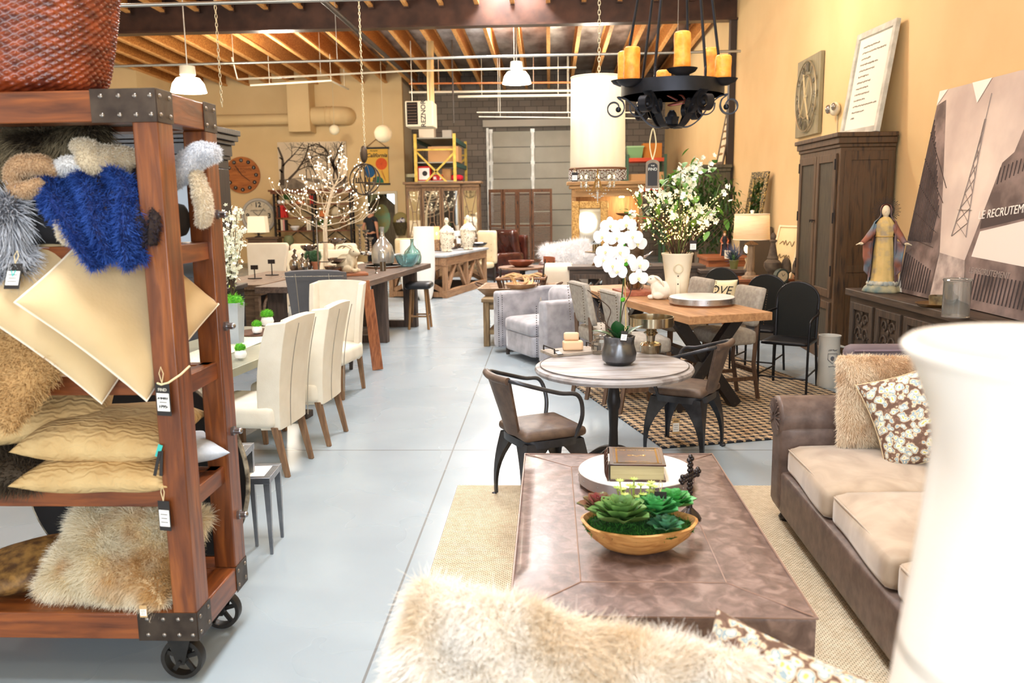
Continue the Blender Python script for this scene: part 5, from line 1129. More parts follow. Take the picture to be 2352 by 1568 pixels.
# ------------------------------------------------------------ mirrored breakfront cabinet
a=D(930,430,21.5); b=D(1100,430,21.5); zt=D(1000,417,21.5)[2]; w_=(b[0]-a[0]); cx=(a[0]+b[0])/2
CAB=wood('cab_oak',S(132,100,66),S(88,62,40),'z',.55,3); CABx=wood('cab_oak_x',S(138,106,72),S(92,66,44),'x',.55,3)
MIR=mat('mirror',S(238,236,226),.03,1)
t=thing('mirrored_cabinet','wide dark oak cabinet with four mirrored fretwork doors','cabinet',(cx,21.75,0))
MB().bb(-w_/2,-.2,0,w_/2,.35,.8).build('lower_cabinet',CABx,t,bev=.01); MB().bb(-w_/2-.03,-.25,.8,w_/2+.03,.37,.86).build('ledge',CABx,t,bev=.008)
MB().bb(-w_/2,-.14,.86,w_/2,.35,zt-.1).build('upper_cabinet',CAB,t)
g=MB()
for o_,z0,z1,m0 in ((0,zt-.14,zt-.06,0),(.06,zt-.06,zt,0)):
    g.bb(-w_/2-o_,-.16-o_,z0,w_/2+o_,.37,z1); g.bb(-w_*.28-o_,-.24-o_,z0,w_*.25+o_,-.1,z1)
g.build('cornice',CABx,t,bev=.01)
MB().bb(-w_*.28,-.2,.86,w_*.25,-.1,zt-.12).build('center_bay',CAB,t)
for k,(x0,x1,yy) in enumerate(((-w_*.49,-w_*.285,-.145),(-w_*.275,-w_*.015,-.205),(-w_*.01,w_*.245,-.205),(w_*.255,w_*.49,-.145))):
    d=MB(); z0,z1=.92,zt-.18; s=.05
    d.bb(x0,yy-.03,z0,x0+s,yy,z1).bb(x1-s,yy-.03,z0,x1,yy,z1).bb(x0+s,yy-.03,z0,x1-s,yy,z0+s).bb(x0+s,yy-.03,z1-s,x1-s,yy,z1)
    dr=d.build('door',CAB,t,bev=.003); MB().bb(x0+s,yy-.006,z0+s,x1-s,yy-.002,z1-s).build('mirror_panel',MIR,dr)
    f=MB(); m_=(x0+x1)/2; zc=(z0+z1)/2-.05; q=.05; ya=yy-.02
    for sx in (-1,1):
        f.bar((m_+sx*(x1-m_-s),ya,z1-s),(m_+sx*q,ya,zc+.13),.018,.014,up=(0,1,0)); f.bar((m_+sx*(x1-m_-s),ya,z0+s),(m_+sx*q,ya,zc-.13),.018,.014,up=(0,1,0)); f.bar((m_+sx*q,ya,zc-.14),(m_+sx*q,ya,zc+.14),.018,.014,up=(0,1,0))
    f.bar((m_-q,ya,zc+.13),(m_+q,ya,zc+.13),.014,.018,up=(0,1,0)); f.bar((m_-q,ya,zc-.13),(m_+q,ya,zc-.13),.014,.018,up=(0,1,0)); f.build('fretwork',CAB,dr)
# ------------------------------------------------------------ louvred folding screen
LVW=wood('shutter_wood',S(92,62,46),S(46,34,30),'z',.65,4,S(112,74,48)); LVX=wood('shutter_slat',S(82,56,42),S(42,32,28),'x',.65,5,S(104,72,54))
y0=26; zt=D(1200,434,y0)[2]
t=thing('folding_screen','four panel dark louvred shutter screen before the garage door','screen',(0,y0,0))
for k,(xa,xb,dy0,dy1) in enumerate(((1123.5,1156,0,-.16),(1157,1188,-.16,.02),(1189,1221,.02,-.14),(1222,1268,-.14,.0))):
    A=V(D(xa,500,y0)[0],dy0,0); B=V(D(xb,500,y0)[0],dy1,0); L_=(B-A).length; an=math.atan2(B.y-A.y,B.x-A.x)
    m=MB(); m.M=Matrix.Translation(A)@Matrix.Rotation(an,4,'Z')
    m.bb(0,-.018,.02,.06,.018,zt).bb(L_-.06,-.018,.02,L_,.018,zt).bb(.06,-.018,.05,L_-.06,.018,.16).bb(.06,-.018,zt-.1,L_-.06,.018,zt).bb(.06,-.018,zt*.5,L_-.06,.018,zt*.5+.06)
    p_=m.build('panel_frame',LVW,t)
    m=MB(); m.M=Matrix.Translation(A)@Matrix.Rotation(an,4,'Z'); n=44
    for i in range(n):
        z=.18+(zt-.3)*i/n
        if k==3 and i==31: continue
        if abs(z-zt*.5-.03)<.045: continue
        m.box((L_/2,0,z+.02),(L_-.12,.034,.006),(38,0,0))
    m.build('louvres',LVX,p_)
    for z in (zt*.82,zt*.5,zt*.15): MB().box((A.x,dy0-.02,z),(.03,.02,.09)).build('hinge',mat('iron_dark',0),t)
# ------------------------------------------------------------ tall white floor vases
VW=mat('vase_white',S(246,246,244),.5,0,None)
def ribbed(prof,ns=70):
    out=[]
    ps=[Vector((r,0,z)) for r,z in prof]; ps=smooth(ps,8)
    return [(p.x,p.z) for p in ps]
def tallvase(label,loc,h,r):
    t=thing('floor_vase',label,'vase',loc,group='tall white floor vases')
    pr=ribbed([(r*.55,0),(r*.78,h*.12),(r*.96,h*.35),(r,h*.6),(r*.97,h)]); MB().lathe(pr+[(r*.93,h-.0),(r*.9,h*.6),(0,h*.5)],n=40).build('body',VW,t,ang=60); return t
p=G(975,690); zt=D(972,521,p[1]+.0)[2]; tallvase('taller of the two white floor vases beside the trestle table',(p[0],p[1]+.15,0),zt,.205)
p=G(945,700); zt=D(945,552,16.4)[2]; tallvase('shorter white floor vase partly behind the taller one',(D(942,600,16.5)[0],16.55,0),zt,.2)
# ------------------------------------------------------------ trestle table with a zinc top
tt_=Vector((.232,.973,0)); nn_=Vector((-.973,.232,0)); O=V(-2.05,16.77,0); TL,TW=2.66,1.25; zt=.86
t=thing('trestle_table','reclaimed wood table with V braced sides and a grey stone top','table',(O.x,O.y,0)); t.rotation_euler[2]=math.atan2(tt_.y,tt_.x)
PIN=wood('reclaimed_pine',S(176,138,104),S(128,94,68),'x',.65,3,S(156,120,88)); PINz=wood('reclaimed_pine_z',S(176,138,104),S(128,94,68),'z',.65,3,S(156,120,88))
MB().bb(-.06,-.03,zt-.045,TL+.06,TW+.03,zt).build('top',mat('blue_stone',S(176,180,184),.4,0,S(150,154,160),scale=6,bump=.05),t,bev=.01)
for y in (0,TW-.1):
    MB().bb(-.02,y,zt-.22,TL,y+.1,zt-.045).build('apron',PIN,t,bev=.005); MB().bb(0,y,.0,TL,y+.1,.15).build('bottom_rail',PIN,t,bev=.005)
    for x in (.0,TL/2-.05,TL-.1): MB().bb(x,y+.005,.15,x+.1,y+.095,zt-.22).build('post',PINz,t,bev=.004)
    for (xa,xb) in ((.15,.62),(TL/2-.08,.78),(TL/2+.08,TL-.78),(TL-.15,TL-.62)): MB().bar((xa,y+.05,.15),(xb,y+.05,zt-.22),.08,.07,up=(0,1,0)).build('brace',PINz,t,bev=.004)
for x in (0,TL-.1):
    MB().bb(x,.1,zt-.2,x+.1,TW-.1,zt-.045).build('apron',PINz,t); MB().bb(x,.1,0.02,x+.1,TW-.1,.12).build('bottom_rail',PINz,t)
    for (ya,yb) in ((.1,TW-.1),(TW-.1,.1)): MB().bar((x+.05+(.0 if ya<yb else .001),ya,.14),(x+.05,yb,zt-.2),.09,.06,up=(1,0,0)).build('brace',PINz,t,bev=.004)
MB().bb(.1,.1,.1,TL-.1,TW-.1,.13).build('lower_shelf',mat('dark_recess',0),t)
def onR(px,py): q=G(px,py,zt); return (q[0],q[1],zt+.001)
t=thing('hurricane_lantern','tall rectangular antiqued glass lantern with a lit candle','lantern',onR(1004,576)); t.location.x-=.0; hh=D(1004,518,t.location.y)[2]-zt
MB().bb(-.075,-.075,0,.075,.075,.02).bb(-.075,-.075,hh-.015,-.06,.075,hh).bb(.06,-.075,hh-.015,.075,.075,hh).build('frame',mat('lantern_bronze',S(90,66,50),.5,.5),t)
for sx in (-1,1):
    for sy in (-1,1): MB().bb(sx*.075-.006,sy*.075-.006,0,sx*.075+.006,sy*.075+.006,hh).build('corner_post',mat('lantern_bronze',0),t)
g=MB().bb(-.065,-.065,.02,.065,.065,.24).build('speckled_glass',mat('speckled',S(190,150,106),.3,.3,S(92,62,44),scale=50),t); MB().cyl((0,0,.24),(0,0,.33),.03,n=14).build('candle',mat('wax',S(246,230,196),.5),t)
MB().sph((0,0,.37),.014,(1,1,2),8,6).build('flame',mat('flame',S(255,220,150),.5,emit=S(255,205,120),es=25),t); MB().bb(-.068,.055,.24,.068,.06,hh-.02).build('amber_pane',mat('amber',S(248,200,140),.4,emit=S(255,190,110),es=.8),t)
JAR=[(.07,0),(.09,.02),(.07,.05),(.115,.16),(.13,.27),(.12,.32),(.14,.34),(.13,.37),(.06,.44),(.03,.46),(.022,.49),(.042,.53),(.03,.58),(0,.595)]
ORN=mat('ornate_white',S(236,228,208),.7,0,S(150,130,104),scale=34,lo=.5,hi=.66,bump=.5)
for px,py,lb,s in ((1020,582,'ornate white lidded urn just behind the hurricane lantern',1.2),(1070,577,'ornate white lidded urn right of the branch candle holder',1.26)):
    q=onR(px,py); lathed('lidded_urn',lb,'urn',[(r*s,z*s) for r,z in JAR],(q[0],q[1]+.55,zt+.001),ORN,24)
q=onR(1070,570); lathed('ceramic_lantern','small octagonal white ceramic pot at the table edge','pot',[(.1,0),(.12,.02),(.13,.1),(.09,.16),(.05,.17),(.05,.2),(.07,.22),(.03,.24),(0,.24)],(q[0],q[1]+.1,zt+.001),ORN,8,ang=20)
q=onR(1022,577); t=thing('ceramic_elephant','low white ceramic animal shaped holder','figurine',(q[0]+.02,q[1]+.1,zt+.001)); g=MB(); g.pad((0,0,.1),(.24,.12,.09),.04,6)
for x in (-.08,.08):
    for y in (-.035,.035): g.cyl((x,y,0),(x,y,.08),.02,n=8)
g.sph((.13,0,.12),.05,n=10,m=8); g.build('body',mat('cream_glaze',S(238,228,206),.4),t)
q=onR(1046,575); t=thing('branch_candle_holder','twisted dark branch holding white candle cups','candle holder',(q[0],q[1]+.2,zt+.001)); g=MB(); cups=[(-.16,0,.22),(.0,-.04,.3),(.06,.06,.3),(.18,0,.4),(-.12,.05,.36),(.06,-.04,.14)]
for c in cups: g.tube(smooth([(0,0,.03),(c[0]*.7,c[1]-.05,c[2]*.3),(c[0]*.5,c[1]+.03,c[2]*.6),(c[0],c[1],c[2])],5),[.014-.0006*i for i in range(16)],6)
g.tube(smooth([(-.2,0,.04),(-.05,.02,.02),(.1,-.02,.05),(.22,0,.02)],5),.012,6); g.build('branch',mat('branch_dark',S(88,72,62),.7),t)
for c in cups: MB().lathe([(0,0),(.05,.0),(.056,.11),(.048,.11),(.04,.02),(0,.02)],c,16).build('cup',mat('white_ceramic',0),t)
q=onR(1100,568); t=thing('black_bowl','shallow black bowl of white stones at the table corner','bowl',(q[0]-.02,q[1]+.25,zt+.001)); MB().lathe([(0,0),(.09,0),(.19,.07),(.2,.09),(.17,.07),(.08,.02),(0,.02)],n=24).build('dish',mat('black_glaze',S(34,30,34),.3),t)
for k in range(12): MB().sph((.1*cosd(k*30)*(.4+.6*(k%3)/2),.1*sind(k*30)*(.4+.6*(k%3)/2),.08),.024,n=8,m=6).build('stone',mat('white_ceramic',0),t)
# beige tufted chairs behind the trestle
for px,Y,lb,rz in ((927,20.6,'beige tufted chair left of the white floor vases',180),(1105,19.95,'beige tufted chair between the trestle table and the recliner',150)):
    p=D(px,560,Y); zc=D(px,548,Y)[2] if px<1000 else D(px,530,Y)[2]
    t=thing('tufted_chair',lb,'chair',(p[0],Y,0),rz=rz); TF=mat('tuft_beige',S(222,206,172),.85,0,S(208,190,154),scale=4); MB().pad((0,.05,.42),(.5,.5,.14),.05,7).build('seat',TF,t,ang=180); MB().pad((0,-.26,.44+(zc-.44)/2),(.52,.12,zc-.44),.05,8).build('backrest',TF,t,ang=180)
    k=MB()
    for i in range(3):
        for j in range(3): k.sph((-.15+.15*i,-.2,.6+.15*j),.012,n=6,m=4)
    k.build('buttons',mat('tuft_button',S(190,168,130),.8),t)
    for x in (-.2,.2):
        for y in (-.24,.25): MB().taper((x,y,0),(.03,.03),(x,y,.36),(.045,.045)).build('leg',mat('dark_leg',0),t)
# ------------------------------------------------------------ leather recliner
LEA=mat('oxblood',S(84,40,30),.26,0,S(44,20,16),scale=3,coat=.3,bump=.12,bscale=7,col3=S(62,28,22))
p=G(1160,645); t=thing('leather_recliner','dark red brown leather recliner facing the trestle table','armchair',(p[0]-.1,p[1]+.55,0),rz=132)
MB().pad((0,.05,.25),(.86,.8,.42),.06,8).build('base',LEA,t,ang=180); MB().pad((0,.12,.46),(.56,.72,.18),.06,8,puff=.03).build('seat_cushion',LEA,t,ang=180)
for s in (-1,1): MB().pad((s*.36,.06,.42),(.18,.86,.5),.085,8).build('arm',LEA,t,ang=180)
o=MB().pad((0,-.38,.78),(.74,.26,.78),.1,14,fn=lambda q,p:(q.x+.012*mnoise.noise(Vector((q.x*9,q.z*5,1))),q.y+.05*mnoise.noise(Vector((q.x*7,q.z*3,4))),q.z)).build('back_cushion',LEA,t,ang=180); o.rotation_euler[0]=R(-12); o.location=(0,-.0,-.02)
MB().pad((0,-.48,.62),(.8,.14,.9),.05,8).build('back_shell',LEA,t,ang=180)
# ------------------------------------------------------------ round table, cross-back chair, bowl, leather sofa
p=D(1200,612,15.2); t=thing('round_wood_table','small round wooden table behind the basket table','table',(p[0],15.2,0)); z1=p[2]
MB().lathe([(0,z1-.04),(.42,z1-.04),(.44,z1-.02),(.43,z1),(0,z1)],n=36).build('tabletop',wood('round_wood',S(150,110,82),S(104,74,54),'x'),t); MB().cyl((0,0,0),(0,0,z1-.04),.05).lathe([(0,0),(.3,0),(.28,.04),(.06,.08)],n=20).build('pedestal',mat('iron_dark',0),t)
lathed('wooden_bowl','reddish wooden bowl on the small round table','bowl',[(0,0),(.1,0),(.2,.05),(.235,.11),(.215,.11),(.17,.05),(0,.02)],(p[0]-.02,15.15,z1+.001),mat('bowl_red',S(150,84,56),.35,0,S(116,60,40),scale=7),30)
p=D(1237,600,14.6); t=thing('cafe_chair','black metal cafe chair with a curved wooden top rail','chair',(p[0]-.02,14.75,0),rz=115)
BM=mat('black_metal',S(34,32,34),.4,.6)
MB().lathe([(0,.44),(.2,.44),(.21,.46),(0,.47)],n=24).build('seat',BM,t)
for s in (-1,1):
    MB().tube(smooth([(s*.19,-.17,0),(s*.18,-.18,.45),(s*.19,-.24,.88)],5),.016,8).build('back_leg',BM,t); MB().tube([(s*.17,.15,.45),(s*.2,.2,0)],.016,8).build('front_leg',BM,t)
MB().sheet(lambda u,v:(-.23+.46*u,-.25-.07*math.sin(PI*u)+.02,.82+.11*v),12,3,.02).build('top_rail',mat('rail_wood',S(150,86,58),.4),t,ang=60)
for s in (-1,1): MB().bar((s*.17,-.18,.48),(-s*.1,-.27,.84),.012,.035,up=(0,1,0)).build('cross_strap',BM,t)
# leather sofa with white fur
a=D(1240,600,15.8); b=D(1440,600,15.8); SL=mat('mauve_leather',S(124,84,78),.3,0,S(90,58,54),scale=4,bump=.1,bscale=12)
zt=D(1320,571,16.2)[2]; ln=b[0]-a[0]; t=thing('leather_sofa','brown leather roll arm sofa before the gold mirror','sofa',((a[0]+b[0])/2,16.29,0))
MB().pad((0,.0,.27),(ln-.1,.9,.4),.06,8).build('base',SL,t,ang=180); MB().pad((.04,.42,zt/2+.1),(ln-.2,.2,zt-.25),.09,8).build('back',SL,t,ang=180)
for s in (-1,1):
    MB().bb(s*(ln/2-.15)-.04,-.35,0,s*(ln/2-.15)+.04,.35,.09).build('foot',mat('dark_leg',0),t)
    MB().pad((s*(ln/2-.1),-.02,.34),(.2,.95,.5),.06,8).cyl((s*(ln/2-.1),-.5,.62),(s*(ln/2-.1),.42,.62),.14,n=24).build('rolled_arm',SL,t,ang=50)
for s in (-1,1): MB().pad((s*(ln/4-.05),-.05,.52),(ln/2-.16,.7,.16),.06,8).build('seat_cushion',SL,t,ang=180)
p=D(1295,592,15.7); o=MB().cushion(.95,.62,.22,.05,16,.03,4).build('fur_throw',mat('fur_hide_white',S(244,242,240),.9),ang=180); tag(o,'fluffy white fur throw piled on the leather sofa','throw'); pose(o,(p[0]+.08,15.95,.86),40,10,8)
fur(o,'fur',furmat('fur_snow',S(236,234,236),S(254,253,252)),9000,.11,.004,(0,-.2,.1),.45,seed=61)
# white slipcovered chair end and ottoman cloth (beige upholstered end)
a=D(1250,612,12.9); b=D(1310,612,12.9); t=thing('upholstered_chair','tall beige upholstered chair end beside the dark sideboard','chair',((a[0]+b[0])/2+.03,13.35,0)); zt=a[2]; w_=b[0]-a[0]+.06
BE=mat('beige_uph',S(222,208,188),.9,0,S(212,196,174),scale=3); MB().pad((0,0,zt/2+.04),(w_,.85,zt-.08),.03,7).build('side_panel',BE,t,ang=180)
for s in (-1,1): MB().cyl((s*w_*.4,-.35,0),(s*w_*.4,-.35,.1),.025).build('foot',mat('dark_leg',0),t)
# ------------------------------------------------------------ reclaimed side table with tray, basket and shell bowl
p=G(1117,795); q=G(1112,680,.62); t=thing('reclaimed_side_table','rustic reclaimed wood side table behind the grey armchair','side table',(p[0],p[1],0),rz=-4)
RC=wood('reclaimed_grey',S(156,132,96),S(104,82,56),'z',.7,4,S(130,106,74)); RCx=wood('reclaimed_grey_x',S(156,132,96),S(104,82,56),'x',.7,4); ht=.64
MB().bb(-.05,-.05,ht-.05,.92,1.25,ht).build('tabletop',RCx,t,bev=.006)
for x in (0,.82):
    for y in (0,1.12): MB().bb(x-.03,y-.03,0,x+.05,y+.05,ht-.05).build('leg',RC,t,bev=.008)
for y in (0,1.12): MB().bb(.05,y,ht-.15,.79,y+.03,ht-.05).build('apron',RCx,t); MB().bb(.05,y-.01,.16,.79,y+.05,.22).build('rail',RCx,t)
MB().bb(0,.05,ht-.15,.03,1.09,ht-.05).build('apron',RC,t); MB().bb(-.0,.05,.16,.87,1.12,.185).build('lower_shelf',RCx,t)
o=tag(MB().pad((0,0,.2),(.08,.4,.4),.03,6).build('hide_basket',mat('hide_brown',S(92,58,36),.9),ang=180),'dark brown hide covered basket on the lower shelf of the side table','basket'); o.location=(p[0]+.22,p[1]+.35,.187)
X0,Y0=p[0],p[1]
t=thing('dough_tray','long whitewashed wooden dough tray with handles on the side table','tray',(X0+.42,Y0+.55,ht+.001),rz=-4)
TRW=wood('tray_wood',S(176,150,122),S(126,98,72),'x',.6,5)
MB().add([(x*sx,y*sy,z) for (x,y,z) in ((.42,.3,0),(.52,.42,.11),(.49,.39,.11),(.39,.27,.02)) for sx,sy in ((-1,-1),(1,-1),(1,1),(-1,1))],[(0,3,2,1)]+[(i*4+k,i*4+(k+1)%4,(i+1)*4+(k+1)%4,(i+1)*4+k) for i in range(3) for k in range(4)]+[(12,13,14,15)]).build('tray_body',TRW,t,ang=20)
for s in (-1,1): MB().tube([(s*.5+s*.1*sind(q),.14*cosd(q),.1+.05*sind(q)) for q in range(0,181,15)],.012,6).build('handle',mat('rope_dark',S(84,60,44),.8),t)
t=thing('ribbed_basket','dark ribbed iron and wood basket full of driftwood on the tray','basket',(X0+.46,Y0+.72,ht+.03),rz=-4)
k=MB()
for i in range(40):
    a_=360*i/40; xx,yy=.34*max(-1,min(1,1.25*cosd(a_))),.22*max(-1,min(1,1.25*sind(a_))); k.bar((xx*.86,yy*.86,0),(xx,yy,.17),.012,.012)
k.build('ribs',mat('rope_dark',0),t)
MB().bb(-.34,-.22,.16,-.28,.22,.185).bb(.28,-.22,.16,.34,.22,.185).bb(-.28,-.22,.16,.28,-.17,.185).bb(-.28,.17,.16,.28,.22,.185).bb(-.28,-.18,0,.28,.18,.015).build('rim',mat('basket_brown',S(128,90,60),.6),t)
rg=random.Random(5)
for i in range(14): x,y=rg.uniform(-.22,.22),rg.uniform(-.12,.12); a_=rg.uniform(-30,30); MB().tube([(x-.12*cosd(a_),y-.1*sind(a_),.16+.02*i/7),(x,y,.19+.02*i/7),(x+.12*cosd(a_),y+.1*sind(a_),.15+.03*i/7)],[.012,.016,.01],6).build('driftwood',mat('driftwood',S(206,172,124),.8,0,S(160,120,80),scale=12),t)
for s in (-1,1): MB().tube([(s*.3,.06*cosd(q),.18+.12*sind(q)) for q in range(0,181,20)],.01,6).build('handle',mat('iron_dark',0),t)
q=G(1198,655,ht+.16); t=thing('shell_bowl','shallow wooden bowl of pointed antler pieces at the right of the basket','bowl',(q[0],q[1]-.25,ht+.112))
MB().lathe([(0,0),(.08,0),(.17,.05),(.215,.1),(.2,.1),(.15,.05),(0,.02)],n=28).build('dish',mat('bowl_tan',S(186,142,98),.45,0,S(150,106,66),scale=8),t)
for i in range(14): a_=rg.uniform(0,360); r0=rg.uniform(0,.1); MB().tube(smooth([(r0*cosd(a_),r0*sind(a_),.06),((r0+.05)*cosd(a_+20),(r0+.05)*sind(a_+20),.1),((r0+.07)*cosd(a_+50),(r0+.07)*sind(a_+50),.16+.04*rg.random())],4),[.02,.021,.02,.018,.015,.012,.009,.005,.002],6).build('antler',mat('antler',S(226,196,146),.6,0,S(160,116,70),scale=10),t)
# ------------------------------------------------------------ grey barrel armchair
GV=mat('grey_velvet',S(180,178,184),.8,0,S(146,144,150),scale=7,detail=6,lo=.35,hi=.65,sheen=.5,bump=.05)
A=V(-.64,10.53,0); B=V(-.15,9.59,0); fx=(B-A).normalized(); mid=(A+B)/2; dr_=Vector((-fx.y,fx.x,0)) # local x along front, local y toward back
if dr_.x<0: dr_=-dr_
W_=(B-A).length+.04; t=thing('grey_armchair','pale grey velvet barrel armchair with black nailheads facing the aisle','armchair',(mid.x,mid.y,0)); t.rotation_euler[2]=math.atan2(fx.y,fx.x)
dp=.92; ah=.78
def shell(u,v):
    s=u*3; z=.07+(ah-.07+ (.05*math.sin(PI*min(1,max(0,(s-.55)/1.9))) if .55<s<2.45 else 0))*v
    if s<1: x,y=-W_/2,dp*.72*s
    elif s<2: a_=PI*(s-1); x,y=-W_/2*math.cos(a_),dp*.72+dp*.28*math.sin(a_)
    else: x,y=W_/2,dp*.72*(3-s)
    return (x,y,z)
MB().sheet(shell,54,10,.17).build('barrel_shell',GV,t,ang=60,bev=.05,seg=4)
MB().pad((0,dp*.42,.21),(W_-.32,dp*.8,.26),.03,8).build('seat_base',GV,t,ang=180); MB().pad((0,dp*.40,.41),(W_-.33,dp*.8,.17),.05,10,puff=.03).build('seat_cushion',GV,t,ang=180)
MB().pad((0,dp*.74,.62),(W_-.36,.2,.42),.08,10,puff=.02).build('back_cushion',GV,t,ang=180)
k=MB()
for s in (-1,1):
    for i in range(24): k.sph((s*(W_/2+.004),.055,.1+i*(ah-.12)/24),.008,n=6,m=4)
    for i in range(24): k.sph((s*(W_/2-.02),-.006,.1+i*(ah-.14)/24),.007,n=6,m=4)
k.build('nailheads',mat('nail_black',S(26,24,26),.4,.5),t)
for x in (-W_/2+.1,W_/2-.1):
    for y in (.08,dp*.75): MB().cyl((x,y,0),(x,y,.08),.025,n=10).build('foot',mat('dark_leg',0),t)
q=D(1242,702,9.55); price_tag((q[0],9.62,q[2]+.02),'black and white swing tag on the arm of the grey armchair',rz=40,h=.14,w=.055,words='',tilt=0)
# ------------------------------------------------------------ drum pendant with bead fringe
yD=9.0; zt=D(1375,178,yD)[2]; zb_=D(1372,388,yD)[2]; c=D(1373,280,yD); r=61.5*yD/F_PX
t=thing('drum_pendant','tall cream drum shade pendant with a beaded fringe and small crystal chandelier','pendant lamp',(c[0],yD,zb_)); hh=zt-zb_
MB().lathe([(r,0),(r*.97,hh)],n=56).build('drum_shade',mat('shade_silk',S(244,234,208),.8,0,S(236,222,190),scale=2,stretch=(4,4,.4),emit=S(255,238,200),es=.35),t,ang=180)
MB().tube([(r*1.01*math.cos(2*PI*k/56),r*1.01*math.sin(2*PI*k/56),0) for k in range(56)],.012,6,True).build('trim_band',mat('trim_brown',S(112,74,50),.7),t)
MB().tube([(r*.97*math.cos(2*PI*k/56),r*.97*math.sin(2*PI*k/56),hh) for k in range(56)],.006,6,True).build('top_rim',mat('shade_silk',0),t)
g=MB(); g2=MB()
for k in range(64):
    a_=2*PI*k/64; rr=r*(1.04)
    for j in range(6): (g if (j+k)%3 else g2).sph((rr*math.cos(a_),rr*math.sin(a_),-.02-.017*j),.0062,n=5,m=4)
g.build('clear_beads',mat('bead_clear',S(220,214,206),.1,.2),t)['kind']='stuff'; g2.build('amber_beads',mat('bead_brown',S(104,60,50),.2),t)['kind']='stuff'
g=MB()
for k in range(8):
    a_=2*PI*k/8; g.tube(smooth([(0,0,-.03),(.06*math.cos(a_),.06*math.sin(a_),-.22),(.13*math.cos(a_),.13*math.sin(a_),-.2),(.17*math.cos(a_),.17*math.sin(a_),-.12)],4),.004,5)
g.cyl((0,0,.1),(0,0,-.24),.008,n=6); g.build('chandelier_arms',mat('brass_dim',S(190,156,100),.3,.8),t)
g=MB()
for k in range(8):
    a_=2*PI*k/8; x,y=.17*math.cos(a_),.17*math.sin(a_)
    g.lathe([(0,0),(.012,-.01),(.006,-.02),(.014,-.045),(0,-.065)],(x,y,-.13),6)
    for j in range(7): f=j/6; g.sph((x*(1-f),y*(1-f),-.13-.12*math.sin(f*PI*.6)-.05*f),.008,n=5,m=4)
for j in range(6): g.sph((0,0,-.24-.02*j),.016-.002*j,n=6,m=5)
g.build('crystal_drops',mat('crystal',S(232,228,220),.05,0,trans=.4),t)['kind']='stuff'
g=MB()
for k in range(8): a_=2*PI*k/8; g.sph((.17*math.cos(a_),.17*math.sin(a_),-.08),.009,(1,1,2.4),6,5)
g.build('small_bulbs',mat('bulb_warm',S(255,220,160),.4,emit=S(255,196,120),es=8),t)
chain('hanging_chain','pale chain holding the cream drum pendant',(1377,1376),0,174,9.0,s=.03)
price_tag(D(1320,396,8.72),'small brown swing tag on the fringe of the drum pendant',h=.09,w=.06,words='')

# ------------------------------------------------------------ pine hutch and gold mirror
a=D(1314,418,17.2); b=D(1478,418,17.2); w_=b[0]-a[0]; zt=D(1390,416,17.2)[2]; cx=(a[0]+b[0])/2
PN=wood('pine_hutch',S(188,148,98),S(150,112,70),'x',.6,3); PNz=wood('pine_hutch_z',S(184,144,96),S(146,108,68),'z',.6,3)
t=thing('pine_hutch','pale pine open hutch with a lit interior behind the drum pendant','hutch',(cx,17.5,0))
MB().bb(-w_/2,-.28,0,w_/2,.3,.9).build('lower_cabinet',PN,t,bev=.01)
for s in (-1,1): MB().bb(min(s*w_/2,s*(w_/2-.08)),-.2,.9,max(s*w_/2,s*(w_/2-.08)),.3,zt-.14).build('side',PNz,t)
MB().bb(-w_/2+.08,.26,.9,w_/2-.08,.3,zt-.14).build('back_panel',PNz,t); MB().bb(-w_/2+.08,-.16,1.42,w_/2-.08,.26,1.46).build('shelf',PN,t); MB().bb(-w_/2,-.22,zt-.3,w_/2,-.18,zt-.14).build('frieze',PN,t)
MB().bb(-w_/2-.05,-.27,zt-.14,w_/2+.05,.32,zt-.07).bb(-w_/2-.1,-.32,zt-.07,w_/2+.1,.34,zt).build('cornice',PN,t,bev=.01)
g=MB()
for i in range(36): g.tube([(-w_/2+.04+i*w_/36,-.285,zt-.19),(-w_/2+.04+i*w_/36+.02,-.29,zt-.165),(-w_/2+.04+i*w_/36+.04,-.285,zt-.15)],.01,5)
g.build('rope_moulding',PN,t)['kind']='stuff'
lp=MB().cyl((.42*w_/2,-.05,zt-.32),(.42*w_/2,-.05,zt-.3),.05,n=16).build('puck_light',mat('glow_bulb',0),t); point((cx+.42*w_/2,17.42,zt-.42),14,(1,.78,.45),.04)
p=D(1437,465,17.3); lathed('cake_stand','wooden footed stand on the upper shelf of the lit hutch','cake stand',[(0,0),(.09,0),(.05,.03),(.03,.1),(.15,.13),(.2,.17),(.17,.17),(0,.15)],(p[0],17.4,1.462),wood('stand_wood',S(150,108,70),S(110,76,46),'x'),24)
a=D(1315,460,16.75); b=D(1400,460,16.75); w2=(b[0]-a[0]); zt=a[2]
GD=mat('gold_frame',S(196,158,92),.45,.5,S(140,104,56),scale=40,bump=.5)
t=thing('gold_mirror','large ornate gold framed mirror leaning on the pine hutch','mirror',((a[0]+b[0])/2,16.9,.0),rot=(-9,0,0)); g=MB(); s=.15
g.bb(-w2/2,-.04,.02,-w2/2+s,.03,zt).bb(w2/2-s,-.04,.02,w2/2,.03,zt).bb(-w2/2+s,-.04,.02,w2/2-s,.03,s).bb(-w2/2+s,-.04,zt-s,w2/2-s,.03,zt); g.build('frame',GD,t,bev=.015)
MB().bb(-w2/2+s,-.01,s,w2/2-s,.0,zt-s).build('mirror_glass',MIR,t)
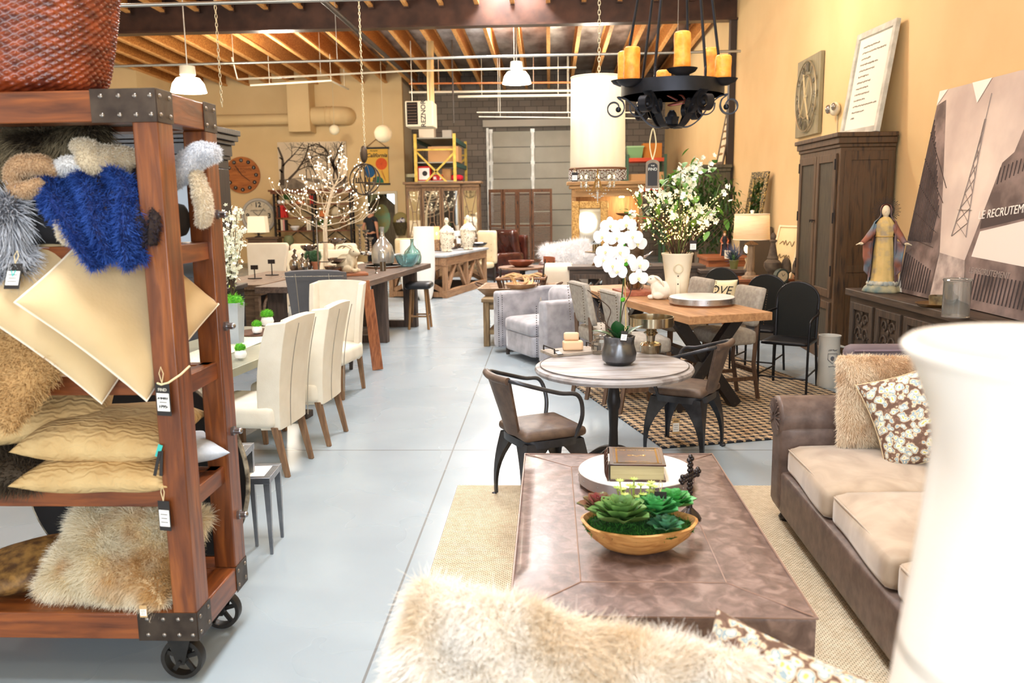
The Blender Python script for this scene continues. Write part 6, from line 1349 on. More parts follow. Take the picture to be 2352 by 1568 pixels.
# ------------------------------------------------------------ storage shelving beyond (green bins etc.)
a=D(1442,330,25); b=D(1530,330,25); x0,x1=a[0],b[0]; cx=(x0+x1)/2
t=thing('storage_rack','green and orange steel storage rack at the back right','shelving',(cx,25.6,0)); zt=D(1480,362,25)[2]
for x in (x0,x1):
    for y in (-.5,.5): MB().bb(x-cx-.04,y-.04,0,x-cx+.04,y+.04,zt+.1).build('upright',mat('rack_green',S(60,90,70),.6),t)
for z in (zt,zt-.85,zt-1.7):
    for y in (-.5,.5): MB().bb(x0-cx,y-.03,z-.1,x1-cx,y+.03,z).build('beam',mat('rack_orange',S(196,70,40),.6),t)
    MB().bb(x0-cx,-.5,z-.02,x1-cx,.5,z).build('deck',mat('deck_grey',0),t)
t=thing('plastic_bin','green translucent plastic bin on the back right storage rack','storage bin',(D(1458,350,25.3)[0],25.4,zt+.001)); MB().taper((0,0,0),(.38,.5),(0,0,.3),(.46,.58)).build('tub',mat('green_plastic',S(120,160,110),.3),t); MB().bb(-.25,-.3,.3,.25,.3,.34).build('lid',mat('green_lid',S(150,190,140),.3),t)
carton('brown orange carton beside the green bin',D(1498,350,25.3)[0],25.5,zt,.55,.5,.42,'carton_orange',S(190,120,50)); carton('carton on the middle deck behind the white flowers',D(1470,400,25.3)[0],25.5,zt-.85,.6,.5,.4); carton('leaning carton at the right end of the middle deck',D(1512,395,25.3)[0],25.3,zt-.85,.4,.4,.45)
# ------------------------------------------------------------ long dark sideboard facing the camera
yS=12.9; a=D(1308,612,yS); b=D(1616,612,yS); zt=a[2]; w_=b[0]-a[0]; cx=(a[0]+b[0])/2
SD=wood('side_dark',S(92,76,64),S(56,46,40),'x',.5,3); SDz=wood('side_dark_z',S(92,76,64),S(56,46,40),'z',.5,3)
t=thing('dark_sideboard','long dark breakfront sideboard with mirrored arched doors','sideboard',(cx,yS+.25,0))
MB().bb(-w_/2-.03,-.28,zt-.05,w_/2+.03,.26,zt).bb(-w_*.2,-.33,zt-.05,w_*.22,-.28,zt).build('top',SD,t,bev=.006); MB().bb(-w_/2,-.24,.06,w_/2,.25,zt-.05).build('carcass',SD,t); MB().bb(-w_*.19,-.29,.06,w_*.21,-.24,zt-.05).build('center_bay',SD,t)
for x0,x1,yy in ((-w_/2+.05,-w_*.22,-.24),(-w_*.17,.0,-.29),(.02,w_*.19,-.29),(w_*.24,w_/2-.05,-.24)):
    g=MB(); z0,z1=.12,zt-.12; s=.07; g.bb(x0,yy-.025,z0,x0+s,yy,z1).bb(x1-s,yy-.025,z0,x1,yy,z1).bb(x0+s,yy-.025,z0,x1-s,yy,z0+s).bb(x0+s,yy-.025,z1-s,x1-s,yy,z1); dd=g.build('door',SDz,t,bev=.004)
    MB().bb(x0+s,yy-.006,z0+s,x1-s,yy-.002,z1-s).build('mirror_panel',MIR,dd); m_=(x0+x1)/2; hw=(x1-x0)/2-s; g=MB()
    for sx in (-1,1): g.tube([(m_+sx*(hw*(1-.95*math.sin(R(q)))),yy-.012,z0+s+(z1-z0-2*s)*q/180) for q in range(0,181,12)],.014,5)
    g.build('fretwork',SDz,dd)
for x in (-w_/2+.05,w_/2-.05): 
    for y in (-.2,.2): MB().bb(x-.04,y-.04,0,x+.04,y+.04,.06).build('foot',SD,t)
zs=zt+.001
p=D(1373,600,yS); t=thing('metal_cake_stand','bronze footed plate holding small metal cups on the dark sideboard','cake stand',(p[0],yS+.2,zs)); g=MB(); g.lathe([(0,0),(.085,0),(.06,.03),(.02,.1),(.018,.16),(.03,.18),(.19,.2),(.19,.21),(0,.205)],n=30); g.build('stand',mat('bronze_metal',S(140,122,92),.25,.9),t)
for i in range(3): MB().lathe([(0,0),(.03,0),(.03,.11),(.024,.11),(0,.02)],(-.04+.04*i,.02*(i%2),.21),14).build('cup',mat('bronze_metal',0),t)
# desk at the right of it
a=D(1605,620,12.6); b=D(1714,620,12.6); t=thing('dark_desk','small dark panelled desk right of the long sideboard','desk',((a[0]+b[0])/2+.05,12.85,0)); w2=(b[0]-a[0]); zt2=a[2]
MB().bb(-w2/2-.03,-.3,zt2-.05,w2/2+.03,.3,zt2).build('top',SD,t,bev=.006); MB().bb(-w2/2,-.26,zt2-.32,w2/2,.26,zt2-.05).build('drawer_case',SD,t); MB().bb(-w2/2+.06,-.27,zt2-.28,w2/2-.06,-.26,zt2-.1).build('drawer_front',SDz,t,bev=.003)
for x in (-w2/2+.04,w2/2-.04):
    for y in (-.22,.22): MB().bb(x-.035,y-.035,0,x+.035,y+.035,zt2-.3).build('leg',SDz,t)
p=D(1694,610,12.5); t=thing('lavender_pot','small dark lavender plant in an olive green pot on the desk','potted plant',(p[0],12.75,zt2+.001)); MB().lathe([(.05,0),(.07,.12),(.075,.12),(.07,.13),(.0,.12)],n=16).build('pot',mat('olive_pot',S(96,96,52),.6),t); o=MB().sph((0,0,.17),.05,n=8,m=6).build('foliage',mat('fern_green',0),t); fur(o,'stems',furmat('lav_stem',S(40,66,40),S(96,100,140)),160,.13,.007,(0,0,.9),.35,seed=71,seg=3)
# orange wood chest at the wall
a=D(1716,642,12.0); b=D(1836,642,12.0); zt3=a[2]; CH=wood('orange_chest',S(164,98,54),S(120,64,34),'x',.5,3)
t=thing('orange_chest','low orange brown wooden chest against the right wall under the lamp','chest',((a[0]+b[0])/2-.05,12.35,0)); w3=b[0]-a[0]+.3
MB().bb(-w3/2,-.3,0,w3/2,.35,zt3-.04).build('body',CH,t,bev=.01); MB().bb(-w3/2-.04,-.34,zt3-.04,w3/2+.02,.35,zt3).build('lid',CH,t,bev=.008)
for x in (-w3/4,w3/4): MB().bb(x-w3*.2,-.315,.1,x+w3*.2,-.3,zt3-.1).build('front_panel',CH,t,bev=.004)
# back table with figurine and books
a=D(1628,590,14.2); b=D(1700,590,14.2); zt4=D(1640,592,14.2)[2]; t=thing('wood_table','reddish brown table behind the desk at the right wall','table',((a[0]+b[0])/2+.1,14.7,0)); w4=b[0]-a[0]+.25
MB().bb(-w4/2,-.5,zt4-.05,w4/2,.5,zt4).build('tabletop',CH,t,bev=.005); MB().bb(-w4/2+.03,-.46,zt4-.25,w4/2-.03,.46,zt4-.05).build('apron',CH,t)
for x in (-w4/2+.06,w4/2-.06):
    for y in (-.42,.42): MB().bb(x-.04,y-.04,0,x+.04,y+.04,zt4-.2).build('leg',CH,t)
def robed(name,label,loc,h,rz,robe,cloak,skin,halo=None,arms=True,crown=None,base=None,inner=None):
    t=thing(name,label,'statue',loc,rz=rz); s=h
    f=lambda pr:[(r*s,z*s) for r,z in pr]
    fold=lambda t_,z:1+.05*math.sin(t_*9+z*8/s)+.03*math.sin(t_*17+2)
    MB().lathe(f([(.0,.06),(.15,.06),(.135,.1),(.115,.25),(.105,.42),(.095,.55),(.088,.62),(.1,.7),(.105,.76),(.07,.82),(.035,.845),(0,.85)]),n=44,flat=.78,fn=fold).build('robe',robe,t,ang=180)
    MB().lathe(f([(.16,.07),(.15,.2),(.138,.4),(.128,.6),(.13,.72),(.115,.79),(.07,.835),(.055,.87),(.062,.93),(.045,.975),(0,.99)]),n=36,a0=-32,a1=212,flat=.85,fn=fold).build('cloak',cloak,t,ang=180)
    g=MB(); g.sph((0,-.012*s,.91*s),.052*s,(.85,.95,1.25),16,12); g.sph((0,-.062*s,.905*s),.008*s,(1,1.3,1.8),8,6); g.cyl((0,0,.82*s),(0,-.005*s,.88*s),.028*s,n=12)
    for q in (-1,1): g.sph((q*.018*s,-.056*s,.918*s),.006*s,(1.3,.6,.8),6,5)
    g.build('head',skin,t,ang=180)
    for q in (-1,1):
        g=MB(); hx,hy,hz=q*.235*s,-.09*s,.55*s
        if not arms: hx,hy,hz=q*.1*s,-.12*s,.55*s
        g.sph((hx,hy,hz),.026*s,(1.1,.7,.6),10,7)
        for k in range(4): g.tube([(hx+q*.01*s,hy+(-.014+.009*k)*s,hz),(hx+q*.035*s,hy+(-.018+.01*k)*s,hz-.006*s),(hx+q*.052*s,hy+(-.018+.01*k)*s,hz-.014*s)],[.007*s,.006*s,.0045*s],5)
        g.tube([(hx,hy-.02*s,hz+.004*s),(hx+q*.016*s,hy-.036*s,hz)],[.008*s,.005*s],5)
        g.build('hand',skin,t,ang=180)
    for q in (-1,1):
        hx,hy,hz=(q*.22*s,-.08*s,.555*s) if arms else (q*.09*s,-.11*s,.55*s)
        MB().tube(smooth([(q*.085*s,0,.76*s),(q*.14*s,-.01*s,.66*s),(hx,hy,hz)],5),[s*(.048+.012*math.sin(i*.5)) if i>5 else s*.05 for i in range(11)],12,flat=.8).build('sleeve',cloak if inner is None else inner,t,ang=180)
        if arms: MB().sheet(lambda u,v:(q*(.12+.1*u-.03*v*u)*s,(-.02-.05*u+.03*math.sin(v*9))*s,(.56+.02*(1-u)-.42*v*(1-.25*u))*s),6,12,.012*s).build('cloak_fold',cloak,t,ang=180)
    if inner is not None: MB().tube([(.093*s*math.cos(q),.073*s*math.sin(q),.63*s) for q in [2*PI*k/24 for k in range(24)]],.008*s,6,True).build('belt',mat('belt_gold',S(196,160,90),.5),t)
    if halo: 
        g=MB()
        for k in range(44): a_=2*PI*k/44; g.bar((.075*s*math.cos(a_),.03*s,(.92+.075*math.sin(a_))*s),(.15*s*math.cos(a_)*(1 if k%2 else .88),.03*s,(.92+.15*math.sin(a_)*(1 if k%2 else .88))*s),.006*s,.004*s,up=(0,1,0))
        g.tube([(.078*s*math.cos(2*PI*k/30),.03*s,(.92+.078*math.sin(2*PI*k/30))*s) for k in range(30)],.006*s,5,True); g.build('halo',halo,t)
    if crown:
        g=MB()
        for k in range(9): a_=2*PI*k/9; g.bar((.04*s*math.cos(a_),.04*s*math.sin(a_),.97*s),(.06*s*math.cos(a_),.06*s*math.sin(a_),1.06*s),.012*s,.006*s)
        g.lathe(f([(.04,.965),(.044,.985)]),n=18); g.build('crown',crown,t)
    if base:
        MB().lathe(f([(0,0),(.19,0),(.2,.02),(.18,.06),(.15,.09),(0,.09)]),n=30,flat=.85,fn=lambda t_,z:1+.07*math.sin(t_*6)).build('base',base,t,ang=180); g=MB()
        for k in range(9): a_=R(180+k*22); g.sph((.13*s*math.cos(a_),.11*s*math.sin(a_),.1*s),.035*s,(1.2,1,.9),10,7)
        g.build('clouds',mat('cloud_cream',S(206,196,170),.7,0,S(150,160,160),scale=20),t)
    return t
p=D(1672,580,14); zf=D(1672,535,14)[2]
robed('saint_figurine','small crowned figurine in a dark dress and orange cloak on the back table','statue' and (p[0],14.3,zt4+.001),zf-zt4,0,mat('dress_black',S(36,38,46),.7),mat('cloak_orange',S(170,96,64),.7),mat('face_paint',S(226,196,170),.6),crown=mat('gold_frame',0),arms=False)
t=thing('book_row','row of cream paper backed books lying on the back table','books',(D(1680,590,13.9)[0]-.02,14.25,zt4+.001),rz=-20); del t['label']; bpy.data.objects.remove(t)
for k in range(6):
    p=D(1667+k*3.6,585,14); t=thing('cream_book','cream book in the tight row on the back table','book',(p[0],14.02-k*.03,zt4+.001),rz=-10,group='cream books on the back table'); MB().bb(-.014,-.09,0,.014,.09,.13-.004*(k%2)).build('cover',mat('cream_paper',S(238,228,204),.8),t,bev=.002)
# ------------------------------------------------------------ table lamp with linen shade on wooden column
yL=11.2; a=D(1691,550,yL); b=D(1774,550,yL); zt5=D(1732,492,yL)[2]; zb_=a[2]; r=(b[0]-a[0])/2; cx=(a[0]+b[0])/2
zb0=zt3
t=thing('column_lamp','lamp with a drum linen shade on a carved wooden column','lamp',(cx,11.9,zt3+.001)) ; hz=zb_-zt3; k_=11.9/yL; t.location.x=D(1732,600,11.95)[0]; t.location.y=12.15
yL2=12.15; a=D(1691,550,yL2); zt5=D(1732,492,yL2)[2]-zt3; zb_=a[2]-zt3; r=(D(1774,550,yL2)[0]-a[0])/2
MB().lathe([(0,0),(.12,0),(.12,.03),(.075,.05),(.07,.08),(.05,.1),(.055,.18),(.05,zb_-.1),(.06,zb_-.09),(.1,zb_-.07),(.07,zb_-.05),(.03,zb_-.03),(.012,zb_),(.012,zt5-.02),(.0,zt5)],n=24).build('column',wood('lamp_column',S(164,138,108),S(116,92,68),'z',.7,6),t)
LSH=mat('linen_shade',S(232,206,170),.9,0,S(222,190,150),scale=3,stretch=(2,2,26),emit=S(255,190,120),es=.45)
MB().lathe([(r,zb_),(r*.94,zt5)],n=48).build('lamp_shade',LSH,t,ang=180); 
for z,rr in ((zb_,r),(zt5,r*.94)): MB().tube([(rr*math.cos(2*PI*k/40),rr*math.sin(2*PI*k/40),z) for k in range(40)],.006,5,True).build('shade_rim',mat('shade_rim',S(236,216,186),.8),t)
MB().lathe([(0,zt5),(.02,zt5+.01),(.03,zt5+.05),(0,zt5+.06)],n=12).build('finial',mat('white_ceramic',0),t); point((t.location.x,yL2,zt3+zb_+.12),9,(1,.72,.42),.05)
p=D(1720,585,12.6); t=thing('glass_lamp','small glass lamp with a glowing bulb behind the wooden column','lamp',(D(1718,600,12.45)[0],12.5,zt3+.001)); MB().lathe([(0,0),(.07,0),(.03,.03),(.05,.12),(.02,.2),(.04,.26),(0,.28)],n=18).build('base',glassm('clear_glass',S(230,230,226)),t); MB().sph((0,0,.4),.05,(1,1,1.3)).build('bulb',mat('bulb_warm2',S(255,236,200),.4,emit=S(255,214,150),es=20),t); point((t.location.x,12.5,zt3+.4),10,(1,.76,.46),.05)
# framed items near it: small mirror leaning on the wall, script boards
def frame(name,label,cat,x,y,z,w,h,rz,tilt,fm,pm,fw=.05,th=.03,panel='panel'):
    t=thing(name,label,cat,(x,y,z),rot=(tilt,0,rz)); g=MB(); g.bb(-w/2,-th,0,-w/2+fw,0,h).bb(w/2-fw,-th,0,w/2,0,h).bb(-w/2+fw,-th,0,w/2-fw,0,fw).bb(-w/2+fw,-th,h-fw,w/2-fw,0,h); g.build('frame',fm,t,bev=.004)
    MB().bb(-w/2+fw,-th*.5,fw,w/2-fw,-.002,h-fw).build(panel,pm,t); return t
# wall mirror: px (1716..1763, 416..496)
zc=WX(1740,500,3.6)[2]
tall=D(1740,500,14.9)
t=frame('small_mirror','small ornate black and gold framed mirror leaning high at the right wall','mirror',3.56,15.25,WX(1735,520,3.6)[2],.62,.95,-90+14,-9,mat('ornate_dark',S(70,62,44),.5,.3,S(196,168,104),scale=30,lo=.5,hi=.6),MIR,.11)
t=thing('mirror_pedestal','tall dark pedestal carrying the small mirror by the right wall','pedestal',(3.62,15.25,0)); zp=WX(1735,520,3.6)[2]-.001; MB().bb(-.18,-.4,0,.2,.4,zp).build('body',mat('wall_grey_wood',S(84,72,58),.7),t,bev=.01)
SB=mat('script_board',S(236,216,170),.8,0,S(224,200,150),scale=2); INK=mat('script_ink',S(150,120,80),.8)
t=frame('script_board','tall cream board with faint script leaning behind the lamp','sign',3.58,12.0,.0,.7,1.78,-78,-7,mat('board_frame',S(232,216,180),.7),SB,.05)
for k,z in enumerate((1.45,1.25,1.05,.85)): scrib(t,INK,-.2,.24-.05*k,z,-.02,.08,k,.006)
t=frame('script_board','smaller tilted cream board with script standing on the chest','sign',3.28,12.25,zt3+.002,.5,.75,-66,-14,mat('board_frame',0),SB,.03)
scrib(t,INK,-.15,.16,.5,-.02,.09,7,.006); scrib(t,INK,-.12,.14,.3,-.02,.07,8,.006)
# finials
FIN=mat('grey_wood_finial',S(112,94,74),.85,0,S(76,62,50),scale=12,bump=.4)
p=D(1780,650,10.9); zt6=D(1778,533,10.9)[2]; t=thing('finial_stand','grey wooden plinth carrying the finials by the right wall','plinth',(3.2,11.68,0)); 
FB=.74; MB().bb(-.42,-.27,0,.42,.27,FB).build('body',mat('plinth_grey',S(84,72,60),.8),t,bev=.01)
fh=D(1778,533,11.65)[2]-FB; x=D(1778,600,11.65)[0]
lathed('wooden_finial','largest carved wooden finial, tall and pointed','finial',[(r*fh,z*fh) for r,z in ((0,0),(.17,0),(.16,.06),(.1,.1),(.085,.2),(.13,.27),(.165,.34),(.16,.42),(.1,.48),(.11,.5),(.085,.56),(.06,.7),(.045,.78),(.05,.8),(.075,.83),(.065,.85),(.035,.86),(.055,.9),(.05,.94),(.02,.985),(0,1))],(x-.02,11.65,FB+.001),FIN,20)
for px,dy,lb in ((1815,.0,'carved acorn finial, left one beside the armoire'),(1832,-.15,'carved acorn finial, right one beside the armoire')):
    fh2=D(px,592,11.6)[2]-FB; lathed('wooden_finial',lb,'finial',[(r*fh2*1.25,z*fh2) for r,z in ((0,0),(.14,0),(.13,.08),(.07,.12),(.06,.2),(.1,.26),(.07,.33),(.13,.42),(.17,.46),(.165,.5),(.16,.6),(.15,.75),(.11,.9),(.05,.98),(0,1))],(D(px,640,11.55)[0]-.02,11.7+dy*1.3,FB+.001),FIN,18,group='acorn finials')
t=thing('desk_clock','small round dial clock in a dark case before the acorn finials','clock',(D(1793,640,11.5)[0],11.47,FB+.001),rz=20); MB().bb(-.06,-.04,0,.06,.04,.03).cyl((0,-.03,.12),(0,.04,.12),.1,n=28).build('case',mat('case_dark',S(70,76,66),.5),t,ang=30); MB().cyl((0,-.034,.12),(0,-.03,.12),.075,n=28).build('dial',mat('dial_cream',S(214,190,150),.7),t,ang=30); MB().bar((0,-.037,.12),(.03,-.037,.15),.003,.006,up=(0,1,0)).bar((0,-.037,.12),(-.02,-.037,.16),.003,.006,up=(0,1,0)).build('hand',HND,t)
# ------------------------------------------------------------ tall grey green cabinet with sign
a=WX(1606,385,3.2); yq=18.25; xf=D(1610,500,yq)[0]; zt=D(1640,378,yq)[2]
GC=wood('grey_green',S(104,100,84),S(74,70,58),'z',.65,3)
t=thing('tall_cabinet','tall grey green cabinet at the right wall behind the ficus','cabinet',((xf+3.78)/2,yq+.85,0)); w2=(3.78-xf)
MB().bb(-w2/2,-.85,0,w2/2,.85,zt-.14).build('body',GC,t,bev=.008)
MB().bb(-w2/2-.05,-.9,zt-.14,w2/2,.9,zt-.07).bb(-w2/2-.1,-.95,zt-.07,w2/2+.02,.95,zt).build('cornice',GC,t,bev=.01)
for y0,y1 in ((-.78,-.02),(.02,.78)):
    g=MB(); x=-w2/2; g.bb(x-.025,y0,.1,x,y0+.1,zt-.2).bb(x-.025,y1-.1,.1,x,y1,zt-.2).bb(x-.025,y0+.1,.1,x,y1-.1,.25).bb(x-.025,y0+.1,zt-.3,x,y1-.1,zt-.2); d=g.build('door',GC,t,bev=.003); MB().bb(x-.008,y0+.1,.25,x-.002,y1-.1,zt-.3).build('glass_panel',mat('brown_glass',S(120,92,62),.2,.3),d)
t=frame('script_sign','narrow wood framed script sign leaning on the tall grey green cabinet','sign',3.66,18.75,zt+.002,.62,1.45,-88,-10,wood('sign_frame',S(110,92,72),S(74,60,46),'z'),mat('sign_paper',S(236,224,196),.8),.07)
for k in range(7): scrib(t,INK,-.2,.12+.06*(k%2),1.2-k*.16,-.02,.05,k,.005)
# ------------------------------------------------------------ ficus tree
p=D(1590,520,15.0); t=thing('ficus_tree','leafy green ficus tree behind the flower vase','tree',(p[0]+.22,16.35,0)); MB().lathe([(0,0),(.2,0),(.26,.4),(.24,.4),(0,.36)],n=24).build('pot',mat('plant_pot_dark',S(66,56,48),.7),t)
g=MB(); rg=random.Random(3)
for k in range(3): g.tube(smooth([(.04*k-.04,.02,.36),(.05*k-.05,.06,1.0),(.1*k-.12,-.04,1.7),(.25*k-.25,.1,2.3)],5),[.02-.0008*i for i in range(16)],6)
g.build('trunk',mat('twig_brown',0),t); lf=MB()
zc=D(1590,480,16.35)[2]
for k in range(2600):
    u=rg.uniform(0,2*PI); c=rg.uniform(-1,1); rr=rg.random()**.45; s=math.sqrt(1-c*c); q=Vector((.95*rr*s*math.cos(u),.6*rr*s*math.sin(u),zc+.85*rr*c)); leaf(lf,q,(rg.gauss(0,1),rg.gauss(0,1),rg.gauss(-.5,.6)),(0,0,1),rg.uniform(.09,.15),.04,.3,3)
lf.build('leaves',mat('ficus_leaf',S(70,110,44),.5,0,S(36,66,26),scale=2),t,ang=180)['kind']='stuff'
# ------------------------------------------------------------ armoire with frame, wall clock, light
AW=wood('armoire_wood',S(76,60,42),S(44,33,24),'z',.6,3,S(86,62,38)); ys0,ys1=9.75,11.3; xf=3.22
t=thing('tall_armoire','tall weathered brown armoire against the right wall','armoire',((xf+3.82)/2,(ys0+ys1)/2,0)); w2=3.82-xf; l2=ys1-ys0; zt=D(1935,304,ys0)[2]
MB().bb(-w2/2,-l2/2,0,w2/2,l2/2,zt-.16).build('body',AW,t,bev=.006)
g=MB(); 
for o_,z0,z1 in ((.015,zt-.16,zt-.12),(.035,zt-.12,zt-.05),(.06,zt-.05,zt)): g.bb(-w2/2-o_,-l2/2-o_,z0,w2/2,l2/2+o_,z1)
g.build('cornice',AW,t,bev=.008)
MB().bb(-w2/2-.015,-l2/2-.015,0,w2/2,l2/2+.015,.14).build('plinth',AW,t,bev=.006)
for s0,s1 in ((-l2/2+.08,-.01),(.01,l2/2-.08)):
    x=-w2/2
    for za,zb2 in ((.75,zt-.22),(.2,.7)):
        g=MB(); s=.09; g.bb(x-.025,s0,za,x,s0+s,zb2).bb(x-.025,s1-s,za,x,s1,zb2).bb(x-.025,s0+s,za,x,s1-s,za+s).bb(x-.025,s0+s,zb2-s,x,s1-s,zb2); d=g.build('door' if za>.5 else 'lower_door',AW,t,bev=.004)
        MB().bb(x-.008,s0+s,za+s,x-.001,s1-s,zb2-s).build('door_panel',wood('armoire_panel',S(72,64,46),S(48,40,30),'z',.65,5),d)
    for z in (zt-.4,1.6,1.0): MB().bb(x-.035,(s0 if s0<-.1 else s1-.02),z,x-.02,(s0+.02 if s0<-.1 else s1),z+.12).build('hinge',mat('iron_dark',0),t)
for s in (-1,1): MB().tube([(-w2/2-.025,s*.03,1.62),(-w2/2-.06,s*.03,1.62),(-w2/2-.06,s*.05,1.6)],.008,6).sph((-w2/2-.06,s*.03,1.62),.014,n=8,m=6).build('door_pull',mat('iron_dark',0),t)
s_=MB(); s_.bb(-w2/2+.05,-l2/2-.012,.2,-w2/2+.12,-l2/2,zt-.2).bb(w2/2-.08,-l2/2-.012,.2,w2/2-.02,-l2/2,zt-.2).bb(-w2/2+.12,-l2/2-.012,zt-.3,w2/2-.08,-l2/2,zt-.2).bb(-w2/2+.12,-l2/2-.012,1.05,w2/2-.08,-l2/2,1.13); s_.build('side_frame',AW,t,bev=.003)
# quote frame on top: px corners (1970,85)(2085,78) (1937,302)(2040,300)
ft=frame('quote_frame','large white framed handwritten quote leaning on top of the armoire','framed print',3.60,10.25,zt+.003,1.0,1.2,-86,-8,mat('frame_whitewood',S(206,206,196),.6,0,S(170,170,160),scale=8),mat('quote_paper',S(240,236,222),.8),.07,.05)
for k in range(13): scrib(ft,mat('pencil_grey',S(150,146,136),.9),-.3,-.3+(.42,.6,.24,.46,.4,.28,.36,.32,.38,.3,.62,.34,.1)[k],1.02-k*.068,-.028,.022,k,.0018)
# square clock on wall: px x1820-1890,y118-328
p=WX(1856,222,WX_-.05); t=thing('square_clock','square grey wall clock with roman numerals in an open metal ring','clock',(WX_-.03,p[1],p[2]),rz=-90)
w5=abs(WX(1826,240,WX_-.06)[1]-WX(1884,240,WX_-.06)[1]); SQ=1.12
MB().bb(-SQ/2,-.03,-SQ/2,SQ/2,.02,SQ/2).build('backboard',wood('clock_board',S(150,142,112),S(126,118,92),'z',.6,2),t,bev=.004)
RG=mat('ring_metal',S(176,166,140),.4,.6)
for rr in (.5,.31): MB().tube([(rr*math.cos(2*PI*k/60),-.06,rr*math.sin(2*PI*k/60)) for k in range(60)],.012,6,True).build('ring',RG,t)
for k,s in enumerate(('XII','I','II','III','IV','V','VI','VII','VIII','IX','X','XI')):
    a_=90-30*k; text(s,.17,mat('numeral_grey',S(96,88,70),.5,.4),t,(.405*cosd(a_),-.05,.405*sind(a_)),rot=(90,-(a_-90),0),name='numeral',ext=.004,sx=.8,bold=.004)
for a_,l in ((108,.34),(55,.3),(-60,.4),(-128,.36)): MB().bar((0,-.07,0),(l*cosd(a_),-.07,l*sind(a_)),.008,.02,up=(0,1,0)).build('hand',mat('hand_cream',S(226,206,160),.5),t)
MB().cyl((0,-.08,0),(0,-.05,0),.03,n=16).build('hub',mat('hand_cream',0),t)
p=WX(1912,250,WX_-.08); t=thing('emergency_light','white two headed emergency light on the wall between clock and frame','wall light',(WX_-.0,p[1],p[2]),rz=-90)
MB().sph((0,-.05,0),.12,(1.1,.55,.75),18,12).build('housing',mat('heater_white',0),t); MB().sph((-.05,-.12,.0),.06,(1,.6,1),14,10).sph((.1,-.1,.02),.05,(1,.6,1),14,10).build('lamp_head',mat('lamp_lens',S(150,146,140),.1,.6),t); MB().tube([(0,-.01,-.08),(.02,-.01,-.5),(.0,-.01,-.9)],.008,5).build('cord',mat('cord_pale',0),t)
# ------------------------------------------------------------ carved sideboard at right
A=V(*G(1941,661,.95)[:2],0); B=V(*G(2102,700,.95)[:2],0); dd=(B-A).normalized(); an=math.atan2(dd.y,dd.x)
CSB=wood('carved_dark',S(84,68,54),S(52,41,33),'x',.6,3); CSZ=wood('carved_dark_z',S(80,64,50),S(50,40,32),'z',.6,3); LL=3.0
t=thing('carved_sideboard','long dark sideboard with carved scroll doors at the right wall','sideboard',(A.x,A.y,0)); t.rotation_euler[2]=an  # local x toward camera, +y toward the wall
MB().bb(0,0,.88,LL,.5,.95).build('top',CSB,t,bev=.008); MB().bb(.05,.04,.08,LL-.05,.48,.88).build('carcass',CSB,t)
for k in range(5):
    x0=.12+k*.57; x1=x0+.5; g=MB(); s=.07; g.bb(x0,.015,.14,x0+s,.04,.82).bb(x1-s,.015,.14,x1,.04,.82).bb(x0+s,.015,.14,x1-s,.04,.14+s).bb(x0+s,.015,.82-s,x1-s,.04,.82); d=g.build('door',CSZ,t,bev=.004)
    g=MB()
    for sx in (-1,1):
        for (cz,r_) in ((.66,.07),(.5,.09),(.32,.08)):
            m_=(x0+x1)/2+sx*.075; g.tube([(m_+sx*r_*(1-q/14)*math.cos(q*.62)*.8,.03,cz+r_*(1-q/14)*math.sin(q*.62)) for q in range(13)],.009,5)
    for q in range(5): g.sph(((x0+x1)/2,.03,.25+.12*q),.022,(1,.5,1.4),8,6)
    g.build('carving',CSZ,d)
    MB().tube([(x0+.04 if k%2 else x1-.04,.01+.012*math.cos(q),.47+.03*math.sin(q)) for q in [2*PI*i/12 for i in range(12)]],.005,5,True).build('ring_pull',mat('iron_dark',0),d)
for x in (.08,LL-.15):
    for y in (.06,.38): MB().bb(x,y,0,x+.08,y+.08,.08).build('foot',CSB,t)
# statue
p=G(2015,672,.95); robed('madonna_statue','painted statue of a robed woman with open hands and a spiked halo','statue' and (p[0]+.06,p[1]+.05,.951),.88,-25,mat('robe_gold',S(214,184,120),.7,0,S(168,150,120),scale=9,col3=S(206,176,110)),mat('cloak_blue',S(96,120,134),.75,0,S(146,90,70),scale=4,lo=.42,hi=.6),mat('face_ivory',S(226,210,178),.6),halo=mat('halo_dark',S(44,30,22),.7),base=mat('base_blue',S(104,126,126),.7,0,S(176,166,130),scale=10),inner=mat('cloak_blue',0))
# leaning canvas of a Paris street
PX=3.56; p0=G(2088,676,.951); cw=2.3; ch=1.95
t=thing('street_canvas','large sepia canvas of a city street leaning on the carved sideboard','picture',(3.50,8.62,.953)); t.rotation_euler=(R(-9),0,R(-90+2)); t.rotation_mode='XYZ'
MB().bb(0,-.04,0,cw,0,ch).build('canvas',mat('canvas_sky',S(222,208,196),.7,0,S(188,172,164),scale=1.4,lo=.35,hi=.65),t)
def poly(name,pts,c,y=-.0412,c2=None,sc=8): o=MB().add([(x*cw,y,z*ch) for x,z in pts],[tuple(range(len(pts)))]).build(name,mat('print_'+name,c,.8,0,c2,scale=sc),t,ang=180); return o
poly('facade_print',[(0,0),(.0,.93),(.07,.95),(.2,.55),(.3,.22),(.3,0)],S(150,132,126),c2=S(96,82,78),sc=5)
poly('road_print',[(.27,0),(.3,.22),(.5,.2),(.6,0)],S(196,182,174),c2=S(150,136,130))
poly('right_building_print',[(.56,0),(.5,.2),(.56,.45),(.6,.62),(.66,.66),(.7,.8),(.74,.62),(.8,.7),(1,.75),(1,0)],S(140,122,116),c2=S(90,76,72),sc=4)
poly('awning_print',[(.56,.33),(1,.42),(1,.2),(.54,.22)],S(226,216,208),y=-.0418); poly('sign_band_print',[(.55,.40),(1,.5),(1,.43),(.555,.34)],S(70,58,56),y=-.0424)
g=MB(); twr=.42
